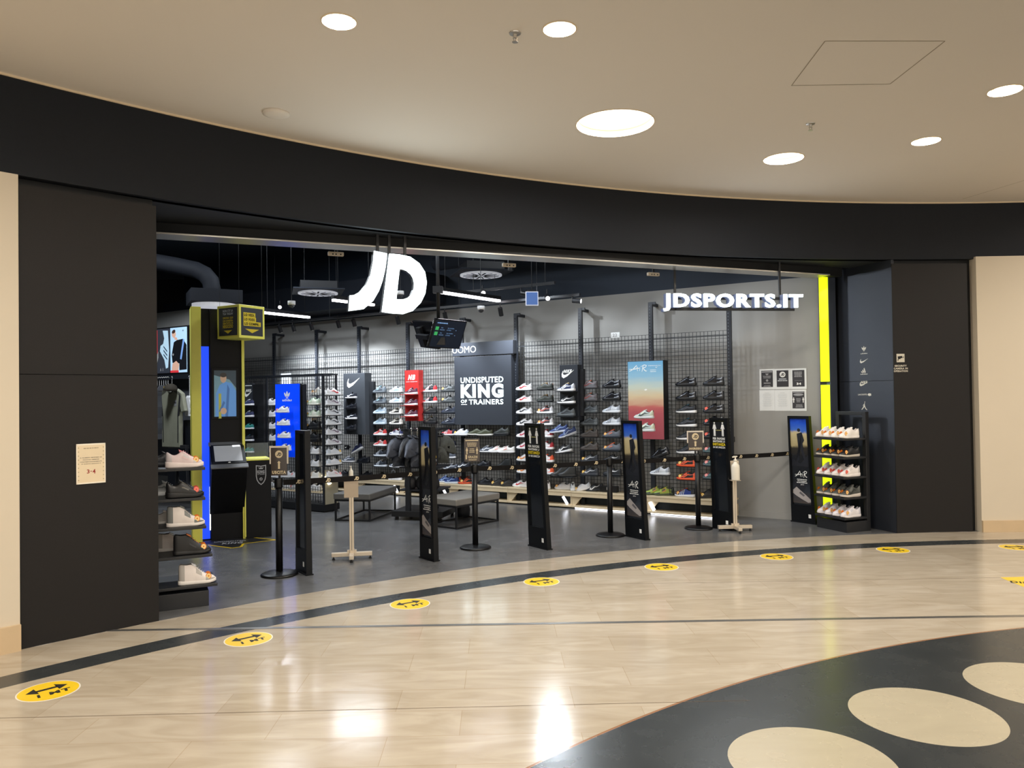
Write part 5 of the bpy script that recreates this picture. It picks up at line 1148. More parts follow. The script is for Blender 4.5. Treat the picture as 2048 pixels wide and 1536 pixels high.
for i in range(len(us)-1):
    a, c = us[i], us[i+1]; L_ = a - c
    q = wp(a, N_MESH, 0); t = thing('mesh_display', f'black wire mesh panel {bay[i]}', 'mesh panel', tuple(q), -AW, 'mesh panels of the shoe wall')
    b = MB(); grid(b, .03, L_-.03, .26, 2.43, 0, .05); b.build('wire_mesh', MESH, t)
    MB().box(.03, L_-.03, -.008, .008, 2.36, 2.372).build('cross_bar', MESH, t)
    PANEL.append((c, a, t))
def ledge(s, z, hw=.13, n0=N_MESH, d=.17):
    for c, a, t in PANEL:
        if c <= s <= a:
            x = a - s; b = MB(); b.box(x-hw, x+hw, -d, -.004, z-.008, z-.001); b.build('shoe_ledge', MESH, t); return
# ---------------------------------------------------------------- shoe columns (photo x of the middle, photo y of the soles)
ORD = ['topmost', 'second from top', 'third from top', 'fourth from top', 'fifth from top', 'sixth from top', 'seventh from top', 'eighth from top', 'ninth from top']
TL = -AW + PI                              # toes to the left of the photo
def column(x, rows, where, grp, xs=None):
    for i, (y, k, d) in enumerate(rows):
        px = x + (xs or 0)*i; P = onw(px, y, N_SHOE); shoe(k, tuple(P), TL, f'{d} trainer, {ORD[i]} {where}', grp); ledge(P.dot(WD), P.z)
column(759, [(785.7, 'grey_blue', 'dark grey and sky blue'), (807, 'grey_blue', 'dark grey and sky blue'), (827.4, 'pale_blue', 'pale blue grey'), (848.7, 'pale_blue', 'pale blue grey'), (870.6, 'white_redrun', 'white and bright red'), (892, 'white_redrun', 'white and bright red'), (912.4, 'black_grey_run', 'black trainer with grey sole'.replace(' trainer', '')), (933, 'black_grey_run', 'black and grey striped')], 'in the column past the tick panel', 'trainers past the charcoal tick panel', .3)
column(792, [(785, 'pale_white', 'pale blue and white'), (806, 'pale_white', 'pale blue and white'), (828, 'black_cream', 'black and cream'), (848.7, 'black_cream', 'black and cream'), (870.6, 'tri_blue', 'white, blue and red'), (892, 'tri_blue', 'white, blue and red'), (912.4, 'grey_white', 'grey and white'), (934.5, 'grey_white', 'grey and white')], 'in the column just before the red panel', 'trainers before the red panel')
column(860, [(784, 'white_red_black', 'black, white and red'), (806, 'white_red_black', 'black, white and red'), (826.7, 'dark_tan', 'black and tan'), (846.5, 'dark_tan', 'black and tan')], 'in the short column past the red panel', 'trainers past the red panel')
column(897, [(783.5, 'grey_y', 'dark grey yellow-tagged'), (804.7, 'grey_y', 'dark grey yellow-tagged'), (826.7, 'navy_dark', 'dark navy'), (848.7, 'navy_dark', 'dark navy'), (870.6, 'coral_bars', 'coral and navy striped'), (894, 'coral_bars', 'coral and navy striped'), (916, 'grey_yw', 'grey white-soled')], 'in the column touching the KING board', 'trainers touching the KING board')
column(1048, [(780.8, 'white_red', 'white red-ticked'), (804.3, 'white_red', 'white red-ticked'), (827.7, 'white_black', 'white dark-ticked'), (851, 'white_black', 'white dark-ticked'), (874.6, 'white_pink', 'white pink-ticked'), (897.9, 'white_pink', 'white pink-ticked'), (922, 'white_tick_tag', 'white orange-tagged'), (946, 'white_tick_tag', 'white orange-tagged')], 'in the white column past the KING board', 'white trainers past the KING board', .25)
column(1090, [(780, 'olive_dark', 'dark olive'), (803.5, 'olive_dark', 'dark olive'), (827, 'air_tag', 'grey and white orange-tagged'), (850.4, 'air_tag', 'grey and white orange-tagged'), (874.6, 'air_red', 'white and dark red'), (898.6, 'air_red', 'white and dark red'), (924, 'air_orange', 'white and orange'), (948.4, 'air_orange', 'white and orange')], 'in the column before the black logo shelves', 'trainers before the black logo shelves', .2)
column(1178, [(777, 'grey_redlace', 'grey copper-laced'), (802, 'grey_redlace', 'grey copper-laced'), (825.5, 'grey_air', 'slate grey'), (850, 'grey_air', 'slate grey'), (874, 'brown_grey', 'brown grey'), (900, 'brown_grey', 'brown grey'), (924, 'black_y', 'dark yellow-tagged'), (950.6, 'black_y', 'dark yellow-tagged')], 'in the column past the black logo shelves', 'trainers past the black logo shelves', .2)
column(1223, [(775.7, 'patent_black', 'glossy black'), (800.6, 'patent_black', 'glossy black'), (825.5, 'silver', 'white and silver'), (850, 'silver', 'white and silver'), (875, 'grey_otag', 'grey and orange'), (901.5, 'grey_otag', 'grey and orange'), (924, 'black_tick', 'black white-ticked'), (951, 'black_tick', 'black white-ticked')], 'in the column before the sunset light box', 'trainers before the sunset light box', .2)
column(1372, [(772, 'patent_black', 'glossy black'), (800, 'patent_black', 'glossy black'), (826, 'black_wsole', 'black white-soled'), (853.3, 'black_wsole', 'black white-soled'), (879.7, 'black_wsole', 'black white-soled'), (906.9, 'black_wsole', 'black white-soled'), (933, 'black_orange', 'black and orange'), (959.6, 'black_orange', 'black and orange')], 'in the column past the sunset light box', 'trainers past the sunset light box', .3)
column(1427, [(771, 'patent_black', 'glossy black'), (799, 'patent_black', 'glossy black'), (825.5, 'patent_black_r', 'glossy black red-tagged'), (850.4, 'patent_black_r', 'glossy black red-tagged'), (876.8, 'patent_black_r', 'glossy black red-tagged'), (905, 'teal_r', 'dark teal pink-tagged'), (931.8, 'teal_r', 'dark teal pink-tagged'), (958, 'teal_r', 'dark teal pink-tagged')], 'in the last column of the mesh wall', 'trainers at the end of the mesh wall')
def one(k, px, py, label, rz=TL, n=N_SHOE, grp=None, ry=0, led=True, rx=0):
    P = onw(px, py, n); o = shoe(k, tuple(P), rz, label, grp, ry=ry, rx=rx)
    if led: ledge(P.dot(WD), P.z, .12)
    return o
one('navy_wsole', 715, 903, 'navy trainer with white sole tilted toe-down on a stand below the tick panel', TL, ry=.42, led=False)
one('grey_white', 697, 924, 'dark grey trainer with pale sole on the bracket below the tick panel'); one('all_black', 727, 925, 'all black trainer on the bracket below the tick panel')
one('grey_white', 902, 939.6, 'small grey trainer with thick white sole above the far bench'); one('black_white', 925, 938.5, 'black trainer with cream sole beside the distance sign', TL)
one('white_y', 922, 870.8, 'large white trainer on the ledge under the KING board')
one('olive', 952, 870, 'olive green trainer under the KING board, next to the large white one', TL+.5); one('olive', 969, 871, 'olive green trainer under the KING board, nearer the dark camouflage one', TL+.5)
one('camo', 1003, 869.5, 'dark camouflage trainer on the ledge under the KING board')
one('grey_white', 973, 904.5, 'dark trainer with white sole peeping out beside the distance sign')
one('white_dots', 994, 905, 'white trainer with coral dots, rear one of the pair under the KING board', TL+.35); one('white_dots', 1012, 905.5, 'white trainer with coral dots, front one of the pair under the KING board', TL+.35)
one('all_black', 966, 935, 'black trainer on the lowest ledge beside the distance sign'); one('boot_black', 1008, 936, 'black ankle trainer on the lowest ledge before the white column')
one('blue_run', 1118, 865, 'blue running trainer below the black logo shelves, rear one of the pair', TL+.45, ry=.1); one('blue_run', 1136, 872, 'blue running trainer below the black logo shelves, front one of the pair', TL+.6, ry=.3)
one('black_air', 1128, 905, 'black and white cushioned trainer tilted toe-down beneath the blue pair', TL, ry=.18)
one('boot_black', 1119, 953, 'black ankle boot above the bench, rear one of the pair', TL+.5); one('boot_black', 1134, 953, 'black ankle boot above the bench, front one of the pair', TL+.5)
one('patent_black', 1321, 914, 'dark grey trainer tilted toe-down below the sunset light box', TL, ry=.3); one('silver', 1320, 949.5, 'white and silver trainer on the ledge below the sunset light box')
# ---------------------------------------------------------------- wooden benches under the mesh
WOOD = mat('birch plywood', (208, 190, 158), .5, var=.08, scale=12); DPIC = mat('dark teal picture board', (24, 34, 42), .5, var=.5, scale=9); LEDW = mat('bench led', (250, 250, 255), .4, emit=4, emit_rgb=(240, 244, 255))
zb1 = Z(1142, 982.5, N_BENCH); bx = [1462, 1293, 1142, 1015, 899, 800, 712, 600]
bn = ['last bench unit at the end of the mesh wall', 'bench unit below the column before the sunset light box', 'bench unit behind the distance-sticker gate in the middle', 'bench unit below the KING board', 'bench unit below the red panel', 'bench unit below the charcoal tick panel', 'bench unit half hidden behind the gondola']
for i in range(len(bx)-1):
    s0, s1 = S(bx[i], N_BENCH, 1000), S(bx[i+1], N_BENCH, 1000); L_ = s1 - s0; q = wp(s1, N_BENCH, 0)
    t = thing('display_bench', f'pale plywood {bn[i]}', 'bench', tuple(q), -AW, 'plywood display benches')
    MB().box(.002, L_-.002, 0, .345, zb1-.022, zb1).build('top', WOOD, t, bevel=.002); MB().box(.002, L_-.002, .005, .027, zb1-.075, zb1-.022).build('apron', WOOD, t)
    MB().box(.002, L_-.002, 0, .345, .02, .045).build('bottom_board', WOOD, t); MB().box(.03, L_-.03, .20, .21, .045, zb1-.022).build('picture_board', DPIC, t)
    for x in (.002, L_-.024): b = MB(); b.poly([(x, .045), (x+.022, .045), (x+.022, zb1-.075), (x, zb1-.075)], .03, .30); b.build('side_panel', WOOD, t)
    b = MB(); b.add([(.024, .03, zb1-.075), (.16, .03, zb1-.075), (.05, .03, .045), (.024, .03, .045), (.024, .05, zb1-.075), (.16, .05, zb1-.075), (.05, .05, .045), (.024, .05, .045)], [(0,1,2,3),(7,6,5,4),(0,4,5,1),(1,5,6,2),(2,6,7,3),(3,7,4,0)]); b.build('slanted_brace', WOOD, t)
    if i in (0, 1, 2, 4, 5): b = MB(); x_ = L_-.12 if i in (1, 4, 5) else .12; x_ = .13 if i != 1 else L_-.10; b.bar((L_-.14, .02, zb1-.085), (L_-.07, .02, .055), .019, 10) if i in (1, 4, 5, 2) else b.bar((.04, .02, zb1-.085), (.10, .02, .055), .022, 10); b.build('led_tube', LEDW, t)
    if i < 2:
        b = MB(); b.box(.05, L_-.05, .02, .04, .006, .016); b.build('led_strip', LEDW, t)
NB_ = N_BENCH - .15
def onb(k, px, py, label, rz=TL, ry=0, n=NB_):
    P = onw(px, py, n); P.z = zb1 + .0005; return shoe(k, tuple(P), rz, label, 'trainers on the plywood benches', ry=ry)
onb('blue_run', 890, 962, 'blue trainer with white sole, rear one of the pair on the bench'); onb('blue_run', 903, 962, 'blue trainer with white sole, front one of the pair on the bench', n=NB_+.07)
onb('black_orange', 920, 965, 'black and coral trainer on the bench beside the blue pair', TL+.6); onb('black_orange', 934, 965, 'black and coral trainer on the bench behind the distance sign post', TL+.6)
onb('all_black', 970, 967, 'very dark trainer on the bench below the lowest black ledge'); onb('black_tag', 997, 969, 'black yellow-tagged trainer, rear one of the pair on the middle bench', TL+.4); onb('black_tag', 1016, 969, 'black yellow-tagged trainer, front one of the pair on the middle bench', TL+.4)
onb('white_red', 1041, 972, 'white red-ticked trainer standing on the bench below the white column'); onb('white_flower', 1094, 973, 'white trainer with red flowers on the bench beside the gate', TL-.9)
onb('white_plain_o', 1126, 977, 'plain white trainer on the bench below the black boots'); onb('white_silver', 1146, 976, 'white trainer seen from its heel on the bench', TL-1.1)
onb('white_y', 1166, 978, 'cream trainer leaning sole-out on the bench', TL+.1, .25); onb('black_tick', 1190, 979, 'black trainer lying tilted on the bench beside the cream one', TL+.1, .2)
onb('neon', 1309, 990, 'neon green and black trainer, rear one of the pair on the bench', TL+.5); onb('neon', 1328, 991, 'neon green and black trainer, front one of the pair on the bench', TL+.5)
onb('blue_tag', 1370, 993, 'royal blue orange-tagged trainer on the bench'); onb('black_tag', 1415, 995, 'black yellow-tagged trainer at the end of the bench', TL+.7)
onb('all_black', 688, 952, 'dark trainer on the bench behind the gondola corner'); onb('all_black', 733, 953, 'black trainer on the bench behind the belt'); onb('camo', 763, 955, 'dark camouflage trainer on the bench before the grey bag'); onb('white_grey', 790, 959, 'low white trainer on the bench beside the grey bag', n=NB_+.08)
bp = onw(1218, 982, NB_); bt = thing('brand_block', 'black block with a small white shield standing on the bench', 'display block', (bp.x, bp.y, zb1), -AW)
MB().box(-.13, .13, -.03, .05, 0, .085).build('block', BLK, bt, bevel=.003); b = mb_nf().m(WHT); b.poly([(-.02,.07),(.02,.07),(.02,.035),(0,.015),(-.02,.035)], -.031); b.m(BLK); jd(b, 0, .045, .022, -.0325, .0003); b.build('print', parent=bt)
gp = onw(787, 955, NB_); gt = thing('fabric_bag', 'pale grey drawstring bag standing on the bench', 'bag', (gp.x, gp.y, zb1), -AW)
GB = mat('pale grey fabric', (176, 180, 186), .8, bump=.2, scale=20)
MB().lathe([(.02, 0), (.06, .004), (.066, .05), (.05, .09), (.03, .10)], 14).build('body', GB, gt, smooth=True); b = MB(); b.tube([(-.04, 0, .085), (-.03, 0, .14), (0, 0, .16), (.03, 0, .14), (.04, 0, .085)], .008, 8); b.build('handle', GB, gt, smooth=True)
# ---------------------------------------------------------------- display boards on the mesh wall
def board(x0, x1, yt, yb, nf, th, M, name, lb, cat='display panel', bev=.003):
    a, c = onw(x0, (yt+yb)/2, nf), onw(x1, (yt+yb)/2, nf); w = (c-a); w = math.hypot(w.x, w.y); xm = (x0+x1)/2; zt, zb = Z(xm, yt, nf), Z(xm, yb, nf)
    t = thing(name, lb, cat, (a.x, a.y, zb), -AW); MB().box(0, w, 0, th, 0, zt-zb).build('body', M, t, bevel=bev); return t, w, zt-zb
CHB = mat('board slate', (62, 66, 74), .38, .1, var=.04); TXW = mat('lit white lettering', (236, 250, 252), .4, emit=1.9, emit_rgb=(225, 246, 250))
t, w, h = board(905, 1026, 683.5, 710, -9.74, .10, CHB, 'header_sign', 'slate header sign reading UOMO above the KING board', 'sign')
b = mb_nf(); text(b, 'UOMO', w*.20, h*.48, w*.40, h*.50, -.002, -.006); b.build('lettering', mat('white lit header letters', (236, 238, 238), .4, emit=.8), t)
t, w, h = board(909, 1023, 712, 850, -9.74, .11, CHB, 'display_board', 'large slate board reading UNDISPUTED KING OF TRAINERS', 'sign')
b = mb_nf(); text(b, 'UNDISPUTED', w*.49, h*.655, w*.75, h*.085, -.002, .02); text(b, 'KING', w*.49, h*.495, w*.75, h*.205, -.002, .055); text(b, 'OF', w*.17, h*.345, w*.11, h*.05, -.002, .03); b.rect(w*.12, w*.225, h*.295, h*.302, -.002); text(b, 'TRAINERS', w*.56, h*.335, w*.60, h*.075, -.002, .02); b.build('lettering', TXW, t)
def ticklocal(b, cx, cz, w): tick(b, cx, cz, w, -.002, .0006)
SLT = mat('charcoal tick board', (66, 70, 76), .5)
nf = -9.62
t, w, h = board(687, 730, 746.5, 869, nf, .16, SLT, 'brand_display', 'charcoal panel with a white tick and four trainers')
b = mb_nf().m(WHT); ticklocal(b, w*.47, h*.84, w*.58); b.build('print', parent=t)
MB().box(w+.002, w+.10, .10, .16, -.13, h*.86).build('rear_plate', mat('dark plate', (40, 42, 46), .5), t)
for i, (y, k, d) in enumerate(((796.7, 'black_white', 'black and white'), (818, 'all_black', 'all black'), (838.4, 'black_white', 'black and white'), (860, 'all_black', 'all black'))):
    P = onw(702, y, nf+.075); shoe(k, tuple(P), TL, f'{d} trainer, {ORD[i]} on the charcoal tick panel', 'trainers on the charcoal tick panel', sc=.9)
    q_ = onw(702, y, nf); b = MB(); x_ = (q_ - t.location).dot(-WD); b.box(x_-.11, x_+.11, -.12, 0, P.z-t.location.z-.006, P.z-t.location.z-.001); b.build('ledge', MESH, t)
pq = onw(693, 894.5, N_SHOE); tp = thing('brand_plaque', 'small black plaque with white tick below the charcoal tick panel', 'plaque', tuple(pq), -AW)
MB().box(-.05, .05, -.01, .02, -.04, .04).build('plate', BLK, tp); b = mb_nf().m(WHT); tick(b, 0, 0, .05, -.0115, .0004); b.build('print', parent=tp); MB().box(-.01, .01, .02, .09, -.01, .01).build('peg', BLK, tp)
t, w, h = board(810, 837.5, 740.5, 842, nf, .12, mat('red panel', (196, 52, 50), .4), 'brand_display', 'red panel with white monogram and three maroon trainers')
b = mb_nf().m(WHT); text(b, 'NB', w*.52, h*.86, w*.5, h*.105, -.002, .06, 0, .25); text(b, 'new balance', w*.5, h*.775, w*.8, h*.018, -.002, .03); b.build('print', parent=t)
for i, y in enumerate((788.6, 810.6, 832.6)):
    P = onw(822, y, nf+.08); shoe('maroon', tuple(P), TL, f'maroon trainer, {ORD[i]} on the red panel', 'trainers on the red panel', sc=.92)
    MB().box(0, w, -.13, 0, P.z-t.location.z-.008, P.z-t.location.z-.001).build('ledge', mat('red panel', (196, 52, 50), .4), t)
t, w, h = board(1119.5, 1156, 729.5, 841, nf, .14, mat('black logo shelf panel', (40, 44, 52), .45), 'brand_display', 'black three-shelf panel with white lettering over a tick')
b = mb_nf().m(WHT); ticklocal(b, w*.46, h*.83, w*.68); text(b, 'NIKE', w*.46, h*.885, w*.42, h*.06, -.003, .06, 0, .3); b.build('print', parent=t)
for i, (y, k, d) in enumerate(((782.3, 'navy_air', 'navy and white'), (807, 'black_air', 'black and white'), (832, 'grey_air', 'dark grey'))):
    P = onw(1132.5, y, nf+.08); shoe(k, tuple(P), TL, f'{d} cushioned trainer, {ORD[i]} on the black three-shelf panel', 'trainers on the black three-shelf panel')
    MB().box(0, w, -.15, 0, P.z-t.location.z-.012, P.z-t.location.z-.001).build('ledge', MESH, t)
b = MB(); MB().box(w+.002, w+.05, .06, .14, h*.08, h*.92).build('rear_plate', mat('dark plate', (40, 42, 46), .5), t)
def sunset():
    M = bpy.data.materials.new('sunset light box picture'); M.use_nodes = True; nt = M.node_tree; b = nt.nodes['Principled BSDF']
    tc = node(nt, 'ShaderNodeTexCoord'); sp = node(nt, 'ShaderNodeSeparateXYZ'); nt.links.new(tc.outputs['Object'], sp.inputs[0])
    mp = node(nt, 'ShaderNodeMapping'); mp.inputs['Scale'].default_value = (1.2, 1, 6); nt.links.new(tc.outputs['Object'], mp.inputs[0])
    nz = node(nt, 'ShaderNodeTexNoise'); nz.inputs['Scale'].default_value = 3; nz.inputs['Detail'].default_value = 5; nt.links.new(mp.outputs[0], nz.inputs['Vector'])
    z = mth(nt, 'ADD', sp.outputs[2], mth(nt, 'MULTIPLY', mth(nt, 'SUBTRACT', nz.outputs[0], .5), .10))
    cr = node(nt, 'ShaderNodeValToRGB'); e = cr.color_ramp.elements; st = [(0, (150, 66, 76)), (.3, (176, 74, 82)), (.37, (196, 96, 90)), (.40, (206, 150, 122)), (.5, (222, 200, 160)), (.6, (206, 216, 200)), (.72, (150, 200, 226)), (.88, (112, 182, 226)), (1, (84, 158, 214))]
    while len(e) < len(st): e.new(.5)
    for k, (p, c) in enumerate(st): e[k].position = p; e[k].color = lin(c) + (1,)
    nt.links.new(mth(nt, 'DIVIDE', z, 1.17), cr.inputs[0]); b.inputs['Base Color'].default_value = (.03, .03, .03, 1); nt.links.new(cr.outputs[0], b.inputs['Emission Color']); b.inputs['Emission Strength'].default_value = .8; b.inputs['Roughness'].default_value = .3
    return M
t, w, h = board(1256, 1328, 721.5, 879, nf, .16, BLK, 'light_box', 'glowing sunset light box with handwritten white lettering', 'light box')
b = mb_nf(); b.rect(.006, w-.006, .006, h-.006, -.003); b.build('picture', sunset(), t)
b = mb_nf().m(WHT); script_air(b, w*.30, h*.905, w*.50, h*.085, -.005); text(b, 'IMPRESSION', w*.76, h*.935, w*.34, h*.012, -.005, 0); lines(b, w*.72, h*.88, w*.2, 2, h*.02, h*.006, -.005, 3); tick(b, w*.82, h*.915, w*.06, -.005, .0003)
b.poly([(w*.46,h*.63),(w*.52,h*.645),(w*.55,h*.63),(w*.5,h*.62)], -.005); b.build('print', parent=t)
for y, x, l in ((837, 1288, 'silver running trainer mounted on the sunset light box, the higher one'), (863, 1290, 'silver running trainer mounted on the sunset light box, the lower one')):
    P = onw(x, y, nf+.08); shoe('silver_poster', tuple(P), TL, l); x_ = (onw(x, y, nf) - t.location).dot(-WD); MB().box(x_-.02, x_+.02, -.12, 0, P.z-t.location.z-.007, P.z-t.location.z-.001).build('peg', ALU, t)
a = onw(1222, 676, N_MESH+.01); t = thing('number_card', 'small white card with two digits on top of the mesh wall', 'card', tuple(a), -AW); MB().box(0, .13, 0, .002, 0, .075).build('card', PW, t); b = mb_nf(); text(b, '22', .06, .037, .07, .045, -.001, .03); b.build('print', MIDG, t)
# ================================================================ gondola with the blue panel
G0 = fl(649, 1025.5); NG = G0.dot(WN); SG = G0.dot(WD); ztop = 1.98
gt = thing('display_gondola', 'free-standing black wire gondola of white trainers beside the kiosk', 'display stand', (G0.x, G0.y, 0), -AW)
LG, DGp = 2.35, .30
MB().box(-LG, 0, 0, DGp, .015, .11).build('plinth', BLK, gt, bevel=.003); MB().box(-LG+.02, -.02, .02, DGp-.02, 0, .015).build('plinth_base', BLK2, gt)
for x, y in ((-LG+.02, .01), (-.02, .01), (-.02, DGp-.03), (-LG+.02, DGp-.03), (-1.2, .01)): MB().box(x-.012, x+.012, y-.01, y+.012, .11, ztop).build('post', UPR, gt)
for y in (.0, DGp-.03): MB().box(-LG, 0, y, y+.022, ztop-.02, ztop).build('top_rail', UPR, gt)
MB().box(-.022, 0, .02, DGp-.03, ztop-.02, ztop).build('top_rail', UPR, gt)
b = MB(); grid(b, -LG, -.03, .13, ztop-.03, DGp*.5, .05); b.build('wire_mesh', MESH, gt); b = MB(); grid(b, -LG, -.03, .13, .36, .004, .05); b.build('wire_front', MESH, gt)
b = MB()
for k in range(6): y = .02 + (DGp-.05)*k/5; b.box(-.008, -.004, y-.0024, y+.0024, .65, ztop-.02)
for k in range(28): z = .65 + k*.048; b.box(-.006, -.002, .02, DGp-.03, z-.0024, z+.0024)
b.build('end_mesh', MESH, gt); zl_ = Z(628, 983, NG+.0)
MB().box(-LG, -.03, .0, DGp*.48, zl_-.02, zl_).build('ledge', WOOD, gt); MB().box(-.012, 0, .02, DGp-.03, .11, .60).build('end_board', mat('beige end board', (168, 160, 138), .4), gt)
b = MB(); b.bar((.004, .04, .52), (.004, .10, .40), .03, 12); b.build('lamp_tube', mat('warm led', (255, 246, 214), .4, emit=4, emit_rgb=(255, 244, 205)), gt)
n_g = NG - .07
def og(k, px, py, label, grp='trainers on the gondola', rz=TL, off=0.0, ry=0, z=None, sc=1.0):
    P = onw(px, py, n_g+off); 
    if z is not None: P.z = z
    o = shoe(k, tuple(P), rz, label, grp, ry=ry, sc=sc)
    if z is None and off == 0:
        x = -(P.dot(WD) - SG); MB().box(x-.12, x+.12, .004, .149, P.z-.007, P.z-.001).build('shoe_ledge', MESH, gt)
    return o
for i, (y, k, d) in enumerate(((810, 'cream_green', 'cream and mint'), (834, 'cream_green', 'cream and mint'), (858, 'black_o', 'black orange-tagged'), (881.6, 'black_o', 'black orange-tagged'), (908, 'white_stripe_o', 'white dark-striped'), (932.8, 'white_stripe_o', 'white dark-striped'), (957.4, 'white_tan', 'white and tan'))): og(k, 627, y, f'{d} trainer, {ORD[i]} in the front column at the gondola corner', 'trainers at the gondola corner')
og('white_plain_o', 629, 982, 'white trainer on the wooden gondola ledge near the corner', z=zl_+.0005)
for i, (y, k, d) in enumerate(((811, 'white_plain_p', 'white pink-tagged'), (834, 'white_plain_p', 'white pink-tagged'), (858, 'white_plain_o', 'white orange-tagged'), (881.6, 'white_plain_o', 'white orange-tagged'), (905, 'white_plain_p', 'white pink-tagged'))): og(k, 541, y, f'{d} trainer, {ORD[i]} in the gondola column just before the blue panel', 'trainers before the blue panel')
for i, (x, y) in enumerate(((553, 955), (577, 955), (596, 955))): og('white_plain_p', x, y, ['white trainer low on the gondola, beside the kiosk counter and behind the exit sign', 'white trainer low on the gondola, half hidden by the USCITA post', 'pink-tagged white trainer low on the gondola, beside the first gate'][i], 'low trainers behind the exit sign')
for i, x in enumerate((544, 569, 594)): og('white_plain_p', x, 981, ['white trainer on the gondola ledge next to the kiosk counter', 'white trainer on the gondola ledge behind the USCITA post', 'pink-tagged white trainer on the gondola ledge by the first gate'][i], 'trainers on the gondola ledge', z=zl_+.0005)
for i, y in enumerate((790.5, 846, 868, 890)): 
    P = onw(637, y, NG - DGp + .07); shoe('white_tan', tuple(P), TL, f'white and tan trainer behind the gondola mesh, {ORD[i]} of its column', 'trainers behind the gondola mesh')
    MB().box(-(P.dot(WD)-SG)-.12, -(P.dot(WD)-SG)+.12, DGp*.5+.012, DGp-.04, P.z-.007, P.z-.001).build('shoe_ledge', MESH, gt)
ys_ = [790.7, 810.8, 830.8, 849.9, 869.4, 889.5, 909.6, 929.7, 955.4]; ks = ['white_red', 'white_grey', 'white_dark', 'white_dark', 'white_grey', 'white_grey', 'white_y', 'white_y', 'white_flower']
ds = ['white red-ticked', 'white mauve-ticked', 'white dark-ticked', 'white dark-ticked', 'white mauve-ticked', 'white mauve-ticked', 'white yellow-tagged', 'white yellow-tagged', 'white flower-patterned']
for i, (y, k, d) in enumerate(zip(ys_, ks, ds)):
    base = G0 + Vector((.847, -.532, 0))*.062 + Vector((.532, .847, 0))*.135; P = aty(658, y, base.y)
    shoe(k, (base.x, base.y, P.z), -AW + PI/2, f'{d} trainer, {ORD[i]} on the end face of the gondola', 'trainers on the gondola end face'); MB().box(.002, .12, .02, .26, P.z-.007, P.z-.001).build('shoe_ledge', MESH, gt)
BLUP = mat('blue panel', (0, 64, 235), .4, emit=.45, emit_rgb=(0, 70, 255))
nb_ = NG + .05
a, c = onw(551, 840, nb_), onw(599, 840, nb_); w = math.hypot((c-a).x, (c-a).y); zt, zb = Z(575, 768, nb_), Z(575, 914, nb_); h = zt-zb
t = thing('brand_display', 'bright blue panel with a white three-leaf logo and four white trainers', 'display panel', (a.x, a.y, zb), -AW)
MB().box(0, w, 0, .012, 0, h).build('face', BLUP, t); MB().box(.01, w, .012, .045, 0, h).build('body', BLK2, t); MB().box(w-.02, w+.10, .046, .05, .02, h-.01).build('side_fin', BLK2, t)
b = mb_nf(); trefoil(b, w*.50, h*.845, h*.125, WHT, BLUP, -.002); b.m(WHT); text(b, 'adidas', w*.5, h*.78, w*.40, h*.034, -.002, .03); b.build('print', parent=t)
for i, (x, y, k) in enumerate(((565, 825.5, 'white_plain_p'), (566.5, 851, 'white_plain_o'), (568, 876, 'white_plain_p'), (569, 901, 'white_plain_p'))):
    P = onw(x, y, nb_+.07); shoe(k, tuple(P), TL, f'white trainer, {ORD[i]} on the bright blue panel', 'trainers on the blue panel', sc=.92)
    x_ = (onw(x, y, nb_) - t.location).dot(-WD); b = MB(); b.box(x_-.06, x_+.06, -.11, 0, P.z-t.location.z-.007, P.z-t.location.z-.001); b.build('peg_ledge', BLUP, t); MB().box(x_+.13, x_+.145, -.02, 0, P.z-zb, P.z-zb+.02).build('peg', WHT, t)
nn_ = NG + .05
a, c = onw(477, 840, nn_), onw(506, 840, nn_); w = math.hypot((c-a).x, (c-a).y); zt, zb = Z(490, 767, nn_), Z(490, 917, nn_); h = zt-zb
t = thing('brand_display', 'narrow black shelf panel with white logo between the kiosk and the gondola trainers', 'display panel', (a.x, a.y, zb), -AW)
MB().box(0, w, 0, .045, 0, h).build('body', mat('black logo shelf panel', (40, 44, 52), .45), t); MB().box(w+.005, w+.24, .0, .045, -.02, h-.02).build('rear_plate', BLK, t)
b = mb_nf().m(WHT); ticklocal(b, w*.72, h*.86, w*.5); text(b, 'NIKE', w*.72, h*.905, w*.34, h*.035, -.003, .06, 0, .3); b.rect(w*.5, w*.95, h*.965, h*.975, -.002); b.build('print', parent=t)
for i, (y, k, d) in enumerate(((811, 'navy_wsole', 'navy'), (834, 'navy_wsole', 'navy'), (858, 'teal_green', 'green'), (882, 'black_wsole', 'black'), (905, 'teal_green', 'green'))):
    P = onw(497, y, nn_+.08); shoe(k, tuple(P), TL, f'{d} white-soled trainer, {ORD[i]} on the narrow black panel by the kiosk', 'trainers by the kiosk', sc=.8)
    MB().box(w*.1, w*.98, -.14, 0, P.z-zb-.01, P.z-zb-.001).build('ledge', MESH, t)
a = onw(562, 776, N_MESH+.012); t = thing('wall_poster', 'white poster on the mesh above the blue panel', 'poster', tuple(a), -AW); MB().box(0, .27, 0, .003, 0, .27).build('sheet', mat('bright poster paper', (225, 230, 236), .5), t); b = mb_nf(); lines(b, .135, .13, .18, 3, .03, .012, -.002, 4); b.build('print', MIDG, t)
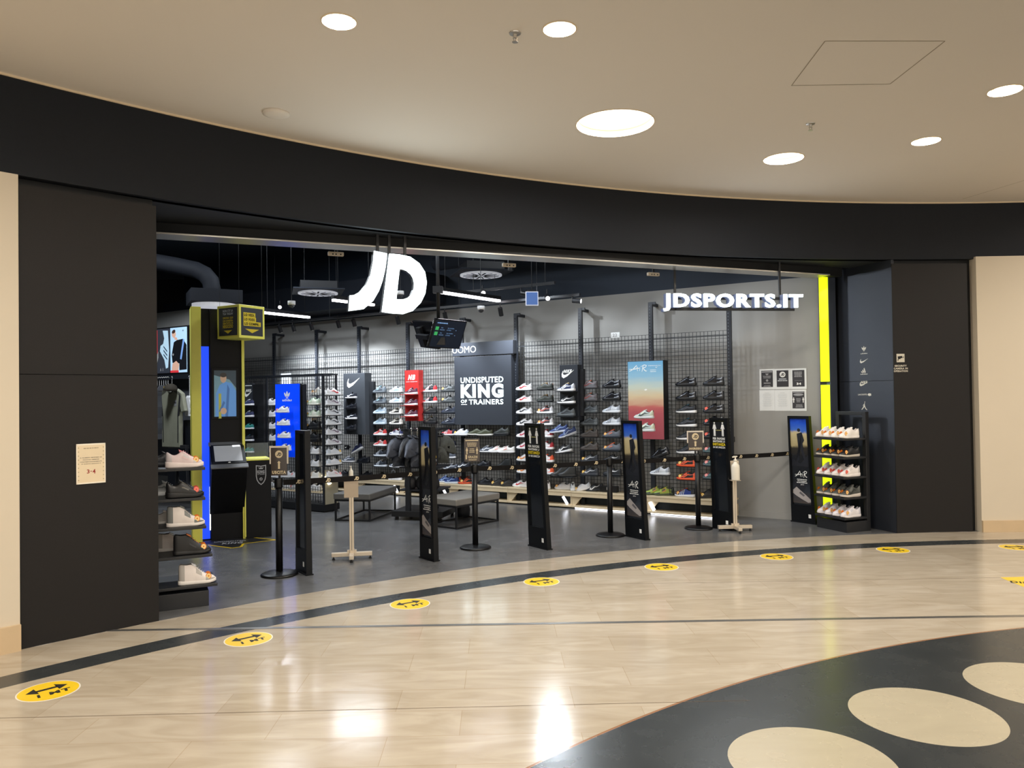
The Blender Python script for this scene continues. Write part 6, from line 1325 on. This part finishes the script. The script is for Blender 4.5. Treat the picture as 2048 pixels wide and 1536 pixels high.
# ================================================================ clothing rack in the middle of the shop
rc = fl(828, 1040); ra = -.25
rt = thing('clothing_rack', 'black clothing rack on a low plinth behind the second gate', 'clothing rack', (rc.x, rc.y, 0), ra)
MB().box(-.30, .42, -.05, .55, .045, .12).build('plinth', BLK, rt, bevel=.004)
for x, y in ((-.24, 0), (.36, 0), (-.24, .5), (.36, .5)): MB().at(x, y, 0).lathe([(.02, 0), (.025, .02), (.02, .045)], 12).build('castor', RUB, rt)
MB().box(-.11, -.05, -.02, .04, .12, 1.20).build('upright', UPR, rt); MB().box(.19, .24, .25, .30, .12, 1.20).build('upright', UPR, rt)
MB().box(-.16, .34, -.02, .01, 1.17, 1.20).build('hang_rail', UPR, rt); MB().box(-.16, .34, .42, .45, 1.17, 1.20).build('hang_rail', UPR, rt); MB().box(-.11, -.05, .01, .42, 1.16, 1.19).build('cross_arm', UPR, rt); MB().box(.19, .24, .01, .42, 1.16, 1.19).build('cross_arm', UPR, rt)
MB().box(-.20, .36, 0, .45, .68, .70).build('shelf', UPR, rt); MB().box(-.20, .36, 0, .45, .38, .40).build('shelf', UPR, rt)
def jacket(x, y, z, rz, M, Ms, label, grp, w=.40, h=.46, par=None, scl=1.0):
    t = thing('jacket', label, 'jacket', (0, 0, 0), 0, grp)
    W_ = w/2; P = [(-.22, 0), (-.08, .045), (0, .03), (.08, .045), (.22, 0), (.32, -.12), (.38, -.36), (.30, -.40), (.22, -.2), (.20, -.52), (.19, -.58), (-.19, -.58), (-.20, -.52), (-.22, -.2), (-.30, -.40), (-.38, -.36), (-.32, -.12)]
    P = [(a*scl, b_*scl) for a, b_ in P]; b = MB(); 
    rnd = random.Random(int(x*997)+int(y*331)); cen = (0, -.28*scl)
    n = len(P); vs = []; R5 = [(1.0, .0), (.93, .028), (.6, .05), (.25, .056)]
    for sg in (1, -1):
        for f_, d in R5: vs += [(cen[0]+(p[0]-cen[0])*f_, sg*d*(1+.6*math.sin(i*2.3+f_*9)+.3*math.sin(i*5.1)), cen[1]+(p[1]-cen[1])*f_) for i, p in enumerate(P)]
    fs = []
    for g in range(2):
        o_ = g*4*n
        for r in range(3):
            for i in range(n): fs.append((o_+r*n+i, o_+r*n+(i+1)%n, o_+(r+1)*n+(i+1)%n, o_+(r+1)*n+i))
        fs.append(tuple(o_+3*n+i for i in range(n)))
    for i in range(n): fs.append((i, (i+1)%n, 4*n+(i+1)%n, 4*n+i))
    b.add(vs, fs); b.build('body', M, t, smooth=True)
    b = MB(); b.tube([(-.08*scl, 0, .04*scl), (-.05*scl, -.045, .02*scl), (.05*scl, -.045, .02*scl), (.08*scl, 0, .04*scl), (.05*scl, .03, .06*scl), (-.05*scl, .03, .06*scl), (-.08*scl, 0, .04*scl)], .014, 8); b.build('collar', Ms, t, smooth=True)
    b = MB(); b.box(-.004, .004, -.062, -.05, -.5*scl, .0); b.build('zip', Ms, t)
    b = MB(); b.tube([(0, 0, .03*scl), (0, 0, .10), (.012, 0, .125), (0, 0, .14), (-.01, 0, .13)], .003, 6); b.build('hook', ALU, t)
    t.location = (x, y, z - .125); t.rotation_euler = (0, 0, rz); return t
SIL = mat('silver puffer nylon', (70, 74, 84), .25, .4, bump=1.0, scale=16, var=.7); BLN = mat('black nylon', (26, 28, 34), .35, bump=.6, scale=12); CAMOJ = mat('camouflage print', (78, 80, 76), .7, var=.6, scale=16); NVJ = mat('navy nylon', (34, 42, 74), .4, bump=.4)
def rl(x, y): v = Vector((math.cos(ra)*x - math.sin(ra)*y, math.sin(ra)*x + math.cos(ra)*y, 0)); return rc + v
for i, (x, y, M, Ms, lb) in enumerate(((-.15, -.10, SIL, BLN, 'silver padded jacket at the outer end of the rack'), (-.0, -.06, BLN, SIL, 'black padded jacket in the middle of the rack'), (.10, -.10, SIL, BLN, 'silver padded jacket next to the second gate'), (.22, .43, CAMOJ, BLN, 'grey camouflage jacket sticking out beyond the second gate'), (-.02, .43, NVJ, BLN, 'navy jacket hanging at the back of the rack'))):
    q = rl(x, y); jacket(q.x, q.y, 1.20 if y > 0 else 1.20, ra + (1.15 if i != 3 else .5), M, Ms, lb, 'jackets on the rack', scl=.62)
FY = mat('yellow fabric', (196, 160, 60), .8); FW = mat('white patterned fabric', (200, 204, 212), .8, var=.5, scale=40); FB = mat('tan fabric', (120, 92, 70), .8)
for i, (x, z, M, lb) in enumerate(((.05, .70, FB, 'folded tan garment on the upper shelf of the rack'), (.05, .745, FW, 'folded white patterned garment on the tan one'), (.05, .79, FY, 'folded yellow garment on top of the pile'))):
    q = rl(x+.05, .15); tag(MB().box(-.14, .14, -.1, .1, 0, .043).build('folded_garment', M, loc=(q.x, q.y, z+.001), rot=(0, 0, ra), bevel=.015), lb, 'clothing')
for i, x in enumerate((-.08, .08, .24)):
    q = rl(x, .1); o = MB().lathe([(.05, 0), (.085, .03), (.08, .11), (.05, .16), (.02, .17)], 16).build('drawstring_bag', mat('black bag fabric', (28, 28, 32), .6, bump=.4), loc=(q.x, q.y, .401), smooth=True); tag(o, ['black drawstring bag beside the dark grey bench', 'black drawstring bag in the middle of the lower rack shelf', 'black drawstring bag behind the second gate'][i], 'bag', 'bags on the rack shelf')
q = rl(.45, .32); o = MB().lathe([(.0, 0), (.09, .01), (.10, .10), (.08, .2), (.03, .23)], 16).build('backpack', mat('black backpack fabric', (24, 26, 32), .6, bump=.4), loc=(q.x+.12, q.y-.02, .0), smooth=True, rot=(0, 0, 0)); tag(o, 'black backpack with orange tag on the floor beside the light bench', 'bag')
MB().box(.06, .10, -.09, -.08, .17, .2).build('tag', mat('orange tag', (230, 140, 30), .5), o)
# ================================================================ clothing wall beyond the first tower
nr = NL + .55
a, c = onw(300, 700, NL+.22), onw(374.5, 700, NL+.22); w = math.hypot((c-a).x, (c-a).y); zt, zb = Z(345, 656, NL+.22), Z(345, 745.5, NL+.22); h = zt - zb
t = thing('light_box', 'light box with a big striped shoe and a person in a black tracksuit', 'light box', (a.x, a.y, zb), -AW)
MB().box(-.0, w+.07, 0, .2, -.02, h+.02).build('housing', BLK, t); MB().box(-.3, 0, 0, .2, -.02, h+.02).build('housing', BLK, t)
b = mb_nf(); g = lambda f: f*w; k_ = lambda f: f*h; bl = emis('picture pale blue', (172, 206, 232), .75)
b.m(emis('picture charcoal', (60, 64, 74), .4)); b.rect(0, w*.54, 0, h, -.002); b.m(bl); b.rect(w*.56, w, 0, h, -.002)
b.m(emis('picture pale shoe', (176, 206, 226), .7)); b.poly([(g(.36),k_(.96)),(g(.50),k_(.95)),(g(.53),k_(.5)),(g(.50),k_(.12)),(g(.44),k_(.1)),(g(.40),k_(.3)),(g(.28),k_(.5)),(g(.30),k_(.62)),(g(.37),k_(.66)),(g(.40),k_(.78))], -.004)
b.m(emis('picture stripe', (40, 54, 76), .3))
for k in range(3): b.poly([(g(.38+.0*k),k_(.62-.09*k)),(g(.48),k_(.50-.09*k)),(g(.48),k_(.465-.09*k)),(g(.38),k_(.585-.09*k))], -.0055)
b.m(emis('picture red', (206, 52, 60), .7)); b.rect(w*.17, w*.215, h*.45, h*.98, -.004); b.rect(w*.56, w*.78, 0, h*.05, -.004); b.m(WHT); b.poly([(g(.17),k_(.35)),(g(.24),k_(.5)),(g(.24),k_(.36)),(g(.2),k_(.22))], -.005)
text(b, 'A', g(.30), k_(.08), w*.04, h*.07, -.005, .02); text(b, 'I', g(.36), k_(.08), w*.012, h*.07, -.005, .02)
b.m(emis('picture skin', (214, 170, 148), .6)); b.poly(ell(g(.66), k_(.86), w*.055, h*.085, .2), -.0045); b.poly([(g(.66),k_(.80)),(g(.74),k_(.78)),(g(.76),k_(.72)),(g(.68),k_(.73))], -.004); b.poly([(g(.60),k_(.05)),(g(.78),k_(.05)),(g(.80),k_(.18)),(g(.72),k_(.26)),(g(.62),k_(.2))], -.0062)
b.m(emis('picture hair', (70, 52, 44), .4)); b.poly(ell(g(.655), k_(.915), w*.05, h*.04, .3), -.005)
b.m(emis('picture black clothes', (26, 28, 34), .3)); b.poly([(g(.66),k_(.68)),(g(.74),k_(.72)),(g(.9),k_(.74)),(g(.99),k_(.6)),(g(.99),k_(.06)),(g(.80),k_(.05)),(g(.80),k_(.2)),(g(.62),k_(.22)),(g(.60),k_(.4))], -.0055)
b.m(emis('picture blue stripe', (120, 160, 220), .6)); b.poly([(g(.9),k_(.74)),(g(.94),k_(.72)),(g(.86),k_(.28)),(g(.82),k_(.3))], -.0065); b.m(WHT); trefoil(b, g(.64), k_(.4), h*.07, WHT, WHT, -.007); b.m(mat('grey print', (120,112,100), .6)); trefoil(b, g(.90), k_(.92), h*.06, MIDG, bl, -.004)
b.build('picture', parent=t)
ra0 = onw(300, 752, nr); rz_ = Z(345, 757, nr)
t = thing('garment_rail', 'black garment rail fixed below the light box', 'rail', (ra0.x, ra0.y, rz_), -AW)
MB().box(-.8, 1.0, .15, .30, .02, .07).build('shelf', UPR, t); MB().box(-.8, .95, -.012, .012, -.012, .012).build('bar', UPR, t)
for x in (-.6, .2, .9): MB().box(x-.012, x+.012, .012, .30, -.01, .02).build('bracket', UPR, t)
MB().box(-.8, 1.0, .305, .33, -1.5, .07).build('back_panel', mat('slate back panel', (76, 78, 84), .6), t)
TS = mat('olive grey jersey', (138, 138, 120), .85, bump=.25, scale=10, var=.1); TSB = mat('black jersey', (26, 26, 30), .8)
p0 = onw(344, 776, nr+.08)
t = thing('t_shirt', 'olive grey t-shirt with black shoulder stripes hanging at the front of the rail', 't-shirt', (p0.x, p0.y, rz_-.02), -AW)
zn_ = p0.z - (rz_-.02)
O = [(-.075,0),(-.15,-.02),(-.27,-.085),(-.335,-.34),(-.25,-.36),(-.215,-.24),(-.215,-.87),(.215,-.87),(.215,-.24),(.25,-.36),(.335,-.34),(.27,-.085),(.15,-.02),(.075,0),(.05,-.06),(0,-.085),(-.05,-.06)]
b = MB().at(0, 0, zn_); b.poly(O, -.03, .06); b.build('body', TS, t, bevel=.01)
b = MB().at(0, 0, zn_); b.strip([(-.08,.004),(-.055,-.062),(0,-.09),(.055,-.062),(.08,.004)], [(-.06,.006),(-.042,-.05),(0,-.072),(.042,-.05),(.06,.006)], -.034, .05); b.build('collar', mat('collar rib', (84, 84, 72), .85), t)
b = mb_nf().at(0, 0, zn_)
b.m(TSB)
for sd in (-1, 1):
    for k in range(3): b.poly([(sd*.10, -.022-.014*k), (sd*.25, -.085-.016*k), (sd*.25, -.091-.016*k), (sd*.10, -.028-.014*k)], -.032)
    b.poly([(sd*.215,-.09),(sd*.25,-.12),(sd*.215,-.40),(sd*.19,-.42),(sd*.185,-.80),(sd*.165,-.80),(sd*.17,-.40)], -.0315)
b.m(MIDG); b.rect(.095, .155, -.26, -.18, -.033); b.m(DKG); trefoil(b, .125, -.22, .05, DKG, MIDG, -.0345); b.build('print', parent=t)
MB().at(0, 0, zn_).box(-.035, .04, .0, .004, -.055, .03).build('neck_label', WHT, t)
b = MB(); b.tube([(-.18, 0, zn_-.04), (0, 0, zn_+.04), (.18, 0, zn_-.04)], .008, 8); b.tube([(0, 0, zn_+.04), (0, 0, -.0), (.015, 0, .03), (0, 0, .05), (-.02, 0, .035)], .003, 6); b.build('hanger', mat('hanger', (190, 188, 184), .4), t)
cp = onw(341, 781, nr+.16); t = thing('cap', 'dark brown peaked cap hung in the neck of the olive t-shirt', 'cap', (cp.x, cp.y, cp.z - .0), -AW - .2)
MB().lathe([(.10, -.01), (.098, .03), (.08, .07), (.04, .095), (.0, .10)], 20).build('crown', mat('dark brown cotton', (48, 42, 32), .85), t, smooth=True); MB().at(0, -.10, -.01).lathe([(.07, 0), (.075, .006), (.0, .012)], 20).build('peak', mat('dark brown cotton', (48, 42, 32), .85), t, smooth=True); b = mb_nf(); b.disc(0, .05, .014, -.094, n=10); b.build('badge', FY, t)
def side_garment(px, w, h, M, lb, dz=.10, grp='garments hanging sideways on the rail', dy=1.0):
    P = onw(px, 760, nr); t = thing('hanging_garment', lb, 'clothing', (P.x, P.y, rz_), -AW, grp)
    b = MB(); n = 10; vs = []
    for k in range(n+1):
        z = -dz - h*k/n; ww = w*(.55+.45*min(1, k/3)); dx = .006*math.sin(k*1.9)
        for x, y in ((-ww/2, -.2), (ww/2, -.2), (ww/2, .13), (-ww/2, .13)): vs.append((x+dx, dy*y*(.7 if k == 0 else 1), z))
    b.add(vs, [(k*4+j, k*4+(j+1)%4, (k+1)*4+(j+1)%4, (k+1)*4+j) for k in range(n) for j in range(4)] + [(0,1,2,3), (n*4+3, n*4+2, n*4+1, n*4)]); b.build('body', M, t, smooth=False, bevel=.006)
    b = MB(); b.tube([(0, 0, -dz), (0, 0, -.0), (.0, .016, .02), (.0, .0, .03), (0, -.015, .018)], .003, 6); b.build('hook', WHT, t)
cols = [BLN, SIL, BLN, mat('grey jersey', (96, 98, 104), .85), BLN, CAMOJ, BLN, mat('dark grey jersey', (70, 72, 78), .85)]
dn = ['black', 'silver grey', 'black', 'grey', 'black', 'camouflage', 'black', 'dark grey']
for i in range(8): side_garment(306 + i*4.3, .030, .80, cols[i], f'{dn[i]} garment hung sideways on the rail, number {i+1} counting towards the t-shirt'.replace(f'number {i+1}', ORD[i].replace('topmost', 'first').replace(' from top', '')))
side_garment(379, .12, .30, mat('white jersey', (214, 214, 216), .8), 'short white garment between the t-shirt and the kiosk', .26, None, .2)
p0 = onw(352, 897, nr+.1); tr_ = thing('trousers', 'black trousers hanging below the olive t-shirt', 'trousers', (p0.x, p0.y, p0.z), -AW)
b = MB(); b.poly([(-.2,0),(.22,0),(.25,-.62),(.09,-.62),(.02,-.15),(-.05,-.62),(-.21,-.62)], 0, .06); b.build('body', BLN, tr_, bevel=.01); MB().box(-.2, .22, -.004, .064, .0, .05).build('waistband', TSB, tr_)
q_ = onw(380, 840, nr); b = MB(); b.box(-.16, .25, 0, .06, -.9, -.0); tr2 = thing('trousers', 'long black trousers beside the yellow kiosk column', 'trousers', tuple(q_), -AW); b.build('body', BLN, tr2, bevel=.01)
# ================================================================ things under the shop ceiling
DUCT = mat('duct dark slate', (30, 34, 42), .7, .0, spec=.2); DUCT2 = mat('duct charcoal', (20, 22, 27), .75, spec=.15)
Yd = 11.0
P = [aty(x, y, Yd) for x, y in ((240, 510), (300, 522), (350, 531), (392, 540), (410, 549), (421, 562), (424, 578), (424, 600))]
b = MB(); b.tube(P, .12, 18); o = b.build('air_duct', DUCT2, smooth=True); tag(o, 'round dark duct bending down beside the kiosk column top', 'duct')
p = aty(428, 592, Yd); t = thing('diffuser_box', 'dark square plenum box below the bent round duct', 'air diffuser', (p.x, p.y, p.z), .5)
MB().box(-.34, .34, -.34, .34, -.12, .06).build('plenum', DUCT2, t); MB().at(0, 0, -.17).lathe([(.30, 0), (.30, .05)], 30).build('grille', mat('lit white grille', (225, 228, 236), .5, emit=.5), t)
def diffuser(px, py, wpx, Y, lb):
    p = aty(px, py, Y); r = wpx/2*Y/F; t = thing('air_diffuser', lb, 'air diffuser', tuple(p), .3, 'round ceiling diffusers')
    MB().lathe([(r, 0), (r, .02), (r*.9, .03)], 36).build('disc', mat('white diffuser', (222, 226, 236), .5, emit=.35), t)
    b = MB().m(mat('slot black', (16, 18, 24), .7))
    for k in range(16): a = 2*PI*k/16; b.at(0, 0, -.002, a).box(r*.18, r*.86, -.008 if k % 2 else -.018, .008, -.001, .002)
    b.build('slots', parent=t); MB().box(-r*1.25, r*1.25, -r*1.25, r*1.25, .03, .05).build('plate', DUCT, t); MB().box(-r*.9, r*.9, -r*.9, r*.9, .05, .17).build('plenum', BLK, t)
    b = MB(); b.bar((r, r, .05), (r, r, 4.4-p.z), .004); b.build('wire', BLK, t)
diffuser(962, 552, 84, 11.0, 'round white slotted diffuser near the monitor pole'); diffuser(636, 588, 78, 11.8, 'round white slotted diffuser beside the big letter J')
o = wbox(MB(), 7.6, 14.4, N_WALL+.02, N_WALL+.62, ZT+.10, 3.62).build('air_duct', DUCT); tag(o, 'long rectangular dark duct running above the grey wall', 'duct')
P = [wp(2.6, -9.55, 3.72), wp(7.4, -9.55, 3.72)]; b = MB(); b.tube([tuple(q) for q in P], .11, 16); tag(b.build('air_duct', DUCT, smooth=True), 'slim round dark duct high above the sunset light box', 'duct')
DOM = mat('dome camera white', (214, 214, 214), .4)
for (x, y, Y, lb) in ((962, 612, 9.9, 'white dome camera hanging below the middle linear lamp'), (583, 602, 9.6, 'white dome camera hanging beside the yellow cube sign'), (801, 582, 10.2, 'white dome camera seen through the big letter D')):
    p = aty(x, y, Y); t = thing('dome_camera', lb, 'camera', tuple(p), 0, 'dome cameras')
    MB().lathe([(.047, 0), (.047, -.045), (.042, -.05)], 20).build('housing', DOM, t, smooth=True); MB().at(0, 0, -.05).lathe([(.036, 0), (.032, -.02), (.018, -.034), (0, -.038)], 18).build('dome', mat('dark dome', (60, 62, 68), .1), t, smooth=True)
    b = MB(); b.bar((0, 0, 0), (0, 0, 4.4-p.z), .004); b.build('stem', BLK, t)
for (x, y, lb) in ((671.5, 512, 'small beige sensor box hanging beside the big letter J'), (1018, 534, 'small beige sensor box above the middle diffuser edge'), (1306.5, 552, 'small beige sensor box beside the web address sign')):
    dd_ = (x-312)/(1633-312); q0_ = C0 + (C1-C0)*dd_; p = aty(x, y, q0_.y + .25); t = thing('sensor_box', lb, 'sensor', tuple(p), RZ, 'people counter boxes')
    MB().box(-.075, .075, -.02, .02, 0, .038).build('case', mat('beige plastic', (206, 190, 166), .5), t, bevel=.006)
    b = MB(); [b.disc(xx, .014, .008, -.0205, n=8) for xx in (-.03, .0, .045)]; b.build('lens', BLK, t); b = MB(); b.box(-.01, .01, -.01, .01, .038, 4.4-p.z); b.build('arm', BLK, t)
p = aty(1064, 597, 9.6); t = thing('hanging_sign', 'small blue lit sign with pale frame hanging between two spotlights', 'sign', tuple(p), .10)
MB().box(-.08, .08, 0, .02, -.088, .088).build('frame', mat('pale sign frame', (205, 210, 226), .4, emit=.4), t); b = mb_nf(); b.rect(-.07, .07, -.078, .078, -.002); b.build('face', mat('blue sign face', (76, 108, 168), .4, emit=.35), t); MB().box(-.05, .05, 0, .03, .088, .11).build('lamp_head', BLK, t); b = MB(); b.bar((0, .01, .11), (0, .01, 4.4-p.z), .005); b.build('stem', BLK, t)
# monitors on a pole
Ym = 9.4; pt_ = aty(876, 583, Ym); pb_ = aty(878, 690, Ym)
t = thing('monitor_pole', 'black pole hanging from the ceiling and carrying two monitors', 'pole', (pt_.x, pt_.y, 0), 0)
b = MB(); b.bar((0, 0, pb_.z), (0, 0, 4.4), .022, 14); b.build('pole', MET, t, smooth=True); MB().box(-.06, .06, -.06, .06, pt_.z-.02, pt_.z+.06).build('clamp', MET, t); MB().box(-.10, .08, -.05, .05, pb_.z, pb_.z+.09).build('cross_mount', MET, t)
def quad_box(name, lb, A, B, C, D_, th):           # screen with corners top-left, top-right, bottom-right, bottom-left
    A, B, C, D_ = map(Vector, (A, B, C, D_)); nrm = (B-A).cross(D_-A).normalized(); org = D_.copy(); t = thing(name, lb, 'monitor', tuple(org))
    X_ = (C-D_).normalized(); Zv = (A-D_); Zv = (Zv - X_*Zv.dot(X_)).normalized(); Yv = Zv.cross(X_)
    M = Matrix((X_, Yv, Zv)).transposed(); t.rotation_euler = M.to_euler(); w = (C-D_).length; h = (A-D_).length
    MB().box(0, w, 0, th, 0, h).build('case', mat('monitor black', (16, 17, 20), .25), t, bevel=.003); return t, w, h
A, B = aty(866, 637, 9.15), aty(927.5, 645, 9.50); Dd, Cc = aty(856, 694.5, 9.28), aty(919, 698.5, 9.63)
t, w, h = quad_box('monitor', 'tilted monitor showing a dark page with two green squares', A, B, Cc, Dd, .03)
b = mb_nf(); b.m(emis('monitor page navy', (18, 30, 48), .3)); b.rect(.012, w-.012, .012, h-.012, -.001); gr = emis('monitor green', (60, 170, 96), .6); lb_ = emis('monitor pale blue', (120, 160, 210), .6)
b.m(lb_); lines(b, w*.25, h*.87, w*.32, 1, .1, h*.04, -.002, 22)
for k in range(2):
    z = h*(.68-.18*k); b.m(gr); b.rect(w*.07, w*.17, z-h*.06, z+h*.06, -.002); b.m(lb_); text(b, 'IN', w*.27, z+h*.03, w*.05, h*.035, -.002, 0); text(b, 'NEGOZIO', w*.29, z-h*.04, w*.14, h*.035, -.002, 0); text(b, 'IN CASSA', w*.55, z+h*.03, w*.2, h*.035, -.002, 0); text(b, 'ATTESA', w*.5, z-h*.04, w*.14, h*.035, -.002, 0); b.disc(w*.72, z-h*.03, h*.015, -.002, n=8)
b.build('screen', parent=t)
A, B = aty(825, 642, 9.62), aty(866, 648, 9.27); Dd, Cc = aty(841, 694.5, 9.76), aty(878, 699, 9.44)
t, w, h = quad_box('monitor', 'second monitor seen from its dark back, beside the lit one', A, B, Cc, Dd, .03)
MB().box(w*.25, w*.45, -.045, 0, h*.1, h*.8).build('mount_plate', MET, t); b = MB(); b.box(w*.3, w*.9, -.09, -.045, h*.45, h*.6); b.build('arm', MET, t)
# ---------------------------------------------------------------- tidy
for k, (o, used) in SHOES.items():
    if not used:
        for c in list(o.children): bpy.data.objects.remove(c)
        bpy.data.objects.remove(o)
